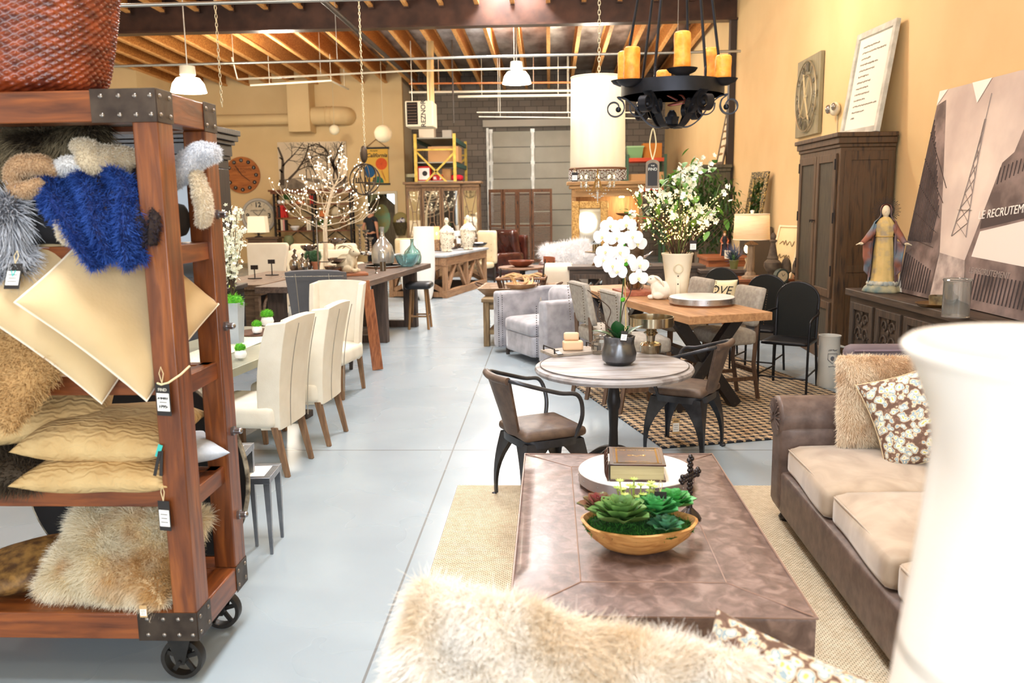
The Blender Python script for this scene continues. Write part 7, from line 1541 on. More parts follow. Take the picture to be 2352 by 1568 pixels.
for sx in (-1,1):
    for q in range(8):
        z0=.3+.52*q/8; z1=.3+.52*(q+1)/8; w0=.05*(1-q/8)**1.6+.004; w1=.05*(1-(q+1)/8)**1.6+.003; g.bar(((twr+sx*w0)*cw,-.0416,z0*ch),((twr+sx*w1)*cw,-.0416,z1*ch),.001,.016,up=(0,1,0)); g.bar(((twr-sx*w0)*cw,-.0416,z0*ch),((twr+sx*w1)*cw,-.0416,z1*ch),.001,.01,up=(0,1,0))
g.bar((twr*cw,-.0416,.8*ch),(twr*cw,-.0416,.93*ch),.001,.01,up=(0,1,0)).bar(((twr-.05)*cw,-.0416,.42*ch),((twr+.05)*cw,-.0416,.42*ch),.001,.02,up=(0,1,0)); g.build('tower_print',mat('tower_ink',S(150,136,128),.8),t)
g=MB()
for k in range(16): f=k/15; x=.01+.2*f; z1=.86-1.0*f*.42; g.bar((x*cw,-.0416,.26*ch),(x*cw+.0,-.0416,z1*ch),.001,.016,up=(0,1,0))
for k in range(5): g.bar((0,-.0418,(.28+.13*k)*ch),(.24*cw,-.0418,(.24+.07*k)*ch),.001,.012,up=(0,1,0))
for k in range(12): g.bar(((.02+.022*k)*cw,-.0418,.02*ch),((.02+.022*k)*cw,-.0418,(.2-.006*k)*ch),.001,.02,up=(0,1,0))
for k in range(18): x=.6+.023*k; g.bar((x*cw,-.0416,(.53+.008*k)*ch),(x*cw,-.0416,(.6+.006*k)*ch),.001,.014,up=(0,1,0)); g.bar((x*cw,-.0422,.04*ch),(x*cw,-.0422,.15*ch),.001,.02,up=(0,1,0))
g.build('window_print',mat('window_ink',S(78,66,62),.8),t)
text('LE RECRUTEMENT CAFE',.1,mat('sign_white',S(236,228,220),.8),t,(.76*cw,-.0436,.425*ch),rot=(90,-6,0)); text('LE RECRUTEMENT',.075,mat('tower_ink',0),t,(.68*cw,-.0436,.16*ch))
g=MB().add([(0,-.045,.93*ch),(.07*cw,-.045,ch),(0,-.045,ch)],[(0,1,2)]).add([(0,-.045,0),(.06*cw,-.045,0),(0,-.045,.09*ch)],[(0,1,2)]).add([(.26*cw,-.045,ch),(.4*cw,-.045,ch),(.33*cw,-.045,.9*ch)],[(0,1,2)]); g.build('corner_wrap',mat('wrap_white',S(240,236,230),.6),t)
# tray with cup and glass cylinder
p=G(2150,702,.953); t=thing('wicker_tray','round brown tray on the carved sideboard holding a metallic pot','tray',(p[0],p[1],.952)); MB().lathe([(0,0),(.14,0),(.17,.025),(.16,.025),(.13,.01),(0,.01)],n=30).build('dish',mat('tray_bronze',S(120,90,50),.4,.5),t)
lathed('metallic_pot','short mottled silver gold candle pot on the brown tray','pot',[(0,0),(.085,0),(.09,.08),(.083,.08),(.08,.01),(0,.01)],(p[0]+.02,p[1]-.02,.963),mat('mottled_silver',S(176,160,120),.3,.7,S(110,100,84),scale=14),26)
p=G(2216,735,.953); t=thing('glass_hurricane','clear glass cylinder hurricane on the carved sideboard','glass cylinder',(p[0]+.02,p[1]+.2,.952)); MB().lathe([(0,0),(.1,0),(.1,.28),(.108,.29),(.1,.3),(.094,.29),(.094,.01),(0,.01)],n=36).build('cylinder',glassm('clear_glass',0),t)
t=thing('ceramic_jug','tall grey stoneware jug with a printed crest on the floor by the armoire','jug',G(1908,893,0),rz=0); t.location.y+=.1
JG=mat('stoneware',S(196,194,186),.5,0,S(184,182,174),scale=4); MB().lathe([(0,0),(.1,0),(.11,.02),(.105,.3),(.1,.5),(.11,.53),(.1,.53),(.09,.48),(.095,.05),(0,.04)],n=32).build('body',JG,t); MB().tube([(.1,0,.42),(.17,0,.4),(.16,0,.22),(.105,0,.18)],.014,8).build('handle',JG,t)
scrib(t,mat('crest_ink',S(90,92,100),.8),-.04,.04,.395,-.107,.016,1,.0022); g=MB().tube([(-.045,-.108,.36),(.045,-.108,.36),(.045,-.108,.3),(0,-.11,.26),(-.045,-.108,.3)],.003,5,True); g.sph((0,-.108,.31),.02,(1,.2,1.2),8,6); g.build('crest',mat('crest_ink',0),t); scrib(t,mat('crest_ink',0),-.035,.035,.23,-.107,.012,2,.0018)
# ------------------------------------------------------------ black metal chairs
def metalchair(label,loc,rz):
    t=thing('black_metal_chair',label,'chair',loc,rz=rz,group='black metal chairs with rounded backs')
    MB().pad((0,0,.49),(.46,.44,.04),.02,6).build('seat',BM,t,ang=180)
    pts=[(-.2,-.22,.5),(-.205,-.24,.8)]+[(.205*math.cos(R(180-q*18)),-.26,.88+.17*math.sin(R(q*18))) for q in range(11)]+[(.205,-.24,.8),(.2,-.22,.5)]
    MB().tube(pts,.014,8).build('back_frame',BM,t); MB().prism([(x*.97,z) for x,_,z in pts],-.255,-.247,'y').build('back_panel',mat('black_sheet',S(36,36,34),.45,.4),t)
    for s in (-1,1):
        MB().tube([(s*.2,-.22,.5),(s*.22,-.26,0)],.013,8).build('rear_leg',BM,t); MB().tube(smooth([(s*.205,-.24,.78),(s*.25,-.05,.76),(s*.25,.2,.73),(s*.24,.24,.6),(s*.235,.24,.0)],4),.012,8).build('arm_and_front_leg',BM,t)
    MB().tube([(-.235,.24,.16),(.235,.24,.16)],.009,6).tube([(-.23,.22,.18),(-.21,-.24,.18)],.009,6).tube([(.23,.22,.18),(.21,-.24,.18)],.009,6).build('stretcher',BM,t); return t
mc=metalchair('nearest black metal chair with arms by the stone jug',(2.38,8.45,0),150)
metalchair('middle black metal chair with a rounded back',(2.28,9.3,0),150); metalchair('farthest black metal chair holding the script pillow',(1.98,10.3,0),150)

# ------------------------------------------------------------ counter height table with X base and its stools
K=[V(*G(*q,.93)[:2],0) for q in ((1767,715),(1583,727),(1340,662))]
vv=(K[2]-K[1]).normalized(); uu=Vector((vv.y,-vv.x,0)); TW_=(K[0]-K[1]).length; TL_=2.75; an=math.atan2(uu.y,uu.x); O_=K[1]
def toT(x,y,z=0): q=O_+uu*x+vv*y; return (q.x,q.y,z)
OKT=wood('oak_top',S(190,146,104),S(146,104,70),'y',.5,3,S(170,126,86)); BP=mat('black_paint',S(30,26,28),.45,0,S(60,50,44),scale=20,lo=.6,hi=.75)
t=thing('counter_table','honey oak counter table on black crossed legs standing on the houndstooth rug','table',(O_.x,O_.y,0)); t.rotation_euler[2]=an
MB().bb(0,0,.86,TW_,TL_,.93).build('tabletop',OKT,t,bev=.004)
for y in (.42,TL_-.42):
    for s,(xa,xb) in enumerate(((.08,TW_-.08),(TW_-.08,.08))): MB().bar((xa,y+.03*(s-.5),.03),(xb,y+.03*(s-.5),.87),.10,.10,up=(0,1,0)).build('crossed_leg',BP,t,bev=.004)
MB().bb(TW_/2-.05,.42,.42,TW_/2+.05,TL_-.42,.5).build('stretcher',BP,t,bev=.004)
HID=mat('cow_hide_grey',S(172,164,152),.85,0,S(150,142,132),scale=26,detail=6,bump=.1); STW=wood('stool_oak',S(116,88,66),S(76,56,44),'z',.5,5)
def stool(label,x,y,rz,bh=1.07):
    p=toT(x,y); t=thing('counter_stool',label,'stool',p,group='grey hide counter stools'); t.rotation_euler[2]=an+R(rz)  # faces +Y
    MB().pad((0,.0,.61),(.46,.44,.14),.04,8,puff=.02).build('seat',HID,t,ang=180)
    b=MB().pad((0,-.25,.71+(bh-.71)/2),(.45,.075,bh-.71),.025,8,fn=lambda q,p_:(q.x,q.y-.08*(q.z-.2)/.4*.3-.03*p_[2],q.z)).build('backrest',HID,t,ang=180)
    k=MB()
    for s in (-1,1):
        for i in range(14): k.sph((s*.205,-.29-.03*(i/13),.73+(bh-.77)*i/13),.006,n=5,m=4)
    for i in range(16): k.sph((-.2+.4*i/15,-.325,bh-.025),.006,n=5,m=4); k.sph((-.22+.44*i/15,.222,.56),.005,n=5,m=4)
    k.build('nailheads',mat('nail_bronze',S(110,96,78),.35,.8),t)
    for s in (-1,1):
        MB().tube([(s*.19,-.27,0),(s*.19,-.21,.35),(s*.195,-.235,.8)],.024,4).build('leg',STW,t); MB().taper((s*.19,.19,0),(.034,.034),(s*.195,.19,.55),(.046,.046)).build('leg',STW,t,bev=.003)
        MB().bb(s*.19-.012,-.23,.2,s*.19+.012,.19,.235).build('rail',STW,t)
    MB().bb(-.19,.17,.26,.19,.2,.3).bb(-.19,-.245,.26,.19,-.215,.3).build('foot_rest',STW,t); return t
stool('farther left counter stool with its hide back to the armchair',-.2,1.35,-90,1.12); stool('nearer left counter stool partly behind the orchid leaves',-.14,.68,-90,1.1)
stool('nearer right counter stool with nailheads showing',TW_+.0,.80,90); stool('farther right counter stool behind the twig lights',TW_+.0,1.75,90)
stool('grey hide counter stool tucked in by the cake stand',.26,.18,0,.74) if 0 else None
z1=.931
p=G(1613,697,.94); turntable('lazy_susan','large marble turntable on the oak counter table',(p[0],p[1]+.03,z1),.30,.075)
WCR=mat('white_rabbit',S(240,234,220),.45,0,S(226,216,198),scale=5)
p=G(1518,686,.94); rabbit('white crouching rabbit beside the cream vase on the oak table',(p[0],p[1]+.05,z1),178,WCR,.78,True)
p=G(1553,660,.94); zr=D(1556,583,p[1]-.1)[2]-z1; t=thing('flower_vase','tall tapered cream vase with a ring and strap holding glowing twigs and white flowers','vase',(D(1556,600,8.35)[0],8.35,z1)); zr=D(1556,583,8.2)[2]-z1
VC=mat('aged_cream',S(226,216,194),.6,0,S(204,186,150),scale=3,lo=.45,hi=.75); t['category']='vase'
MB().lathe([(0,0),(.095,0),(.12,zr*.5),(.148,zr*.95),(.155,zr*.97),(.155,zr),(.14,zr),(.11,zr*.5),(0,zr*.4)],n=36).build('body',VC,t)
MB().tube([(-.01+.042*math.cos(q),-.134,zr*.68+.042*math.sin(q)) for q in [2*PI*i/24 for i in range(24)]],.007,6,True).build('ring',mat('ring_cream',S(200,188,160),.5),t)
MB().box((-.01,-.118,zr*.32),(.035,.012,zr*.5),(-6,0,0)).build('strap',VC,t); g=MB()
for z in (.12,.35,.52): g.sph((-.01,-.124-.01*z,zr*z),.007,n=8,m=6)
g.build('strap_rivets',mat('iron_dark',0),t)
rg=random.Random(21); tw=MB(); bl=MB(); gl=MB(); zz=zr
for k in range(46):
    a_=rg.uniform(0,2*PI); s=rg.uniform(.1,.52); hh=rg.uniform(.25,.62); e=Vector((s*math.cos(a_),s*.8*math.sin(a_),zz+hh)); pts=smooth([(.03*math.cos(a_),.03*math.sin(a_),zz-.1),(e.x*.35,e.y*.35,zz+hh*.3),(e.x*.75,e.y*.75,zz+hh*.72),e],6); tw.tube(pts,[.0035*(1-.6*i/len(pts)) for i in range(len(pts))],4)
    for j in range(7): q=pts[rg.randint(6,len(pts)-1)]+Vector([rg.gauss(0,.018) for _ in range(3)]); gl.sph(q,.0058,n=6,m=4)
for k in range(5): pts=smooth([(0,0,zz-.1),(.12+.05*k,0,zz+.12),(.3+.05*k,0,zz+.25+.02*k),(.48+.03*k,.02,zz+.32+.03*k)],5); tw.tube(pts,[.004*(1-.6*i/len(pts)) for i in range(len(pts))],4)
tw.build('twigs',mat('twig_dark',S(62,40,30),.8),t,ang=180); gl.build('fairy_lights',mat('fairy',S(255,226,170),.4,emit=S(255,196,110),es=6),t)['kind']='stuff'
for k in range(4): point((t.location.x+(-.25,.25,0,.1)[k],8.3+(.0,.1,-.2,.2)[k],z1+zz+.3),1.6,(1,.7,.38),.12)
fl=MB(); lf=MB()
for k in range(34):
    a_=rg.uniform(0,2*PI); s=rg.uniform(.05,.5); c=Vector((s*math.cos(a_)-.0,.55*s*math.sin(a_)+.08,zz+rg.uniform(.38,.92)-.25*s)); 
    if k%5==0: tw2=MB().tube(smooth([(0,0,zz-.05),(c.x*.4,c.y*.4,zz+.3),c],4),.005,5).build('flower_stem',mat('stem_green',S(90,110,50),.7),t,ang=180)
    for j in range(8):
        q=c+Vector([rg.gauss(0,.035) for _ in range(3)]); ax=Vector([rg.gauss(0,1),rg.gauss(-.6,1),rg.gauss(0,1)]).normalized(); u=ax.orthogonal().normalized(); w2=ax.cross(u)
        for m_ in range(5): th=2*PI*m_/5; leaf(fl,q,u*math.cos(th)+w2*math.sin(th)+ax*.3,ax,.03,.026,0,2)
    for j in range(3): leaf(lf,c+Vector([rg.gauss(0,.06) for _ in range(3)]),[rg.gauss(0,1),rg.gauss(0,1),rg.gauss(0,.6)],(0,0,1),rg.uniform(.08,.13),.06,.3,4)
fl.build('white_flowers',mat('blossom_white',0),t,ang=180)['kind']='stuff'; lf.build('leaves',mat('leaf_fresh',S(110,160,60),.5,0,S(60,110,36),scale=5),t,ang=180)
price_tag((t.location.x+.11,8.12,z1+zr+.13),'white and black tag hanging in the glowing twigs',h=.1,w=.065,words='')
p=G(1452,678,.94); o=MB().box((0,0,.022),(.33,.42,.044)).build('wooden_block',wood('terra_block',S(178,108,84),S(148,84,62),'y'),bev=.003); o.location=(p[0]+.03,p[1]+.2,z1); o.rotation_euler[2]=R(12); tag(o,'reddish wooden block under the bronze umbrella vase','block')
q=(p[0]+.04,p[1]+.26); t=thing('metal_vase','tall bronze and patina metal vase with twig feet on the reddish block','vase',(q[0],q[1],z1+.045)); zr=D(1485,556,q[1])[2]-z1-.045
MB().lathe([(0,.01),(.06,.01),(.065,.05),(.085,zr*.45),(.088,zr*.5),(.095,zr*.5)],n=28).build('lower_body',mat('bronze_metal',0),t); MB().lathe([(.088,zr*.5),(.112,zr*.98),(.118,zr),(.105,zr),(.08,zr*.52)],n=28).build('upper_body',mat('patina_metal',S(128,112,92),.4,.6,S(84,70,58),scale=9),t)
MB().tube([(.02*math.cos(q_),-.082,zr*.36+.02*math.sin(q_)) for q_ in [2*PI*i/16 for i in range(16)]],.006,5,True).build('ring',mat('bronze_metal',0),t); g=MB()
for k in range(6): a_=60*k; g.tube(smooth([(.05*cosd(a_),.05*sind(a_),.1),(.1*cosd(a_+15),.1*sind(a_+15),.06),(.085*cosd(a_),.085*sind(a_),.0)],4),.008,5)
g.build('twig_feet',mat('twig_metal',S(90,70,50),.35,.7),t)
# glass bird stand, script pillow
p=D(1740,590,9.9); 
t=thing('crystal_bird','clear glass bird on a footed glass plate at the far end of the oak table','glass stand',toT(TW_*.72,2.35,z1)); x_,y_=t.location.x,t.location.y
MB().lathe([(0,0),(.09,0),(.05,.06),(.02,.11),(.03,.17),(.02,.2),(.17,.24),(.18,.25),(0,.25)],n=24).build('stand',mat('mercury_clear',S(210,206,198),.08,.6,S(120,112,104),scale=10),t); g=MB(); g.sph((0,0,.31),.07,(1.3,.8,.8),14,10); g.sph((-.08,0,.36),.035,n=10,m=8); g.tube([(.06,0,.32),(.14,0,.37),(.18,0,.4)],[.04,.025,.008],8,flat=.4); g.build('bird',glassm('clear_glass',0),t)
o=soft('script_pillow','cream pillow with dark script lettering on the farthest black chair','pillow',.44,.44,.13,mat('pillow_cream',S(236,220,178),.9),(2.0,10.15,.735),80,0,-30,seed=41,wr=.004)
text('LOVE',.14,mat('ink',0),o,(0,.08,.062),rot=(0,0,0),shear=.3); text('YOU TO THE',.045,mat('ink',0),o,(0,-.03,.068),rot=(0,0,0)); text('BACK',.09,mat('ink',0),o,(0,-.13,.058),rot=(0,0,0))
# ------------------------------------------------------------ rugs
def houndstooth():
    m=bpy.data.materials.new('houndstooth'); m.use_nodes=True; N=m.node_tree.nodes; L=m.node_tree.links; b=N['Principled BSDF']; b.inputs['Roughness'].default_value=.95
    tc=N.new('ShaderNodeTexCoord'); nz=N.new('ShaderNodeTexNoise'); nz.inputs['Scale'].default_value=30; L.new(tc.outputs['Object'],nz.inputs['Vector'])
    ad=N.new('ShaderNodeVectorMath'); ad.operation='MULTIPLY_ADD'; L.new(nz.outputs['Color'],ad.inputs[0]); ad.inputs[1].default_value=(.02,.02,0); L.new(tc.outputs['Object'],ad.inputs[2])
    mp=N.new('ShaderNodeMapping'); mp.inputs['Scale'].default_value=(12.5,12.5,12.5); L.new(ad.outputs[0],mp.inputs[0]); sx=N.new('ShaderNodeSeparateXYZ'); L.new(mp.outputs[0],sx.inputs[0])
    def M_(op,a,b2=None):
        n=N.new('ShaderNodeMath'); n.operation=op
        for i,v in enumerate((a,b2)):
            if v is None: continue
            if hasattr(v,'links') or hasattr(v,'is_linked'): L.new(v,n.inputs[i])
            else: n.inputs[i].default_value=v
        return n.outputs[0]
    x,y=sx.outputs[0],sx.outputs[1]; fx=M_('FRACT',x); fy=M_('FRACT',y); cx=M_('LESS_THAN',fx,.5); cy=M_('LESS_THAN',fy,.5)
    tw_=M_('LESS_THAN',M_('FRACT',M_('MULTIPLY',M_('ADD',x,y),2.0)),.5)
    both=M_('MULTIPLY',cx,cy); xor=M_('SUBTRACT',M_('ADD',cx,cy),M_('MULTIPLY',both,2)); f=M_('ADD',both,M_('MULTIPLY',xor,tw_))
    wv=N.new('ShaderNodeTexNoise'); wv.inputs['Scale'].default_value=160; L.new(tc.outputs['Object'],wv.inputs[0])
    mx=N.new('ShaderNodeMix'); mx.data_type='RGBA'; L.new(f,mx.inputs[0]); mx.inputs[6].default_value=S(198,172,136); mx.inputs[7].default_value=S(30,32,40)
    bp=N.new('ShaderNodeBump'); bp.inputs['Strength'].default_value=.5; L.new(wv.outputs['Fac'],bp.inputs['Height']); L.new(bp.outputs[0],b.inputs['Normal']); L.new(mx.outputs[2],b.inputs['Base Color']); return m
HX0=V(.86,6.36,0); ru=(V(1.73,6.60,0)-HX0).normalized(); rv_=Vector((-ru.y,ru.x,0))
o=MB().bb(0,0,.002,2.35,3.7,.014).build('houndstooth_rug',houndstooth(),bev=.003); o.location=HX0; o.rotation_euler[2]=math.atan2(ru.y,ru.x); tag(o,'black and tan houndstooth rug under the oak counter table','rug')
def jute():
    m=mat('jute',S(224,208,180),.95,0,S(208,190,160),scale=30,detail=2); N=m.node_tree.nodes; L=m.node_tree.links; b=N['Principled BSDF']; tc=N.new('ShaderNodeTexCoord')
    br=N.new('ShaderNodeTexBrick'); br.inputs['Scale'].default_value=34; br.inputs['Mortar Size'].default_value=.04; br.inputs['Mortar Smooth'].default_value=1; br.inputs['Row Height'].default_value=.4; br.inputs['Brick Width'].default_value=.7; L.new(tc.outputs['Object'],br.inputs[0])
    bp=N.new('ShaderNodeBump'); bp.invert=True; bp.inputs['Strength'].default_value=1; bp.inputs['Distance'].default_value=.012; L.new(br.outputs['Fac'],bp.inputs['Height']); L.new(bp.outputs[0],b.inputs['Normal'])
    mx=N.new('ShaderNodeMix'); mx.data_type='RGBA'; src=b.inputs['Base Color'].links[0].from_socket; L.new(br.outputs['Fac'],mx.inputs[0]); L.new(src,mx.inputs[6]); mx.inputs[7].default_value=S(136,112,82); L.new(mx.outputs[2],b.inputs['Base Color']); return m
o=MB().bb(-1.66,-2.6,.002,1.66,2.05,.016).build('jute_rug',jute(),bev=.004); o.location=(1.03,3.42,0); tag(o,'chunky woven jute rug under the leather ottoman and sofa','rug')
# ------------------------------------------------------------ leather ottoman
LB=mat('brown_leather',S(146,124,117),.42,0,S(96,78,73),scale=15,detail=10,lo=.32,hi=.68,col3=S(116,96,90),coat=.08,bump=.06,bscale=60,distort=.8)
OX0,OX1,OY0,OY1=-.15,.92,2.79,4.73; ocx,ocy=(OX0+OX1)/2,(OY0+OY1)/2; ow,ol=(OX1-OX0)/2,(OY1-OY0)/2
t=thing('leather_ottoman','large brown leather ottoman with piped seams in the foreground','ottoman',(ocx,ocy,0))
MB().pad((0,0,.375),(ow*2,ol*2,.17),.012,12,puff=.012).build('top_cushion',LB,t,ang=60)
MB().pad((0,0,.16),(ow*2-.05,ol*2-.05,.29),.05,8).build('base',mat('hide_cream',S(214,200,170),.9,0,S(150,120,90),scale=2,lo=.5,hi=.6),t,ang=180)
PIPL=mat('leather_piping',S(150,122,108),.4)
zt=.46; zp=lambda x,y:.4605+.012*(1-(x/ow)**2)*(1-(y/ol)**2)
def seam(pts,r=.003): 
    out=[]
    for a_,b_ in zip(pts[:-1],pts[1:]):
        for i in range(12): x=a_[0]+(b_[0]-a_[0])*i/12; y=a_[1]+(b_[1]-a_[1])*i/12; out.append((x,y,zp(x,y)))
    out.append((pts[-1][0],pts[-1][1],zp(*pts[-1]))); return out
i_=.26; g=MB()
g.tube(seam([(-ow+i_,-ol+i_),(ow-i_,-ol+i_),(ow-i_,ol-i_),(-ow+i_,ol-i_),(-ow+i_,-ol+i_)]),.003,5)
for sx in (-1,1):
    for sy in (-1,1): g.tube(seam([(sx*(ow-i_),sy*(ol-i_)),(sx*(ow-.004),sy*(ol-.004))]),.003,5)
g.build('seams',PIPL,t)
for z in (.458,.293): MB().tube([(-ow,-ol,z),(ow,-ol,z),(ow,ol,z),(-ow,ol,z)],.005,6,True).build('piping',PIPL,t)
zo=.473
p=G(1461,1076,.55); ttb=turntable('lazy_susan','large round white marble turntable on the leather ottoman',(p[0],p[1],zo),.292,.078)
bk=thing('leather_book','thick brown leather book with gold tooling on the white turntable','book',(p[0]-.005,p[1]-.06,zo+.0795),rz=-3); bw,bd,bh=.27,.30,.085
BKL=mat('book_leather',S(84,52,38),.35,0,S(52,32,26),scale=12,coat=.3); GLD=mat('gilt',S(190,150,84),.35,.6)
MB().bb(-bw/2,-bd/2,0,bw/2,bd/2,.008).bb(-bw/2,-bd/2,bh-.008,bw/2,bd/2,bh).build('cover',BKL,bk,bev=.002)
MB().prism([(-bw/2+.012*math.cos(R(q))-.006,bh/2+bh/2*math.sin(R(q))) for q in range(90,271,15)],-bd/2,bd/2,'y').build('spine',BKL,bk)
g=MB()
for y in (-.1,-.035,.035,.1): g.tube([(-bw/2+.016*math.cos(R(q))-.006,y,bh/2+bh/2*1.02*math.sin(R(q))) for q in range(95,266,17)],.005,5)
g.build('raised_bands',BKL,bk); MB().bb(-bw/2+.004,-bd/2+.008,.008,bw/2-.01,bd/2-.008,bh-.008).build('pages',mat('pages_aged',S(206,196,152),.8,0,S(186,174,130),scale=3,stretch=(1,1,60)),bk)
g=MB(); 
for k_ in (.02,.032): g.tube([(-bw/2+k_,-bd/2+k_,bh+.0005),(bw/2-k_,-bd/2+k_,bh+.0005),(bw/2-k_,bd/2-k_,bh+.0005),(-bw/2+k_,bd/2-k_,bh+.0005)],.0012,4,True)
for k_ in range(22): y=-bd/2+.035+k_*(bd-.07)/21; g.tube([(-bw/2+.034,y,bh+.0005),(-bw/2+.04,y+.004,bh+.0005),(-bw/2+.034,y+.008,bh+.0005)],.001,4); g.tube([(bw/2-.034,y,bh+.0005),(bw/2-.04,y+.004,bh+.0005),(bw/2-.034,y+.008,bh+.0005)],.001,4)
for s in (-1,1): g.tube(smooth([(0,-.01,bh),(s*.02,.004,bh),(s*.035,-.006,bh),(s*.045,.004,bh),(s*.03,.01,bh)],4),.0015,4)
g.build('gold_tooling',GLD,bk); text('GONE WITH THE WIND',.019,GLD,bk,(0,bd*.3,bh+.0006),rot=(0,0,0),ext=.0004); text('MARGARET MITCHELL',.012,GLD,bk,(0,-bd*.33,bh+.0006),rot=(0,0,0),ext=.0004)
# succulent bowl
p=G(1466,1262,.475); t=thing('succulent_bowl','rough wooden bowl of green and burgundy succulents on the leather ottoman','planter bowl',(p[0],p[1]+.02,zo)); 
WB=wood('bowl_wood',S(222,172,108),S(176,120,66),'x',.5,5,S(206,154,92)); rim_=lambda th,z:1+.03*math.sin(th*3+1)+.015*math.sin(th*7)
MB().lathe([(0,0),(.1,0),(.16,.025),(.215,.07),(.24,.12),(.228,.124),(.2,.09),(0,.085)],n=44,flat=.72,fn=rim_).build('bowl',WB,t)
o=MB().lathe([(.226,.1),(.15,.118),(0,.128)],n=30,flat=.72,fn=lambda th,z:1+.04*math.sin(th*11)).build('moss',mat('moss_dark',S(40,96,36),.9,0,S(20,60,20),scale=60,bump=.5),t,ang=180); fur(o,'moss_sprigs',furmat('moss_f',S(24,80,28),S(70,140,50)),3500,.014,.0025,(0,0,.3),.8,seed=51,seg=3)
def rosette(c,r,rings,m,seed,tip=None,rise=.5):
    g=MB(); rg=random.Random(seed)
    for k in range(rings):
        f=k/(rings-1); n=int(8-3*f); L_=r*(1-.72*f); el=12+68*f
        for i in range(n):
            a_=360*i/n+k*27+rg.uniform(-5,5); d=Vector((cosd(a_)*cosd(el),sind(a_)*cosd(el),sind(el))); base=Vector(c)+Vector((cosd(a_)*r*.07,sind(a_)*r*.07,f*r*rise*.5))
            s=d.cross(Vector((0,0,1))).normalized(); u=s.cross(d); W_2=L_*.36; vs=[];N_=6
            for q in range(N_+1):
                x=q/N_; w=W_2*(math.sin(PI*min(.985,.12+.86*x**1.25)))**.8*(1 if q<N_ else .12); th=L_*.055*(1-x*.7); cc=base+d*L_*x+u*L_*.16*(x*x-.3*x)
                vs+=[cc-s*w+u*w*.45,cc+u*th*.2,cc+s*w+u*w*.45,cc-u*th*1.6]
            fs=[]
            for q in range(N_): a2=q*4; fs+=[(a2,a2+1,a2+5,a2+4),(a2+1,a2+2,a2+6,a2+5),(a2+2,a2+3,a2+7,a2+6),(a2+3,a2,a2+4,a2+7)]
            fs.append((N_*4,N_*4+1,N_*4+2,N_*4+3)); g.add(vs,fs)
    return g.build('succulent',m,t,ang=70)
def succ(nm,c1,c2,sc=18): return mat(nm,c1,.38,0,c2,scale=sc,lo=.35,hi=.65,sub=.05)
rosette((-.075,-.06,.15),.135,6,succ('succ_green_red',S(120,160,90),S(92,128,70),9),1); rosette((-.15,.03,.155),.1,5,succ('succ_burgundy',S(132,58,62),S(110,120,70),14),2)
rosette((.07,-.015,.165),.105,6,succ('succ_mint',S(96,180,110),S(60,140,76)),3); rosette((.15,.05,.17),.095,6,succ('succ_bright',S(92,180,96),S(52,136,62)),4); rosette((.1,-.095,.125),.075,4,succ('succ_blue',S(110,160,140),S(60,130,70)),5)
g=MB(); rg=random.Random(8)
for k in range(16):
    x,y=.0+rg.uniform(-.09,.07),.06+rg.uniform(-.04,.06); h=.2+rg.uniform(0,.07); g.tube([(x*.7,y*.8,.11),(x,y,h)],.003,5)
    for j in range(9): a_=40*j; leaf(g,(x,y,h),(cosd(a_),sind(a_),.5),(0,0,1),.024,.013,0,2)
g.build('cluster_succulent',mat('succ_yellow',S(196,206,110),.5,0,S(150,176,84),scale=20),t,ang=180)
price_tag((p[0]+.09,p[1]+.02,zo+.245),'grey swing tag with a white label in the succulent bowl',rz=-12,h=.1,w=.05,words='',tilt=0)
# beaded cross
p=G(1583,1188,.475); t=thing('beaded_cross','dark beaded metal cross standing behind the succulent bowl','cross',(p[0],p[1]+.0,zo),rz=52); PW=mat('pewter_dark',S(70,66,68),.25,.85)
g=MB(); g.lathe([(0,0),(.055,0),(.045,.02),(.014,.05),(.012,.07)],n=12); g.build('base',PW,t); g=MB()
for i in range(9): 
    for s in (-1,1): g.sph((s*.009,0,.08+.021*i),.011,n=8,m=6)
for i in range(-3,4): g.sph((i*.019,0,.19),.011,n=8,m=6); g.sph((i*.019,0,.208),.01,n=8,m=6)
for c in ((-.07,.199),(.07,.199),(0,.275)):
    for a_ in (0,90,180,270): g.sph((c[0]+.014*cosd(a_),0,c[1]+.014*sind(a_)),.011,n=8,m=6)
g.build('beads',PW,t)
# ------------------------------------------------------------ round bistro table
p=G(1410,836,.765); RTC=(p[0],p[1]); t=thing('round_table','round weathered grey wood table on a black pedestal','table',(p[0],p[1],0)); r=.555
WG=mat('weathered_top',S(166,164,168),.5,0,S(108,100,98),scale=3.2,detail=8,lo=.35,hi=.7,stretch=(1,5,1),col3=S(150,144,142),bump=.12,distort=.6)
MB().lathe([(0,.705),(r*.9,.705),(r*.985,.715),(r,.735),(r*.985,.752),(r*.93,.758),(r*.925,.765),(0,.765)],n=72).build('tabletop',WG,t,ang=25)
MB().tube([(r*.928*math.cos(2*PI*k/60),r*.928*math.sin(2*PI*k/60),.7655) for k in range(60)],.003,4,True).build('groove',mat('groove_dark',S(90,84,82),.7),t)
PD=mat('pedestal_black',S(46,44,46),.4,.5); MB().lathe([(.03,.0),(.036,.12),(.03,.3),(.036,.44),(.045,.46),(.05,.5),(.042,.54),(.036,.6),(.055,.66),(.1,.705)],n=20).build('pedestal',PD,t)
g=MB()
for k in range(4): a_=45+90*k; g.tube(smooth([(0,0,.16),(.12*cosd(a_),.12*sind(a_),.12),(.26*cosd(a_),.26*sind(a_),.03),(.33*cosd(a_),.33*sind(a_),.015)],5),[.028-.0006*i for i in range(16)],8)
g.build('feet',PD,t)
zr=.766
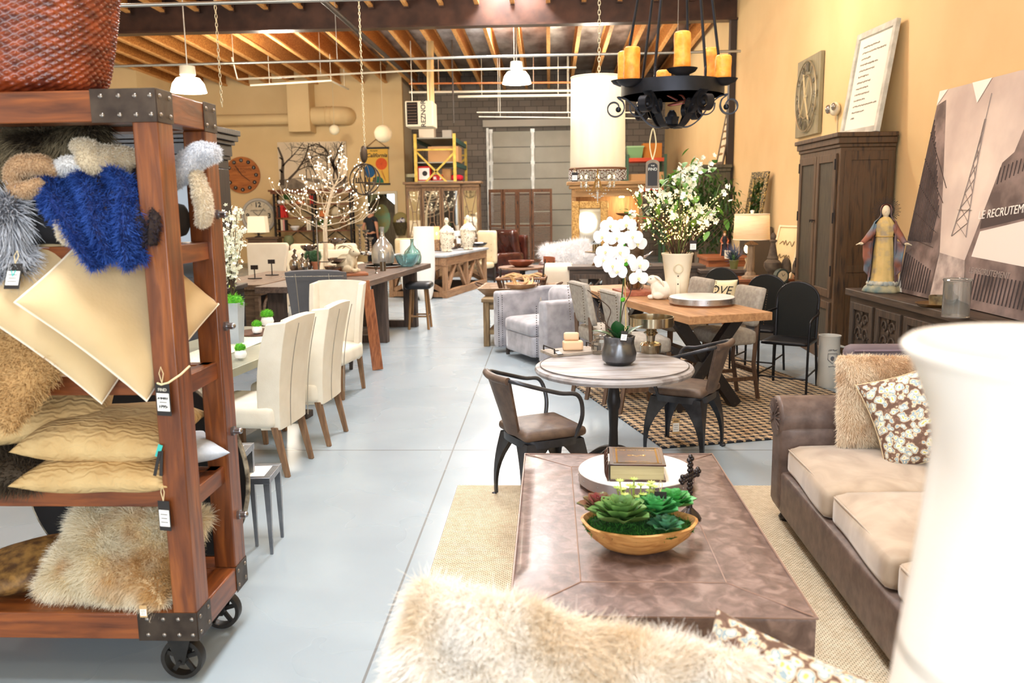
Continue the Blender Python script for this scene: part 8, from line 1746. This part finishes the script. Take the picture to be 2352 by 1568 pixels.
# orchid
p=G(1423,838,.77); t=thing('orchid','white orchid in a petal rimmed pewter pot on the round table','orchid',(p[0],p[1]+.06,zr)); PWT=mat('pewter_pot',S(128,130,134),.3,.85,S(90,90,92),scale=4)
MB().lathe([(0,0),(.08,0),(.115,.03),(.122,.08),(.105,.14),(.1,.165),(.108,.2),(.1,.2),(.092,.165),(0,.15)],n=48,fn=lambda th,z:1+(0.05*math.cos(th*8) if z>.15 else 0)).build('pot',PWT,t)
g=MB(); rg=random.Random(2)
for k in range(9): a_=40*k; g.sph((.06*cosd(a_),.06*sind(a_),.17),.026,(1.2,1,.7),8,6)
g.build('pebbles',mat('pebble',S(150,152,156),.4,0,S(90,90,96),scale=9),t,ang=180)
LG=mat('orchid_leaf',S(40,92,44),.35,0,S(26,66,32),scale=4,coat=.2); g=MB()
for a_,L_,W_2,el,dr_ in ((165,.26,.075,40,.35),(200,.17,.1,55,.2),(250,.19,.12,68,.1),(300,.2,.08,55,.3),(15,.25,.07,45,.25),(35,.2,.06,60,.3),(90,.2,.07,60,.3)): leaf(g,(0,0,.15),(cosd(a_)*cosd(el),sind(a_)*cosd(el)*.7,sind(el)),(0,0,1),L_,W_2,dr_,8,.35)
g.build('leaves',LG,t,ang=180)
top=D(1440,540,p[1])[2]-zr; sx=D(1432,540,p[1])[0]-p[0]
stem=smooth([(.0,0,.15),(.012,0,.4),(.03,0,.62),(sx+.02,0,top-.06),(sx-.03,-.02,top),(sx-.1,-.04,top-.03)],6); MB().tube(stem,[.006-.00008*i for i in range(len(stem))],6).build('stem',mat('stem_dark',S(56,80,44),.6),t)
MB().tube([(.05,.01,.15),(.035,.01,top-.12)],.004,6).build('bamboo_stake',mat('bamboo',S(206,176,110),.6),t)
fl=MB(); ce_=MB(); PO=[]
for dx,dy,dz in ((1402,520,0),(1440,516,.02),(1385,545,-.02),(1418,548,-.03),(1455,545,0),(1392,580,-.02),(1425,580,-.03),(1408,612,-.03),(1440,598,0),(1465,560,.02),(1387,600,0),(1470,610,-.02),(1420,625,-.02),(1468,640,0)):
    q=D(dx,dy,p[1]+dz); PO.append((q[0]-p[0],dz-.02,q[2]-zr))
rg=random.Random(6)
def petal(g,c,d,ax,L_,W_2):
    s=d.cross(ax).normalized(); vs=[c]; N_=10
    for q in range(N_+1): a_=PI*q/N_; vs.append(c+d*(L_*.52-L_*.5*math.cos(a_)*1.0+L_*.0)+s*W_2*.5*0 if 0 else c+d*L_*(.5-.5*math.cos(a_))+s*W_2*.5*math.sin(a_)+ax*L_*.18*math.sin(a_)*(1-math.cos(a_))*.3)
    o=len(vs)
    for q in range(1,N_): a_=PI-PI*q/N_; vs.append(c+d*L_*(.5-.5*math.cos(a_))-s*W_2*.5*math.sin(a_)+ax*L_*.18*math.sin(a_)*(1-math.cos(a_))*.3)
    mid=c+d*L_*.55+ax*L_*.1; vs.append(mid); M_=len(vs)-1; ring=list(range(1,M_)); g.add(vs,[(ring[i],ring[(i+1)%len(ring)],M_) for i in range(len(ring))])
for c in PO:
    c=Vector(c); ax=Vector((rg.uniform(-.5,.3),-1,rg.uniform(-.5,.2))).normalized(); u=ax.cross(Vector((0,0,1))).normalized(); w2=u.cross(ax); s=.066
    for a_,L_,W_2 in ((90,1,.75),(210,1,.7),(330,1,.7),(172,1.05,1.15),(8,1.05,1.15)): petal(fl,c-ax*(.004 if W_2<1 else 0),u*cosd(a_)+w2*sind(a_),ax,L_*s,W_2*s)
    ce_.sph(c+ax*.012,.01,n=7,m=5); ce_.tube([c+ax*.014,c+ax*.03-w2*.012],[.007,.003],5)
fl.build('petals',mat('orchid_white',S(250,248,250),.45,sub=.15),t,ang=180); ce_.build('flower_centers',mat('orchid_center',S(226,216,150),.5),t,ang=180)
tb=MB()
for q in ([(0,0,.15),(-.08,0,.27),(-.06,0,.38),(-.14,0,.46),(-.22,.0,.52)],[(0,0,.15),(-.06,0,.25),(-.15,0,.34),(-.13,.0,.45),(-.2,0,.5)],[(0,0,.2),(.03,0,.4),(.08,0,.52),(.06,-.02,.7)],[(sx,0,top-.05),(sx-.12,0,top+.02),(sx-.2,0,top-.05)]): tb.tube(smooth(q,6),.0035,5)
tb.build('curly_twigs',mat('twig_brown',0),t,ang=180)
mb_=MB()
for q in (D(1432,565,p[1]),D(1440,607,p[1]),D(1437,620,p[1]),D(1432,690,p[1])): mb_.sph((q[0]-p[0],-.01,q[2]-zr),.016,fn=lambda v:1+.3*mnoise.noise(v*4),n=10,m=7)
mb_.build('moss_tufts',MOSS,t,ang=180); price_tag((p[0]+.03,p[1]-.06,zr+.25),'white tag leaning in the orchid pot',rz=-30,h=.075,w=.05,words='',tilt=-20)
# tray with soap blocks
p=G(1318,812,.77); t=thing('wooden_tray','wooden tray with iron handles at the left of the round table','tray',(p[0]-.02,p[1]+.06,zr),rz=24); TRG=wood('tray_grey',S(176,164,150),S(128,112,98),'x',.6,5)
MB().bb(-.2,-.12,0,.2,.12,.022).build('board',TRG,t,bev=.003); IRN=mat('iron_dark',0)
for s in (-1,1): MB().tube([(s*.18,-.1,.02),(s*.18,-.1,.055),(s*.18,.1,.055),(s*.18,.1,.02)],.006,6).build('handle',IRN,t)
SO=mat('soap_tan',S(222,186,150),.6,sub=.05)
o=MB().pad((0,0,.035),(.15,.08,.07),.012,6).build('soap_block',SO,ang=180); q=G(1316,806,.79); o.location=(q[0],q[1]+.06,.7895); o.rotation_euler[2]=R(6); tag(o,'larger tan soap block lying on the wooden tray','soap')
o=MB().pad((0,0,.03),(.115,.05,.06),.016,6).build('soap_block',SO,ang=180); o.location=(q[0]-.01,q[1]+.07,.861); tag(o,'smaller tan soap block standing on top of the larger one','soap')
price_tag((q[0]-.13,q[1]-.05,.805),'white folded tag lying by the tray handle',rz=30,h=.08,w=.045,words='',tilt=-75)
q=G(1374,800,.77); lathed('ribbed_jar','small square ribbed glass jar between the tray and the orchid','jar',[(0,0),(.06,0),(.062,.09),(.04,.11),(.04,.13),(.052,.135),(.05,.145),(0,.14)],(q[0]+.0,q[1]-.2,zr),glassm('jar_glass',S(206,200,190)),24,fn=lambda th,z:1+.04*math.cos(th*16))
q=G(1497,812,.77); t=thing('cake_stand','polished silver gold footed cake stand on the round table','cake stand',(q[0],q[1]+.08,zr)); h=.27; CS=mat('champagne_metal',S(200,188,162),.16,.95,S(150,136,112),scale=3)
MB().lathe([(0,0),(.075,0),(.08,.06),(.07,.075),(.03,.085),(.035,.13),(.055,.15),(.03,.17),(.05,h-.09),(.06,h-.075),(.165,h-.07),(.17,h-.065),(.17,h),(.163,h),(.16,h-.055),(0,h-.06)],n=48).build('stand',CS,t)
# ------------------------------------------------------------ leather and metal tolix chairs
GM=mat('gunmetal',S(84,86,92),.38,.75,S(58,58,62),scale=7); BL=mat('worn_brown_leather',S(104,84,70),.5,0,S(74,58,50),scale=12,detail=7,bump=.06,bscale=90)
def tolix(label,loc,rz):
    t=thing('metal_armchair',label,'chair',loc,rz=rz,group='gunmetal armchairs with brown leather seats')  # faces +Y
    g=MB(); fn=lambda q,p:(q.x*(1-.06*(q.y<0)*abs(q.y)/.2),q.y,q.z)
    MB().pad((0,0,.485),(.44,.43,.065),.05,12,puff=.01,fn=fn).build('seat',BL,t,ang=180)
    poly=[(.22*math.copysign(abs(math.cos(a))**.6,math.cos(a)),.215*math.copysign(abs(math.sin(a))**.6,math.sin(a))) for a in [2*PI*k/40 for k in range(40)]]
    MB().prism(poly,.41,.458,'z').build('seat_pan',GM,t)
    for sx in (-1,1):
        for sy in (-1,1):
            vs=[]; P0=Vector((sx*.2,sy*.195,.44)); P1=Vector((sx*.225,sy*.235,0))
            g=MB(); N_=8
            for i in range(N_+1):
                f=i/N_; c=P0.lerp(P1,f)+Vector((sx*.02,sy*.02,0))*math.sin(PI*f)*.8; w=.15*(1-f)**2.4+.026
                vs+=[c+Vector((-sx*w,0,0)),c,c+Vector((0,-sy*w,0)),c+Vector((-sx*.004,-sy*w,0)),c+Vector((-sx*.006,-sy*.006,0)),c+Vector((-sx*w,-sy*.004,0))]
            fs=[(i*6+k,i*6+(k+1)%6,(i+1)*6+(k+1)%6,(i+1)*6+k) for i in range(N_) for k in range(6)]; g.add(vs,fs); g.sph((P1.x,P1.y,.012),.02,(1,1,.6),8,6); g.build('leg',GM,t)
    bh=.84
    MB().tube(smooth([(.21,.13,.46),(.245,.16,.6),(.265,.12,.73),(.25,.0,.755),(.235,-.15,.80),(.2,-.26,.835),(.1,-.3,bh),(-.1,-.3,bh),(-.2,-.26,.835),(-.235,-.15,.80),(-.25,.0,.755),(-.265,.12,.73),(-.245,.16,.6),(-.21,.13,.46)],6),.0135,10).build('arm_rail',GM,t)
    MB().sheet(lambda u,v:((-.5+u)*(.20+.14*v),-.205-.095*v-.028*math.sin(PI*u)+.0,.47+.36*v),10,8,.022).build('back_splat',BL,t,ang=60,bev=.004)
    MB().tube([(.165*(-1+2*u),-.302-.03*math.sin(PI*u),bh) for u in [i/8 for i in range(9)]],.024,10).build('top_roll',BL,t)
    return t
tolix('left gunmetal armchair with brown leather seat, its back to the aisle',(-.06,5.22,0),-63); tolix('right gunmetal armchair with brown leather seat, kraft tag on it',(1.02,6.36,0.0),60)
tt=price_tag(D(1553,960,6.12),'kraft price tag tied on the right gunmetal armchair',rz=10,h=.12,w=.055,dark=False,words='FIND')
# ------------------------------------------------------------ leather sofa at the right
SU=mat('taupe_leather',S(110,92,84),.5,0,S(84,68,62),scale=14,detail=7,bump=.07,bscale=50,coat=.1); CU=mat('taupe_velvet',S(190,172,152),.75,0,S(160,140,120),scale=4,detail=6,sheen=.6,bump=.05,distort=1)
SX0,SY1,SY0=1.32,4.98,2.2; SXB=2.52
t=thing('taupe_sofa','taupe leather rolled arm sofa with velvet seat cushions at the right','sofa',((SX0+SXB)/2,(SY0+SY1)/2,0)); sxx=(SX0+SXB)/2; syy=(SY0+SY1)/2; W2=(SXB-SX0)/2; L2=(SY1-SY0)/2
MB().pad((0,0,.22),(W2*2,L2*2-.1,.26),.025,10).build('base',SU,t,ang=180)
for s in (-1,1):
    yc=s*(L2-.13); MB().pad((0,yc,.36),(W2*2+.02,.21,.52),.04,10).build('arm',SU,t,ang=180)
    g=MB(); g.tube([(-W2-.015,yc+s*.02,.64),(W2,yc+s*.02,.64)],.125,28); 
    ar=g.build('arm_roll',SU,t,ang=40,bev=.02,seg=3); rl=MB()
    for i in range(14): a_=R(-30+240*i/13); rl.bar((-W2-.02,yc+s*.02+.03*math.cos(a_),.64+.03*math.sin(a_)),(-W2-.022,yc+s*.02+.112*math.cos(a_),.64+.112*math.sin(a_)),.008,.006)
    rl.build('pleats',SU,ar)
MB().pad((W2-.14,0,.62),(.24,L2*2-.3,.72),.08,10).build('back',SU,t,ang=180)
MB().tube([(W2-.20,-L2+.2,.985),(W2-.2,L2-.2,.985)],.012,6).build('back_piping',mat('piping_mauve',S(120,104,116),.6),t)
for k in range(3):
    ln=(L2*2-.46)/3; y=-L2+.23+ln*(k+.5); MB().pad((-.11,y,.425),(W2*2-.24,ln-.008,.17),.05,12,puff=.045,fn=lambda q,p:(q.x+(.012*math.sin(q.y*6) if p[0]<0 else 0),q.y,q.z)).build('seat_cushion',CU,t,ang=180)
    MB().tube([(-W2+.03-.005,y-ln/2+.05,.49),(-W2+.02,y,.5),(-W2+.025,y+ln/2-.05,.49)],.004,5).build('piping',CU,t)
for s in (-1,1):
    for x in (-W2+.07,W2-.07): MB().lathe([(.02,0),(.036,.012),(.045,.035),(.03,.06),(.05,.085),(.05,.1)],(x,s*(L2-.12),0),16).build('bun_foot',mat('foot_black',S(30,24,24),.3),t)
o=soft('fur_pillow','square blonde fur pillow leaning at the far end of the taupe sofa','pillow',.5,.5,.17,mat('fur_hide_blonde',S(206,176,140),.9),(1.84,4.62,.79),74,2,-14,seed=51,wr=.006,pinch=.03)
fur(o,'fur',furmat('fur_blonde',S(206,172,136),S(248,234,208),S(206,172,136),6),42000,.034,.0013,(.15,-.6,0),.25,clump=.2,seed=52)
def floral(name,sc=1):
    m=mat(name,S(120,92,74),.8); N=m.node_tree.nodes; L=m.node_tree.links; b=N['Principled BSDF']; tc=N.new('ShaderNodeTexCoord')
    if len(N)>3: pass
    vo=N.new('ShaderNodeTexVoronoi'); vo.inputs['Scale'].default_value=30*sc; nz=N.new('ShaderNodeTexNoise'); nz.inputs['Scale'].default_value=25; L.new(tc.outputs['Object'],nz.inputs['Vector']); ad=N.new('ShaderNodeVectorMath'); ad.operation='MULTIPLY_ADD'; L.new(nz.outputs['Color'],ad.inputs[0]); ad.inputs[1].default_value=(.045,.045,.045); L.new(tc.outputs['Object'],ad.inputs[2]); L.new(ad.outputs[0],vo.inputs['Vector']); cr=N.new('ShaderNodeValToRGB'); L.new(vo.outputs['Distance'],cr.inputs[0]); e=cr.color_ramp.elements
    e[0].position=.0; e[0].color=S(196,190,110); e[1].position=.70; e[1].color=S(104,78,64)
    for p_,c_ in ((.18,S(232,222,200)),(.36,S(150,170,180)),(.48,S(206,190,160)),(.58,S(126,98,82))): x=e.new(p_); x.color=c_
    cr.color_ramp.interpolation='CONSTANT'; L.new(cr.outputs[0],b.inputs['Base Color']); bp=N.new('ShaderNodeBump'); bp.inputs['Strength'].default_value=.4; bp.inputs['Distance'].default_value=.004; L.new(vo.outputs['Distance'],bp.inputs['Height']); L.new(bp.outputs[0],b.inputs['Normal']); return m
FLO=floral('floral_cloth')
soft('floral_pillow','brown cream and blue beaded floral pillow in front of the blonde fur pillow','pillow',.50,.50,.16,FLO,(1.90,4.33,.78),72,24,-30,seed=53,wr=.004,pinch=.1,pipe=mat('floral_piping',S(206,186,150),.8))
throw('throw_blanket','crinkled pale grey throw draped over the far sofa arm',[((2.3,5.08,.74),(.0,.34,0)),((2.45,5.0,.86),(.0,.36,0)),((2.62,4.9,.98),(.0,.36,0)),((2.74,4.86,.78),(0,.36,0))],.3,mat('throw_grey',S(176,182,196),.85,0,S(150,156,172),scale=20,bump=.6,bscale=40),.03,3,fold=.018)
# ------------------------------------------------------------ foreground bench with fur and floral pillows, white vase
t=thing('upholstered_bench','low beige upholstered bench carrying the foreground pillows','bench',(.15,1.62,0)); MB().pad((0,0,.32),(1.5,.62,.44),.06,8).build('seat',mat('beige_uph',0),t,ang=180)
for sx in (-1,1):
    for sy in (-1,1): MB().taper((sx*.66,sy*.24,0),(.04,.04),(sx*.66,sy*.24,.12),(.05,.05)).build('leg',mat('dark_leg',0),t)
o=soft('fur_pillow','very large white and tan fur pillow at the bottom of the view','pillow',.88,.62,.24,mat('fur_hide_fg',S(246,236,220),.9),(.0,1.80,.635),46,-10,-6,seed=61,wr=.02,pinch=.04)
fur(o,'fur',furmat('fur_foreground',S(246,232,212),S(255,254,252),S(240,222,196),4),90000,.06,.0011,(.2,-.45,.15),.28,clump=.25,seed=62,seg=5)
soft('floral_pillow','floral beaded pillow at the lower right beside the large fur pillow','pillow',.62,.5,.18,FLO,(.61,1.92,.55),50,-16,-16,seed=63,wr=.004)
zv=WX(2075,790,.41)
t=thing('white_floor_vase','huge smooth white ceramic vase filling the right foreground','vase',(.612,1.0,0)); rim=1.9-(792-447)/F_PX*1.0-.0; r0=.185
pr=smooth([(.11,0,0),(.19,0,.3),(.2,0,.75),(.18,0,1.2),(.150,0,rim-.2),(.149,0,rim-.1),(.172,0,rim-.03),(r0,0,rim-.012)],6)
MB().lathe([(0.0,0)]+[(q.x,q.z) for q in pr]+[(r0+.003,rim-.004),(r0-.004,rim+.003),(r0-.02,rim),(.148,rim-.05),(.14,rim-.12),(.17,rim-.4),(0,rim-.6)],n=96).build('body',mat('fg_ceramic',S(244,238,230),.3,0,S(236,228,218),scale=2,coat=.3),t,ang=180)
# ------------------------------------------------------------ iron ring chandelier with candles
yc=4.0; c=D(1544,206,yc); t=thing('ring_chandelier','black wrought iron ring chandelier with amber wax candles','chandelier',c); r=.23; WI=mat('wrought_iron',S(40,40,46),.45,.6,S(28,28,32),scale=10,bump=.05)
def band(g,rr,z0,z1,th=.006): g.lathe([(rr,z0),(rr,z1),(rr-th,z1),(rr-th,z0),(rr,z0)],n=64)
g=MB(); band(g,r,-.03,.03); g.build('ring',WI,t,ang=30); WAX=mat('amber_wax',S(232,128,34),.45,0,S(226,140,40),scale=12,sub=.3,emit=S(255,120,30),es=.18,bump=.3,bscale=40,col3=S(244,170,70))
for k in range(6):
    a_=-88+60*k; x,y=(r+.0)*cosd(a_),(r+.0)*sind(a_); z=.03 if k%2==0 else .0
    pn=MB().lathe([(0,z),(.028,z+.002),(.055,z+.014),(.066,z+.028),(.062,z+.028),(.05,z+.017),(0,z+.01)],(x,y,0),28).build('drip_pan',WI,t); sd=k*1.7
    hh=(.15,.1,.14,.09,.13,.14)[k]
    MB().lathe([(.034,0),(.036,.02),(.0345,hh*.5),(.036,hh*.8),(.034,hh),(.028,hh+.006),(.018,hh-.008),(0,hh-.012)],(x,y,z+.022),28,fn=lambda th,z_,sd=sd,hh=hh:1+.06*math.sin(th*3+sd)*(z_/hh)+.035*mnoise.noise(Vector((th*2.4,z_*60,sd)))).build('candle',WAX,t,ang=180)
def scroll(a_,s=1):
    g=MB(); Mx=Matrix.Rotation(R(a_),4,'Z'); pts=[]
    # strap profile in the xz-plane: outer curl, sweep down to the center, inner curl
    for q in range(0,13): th=R(200-q*38); rr=.018+.0026*q; pts.append((r+.028+rr*math.cos(th),-.075+rr*math.sin(th)))
    oc=pts[-1]; pts+=[(r-.02,-.035),(r-.06,-.07),(r-.11,-.135),(r-.16,-.165),(r-.205,-.155),(.03,-.12)]
    ps=smooth([(x,0,z) for x,z in pts],3); W_2=.017; vs=[];n=len(ps)
    for i,p in enumerate(ps):
        d=(ps[min(i+1,n-1)]-ps[max(i-1,0)]).normalized(); nn=Vector((-d.z,0,d.x))*.0028
        for sy in (-1,1):
            for sn in (-1,1): vs.append(Mx@(p+nn*sn+Vector((0,sy*W_2,0))))
    fs=[]
    for i in range(n-1): a=i*4; b=a+4; fs+=[(a,a+1,b+1,b),(a+1,a+3,b+3,b+1),(a+3,a+2,b+2,b+3),(a+2,a,b,b+2)]
    g.add(vs,fs); g.sph(Mx@Vector((pts[0][0],0,pts[0][1])),.013,n=10,m=7)
    ins=[]
    for q in range(0,12): th=R(-20+q*36); rr=.012+.0032*q; ins.append((r-.085+rr*math.cos(th),0,-.055+rr*math.sin(th)-.02))
    ps=smooth(ins,3); vs=[];n=len(ps)
    for i,p in enumerate(ps):
        d=(ps[min(i+1,n-1)]-ps[max(i-1,0)]).normalized(); nn=Vector((-d.z,0,d.x))*.0025
        for sy in (-1,1):
            for sn in (-1,1): vs.append(Mx@(p+nn*sn+Vector((0,sy*.011,0))))
    fs=[]
    for i in range(n-1): a=i*4; b=a+4; fs+=[(a,a+1,b+1,b),(a+1,a+3,b+3,b+1),(a+3,a+2,b+2,b+3),(a+2,a,b,b+2)]
    g.add(vs,fs); g.sph(Mx@Vector(ins[0]),.011,n=10,m=7); g.build('scroll_strap',WI,t,ang=30)
for k in range(6): scroll(-64+60*k)
MB().sph((0,0,-.13),.026,(1,1,1.6),12,8).cyl((0,0,-.16),(0,0,-.09),.012).build('center_knob',WI,t)
ztop=zj(4)+.4-c[2] if 0 else 1.5; hub=(.02,0,1.25)
for k in range(6):
    a_=-118+60*k; x,y=r*.94*cosd(a_),r*.94*sind(a_); MB().tube([(x,y,.03+.02*math.sin(q)+.018) if 0 else (x+.0,y+.012*math.cos(q),.05+.022*math.sin(q)) for q in [2*PI*i/14 for i in range(14)]],.0045,6,True).build('hook_ring',WI,t)
    MB().cyl((x,y,.068),(hub[0]+x*.12,y*.12,hub[2]),.0065,n=8).build('hanging_rod',WI,t)
MB().lathe([(0,-.02),(.05,-.015),(.05,.015),(0,.02)],hub,20).cyl((hub[0],0,hub[2]),(hub[0],0,zj(4)-c[2]),.008,n=8).build('hub_and_stem',WI,t)
MB().tube(smooth([(.02,-.03,-.05),(-.04,-.05,-.02),(.03,-.06,-.03),(.05,-.02,-.06),(-.02,-.02,-.07),(.06,-.05,-.05)],6),.004,6).build('copper_wire',mat('copper_wire',S(120,60,52),.35,.7),t)
q=D(1499,368,3.93); tg=thing('chalkboard_tag','arched wooden chalkboard tag hanging on a ribbon from the ring chandelier','tag',(q[0],q[1],q[2]))
w_,h_=.030,.125; MB().prism([(-w_,-h_),(w_,-h_),(w_,-.015)]+[(w_*math.cos(R(a)),-.015+.018*math.sin(R(a))) for a in range(15,180,15)]+[(-w_,-.015)],-.004,.004,'y').build('board',wood('tag_wood',S(150,128,100),S(90,72,56),'z'),tg)
MB().prism([(-w_*.72,-h_*.9),(w_*.72,-h_*.9),(w_*.72,-.025)]+[(w_*.72*math.cos(R(a)),-.025+.014*math.sin(R(a))) for a in range(15,180,15)]+[(-w_*.72,-.025)],-.0055,-.004,'y').build('slate',mat('slate',S(44,40,40),.7),tg)
text('THE',.009,mat('tag_print',0),tg,(0,-.006,-.024)); text('FIND',.018,mat('tag_print',0),tg,(0,-.006,-.04)); MB().tube(smooth([(0,0,0),(-.014,0,.07),(.0,0,.14),(.014,0,.07),(0,0,0)],5),.003,6).build('ribbon',mat('string',0),tg)
x0=D(1948,800,5.45)[0]; x1=D(2130,800,5.45)[0]; zt=D(2000,795,5.45)[2]
t=thing('accent_chair','mauve grey upholstered chair back rising behind the taupe sofa arm','chair',((x0+x1)/2,5.62,0)); MV=mat('mauve_grey',S(112,100,104),.8,0,S(98,86,92),scale=5)
MB().pad((0,-.1,.25+zt/2),(x1-x0,.14,zt-.5),.05,8).build('back',MV,t,ang=180); MB().pad((0,.2,.38),(x1-x0,.6,.2),.05,8).build('seat',MV,t,ang=180); MB().tube([(-(x1-x0)/2+.04,-.17,zt-.03),((x1-x0)/2-.04,-.17,zt-.03)],.008,6).build('piping',mat('piping_mauve',0),t)
for sx in (-1,1):
    for y in (-.05,.44): MB().taper((sx*(x1-x0)*.42,y,0),(.03,.03),(sx*(x1-x0)*.42,y,.3),(.045,.045)).build('leg',mat('dark_leg',0),t)
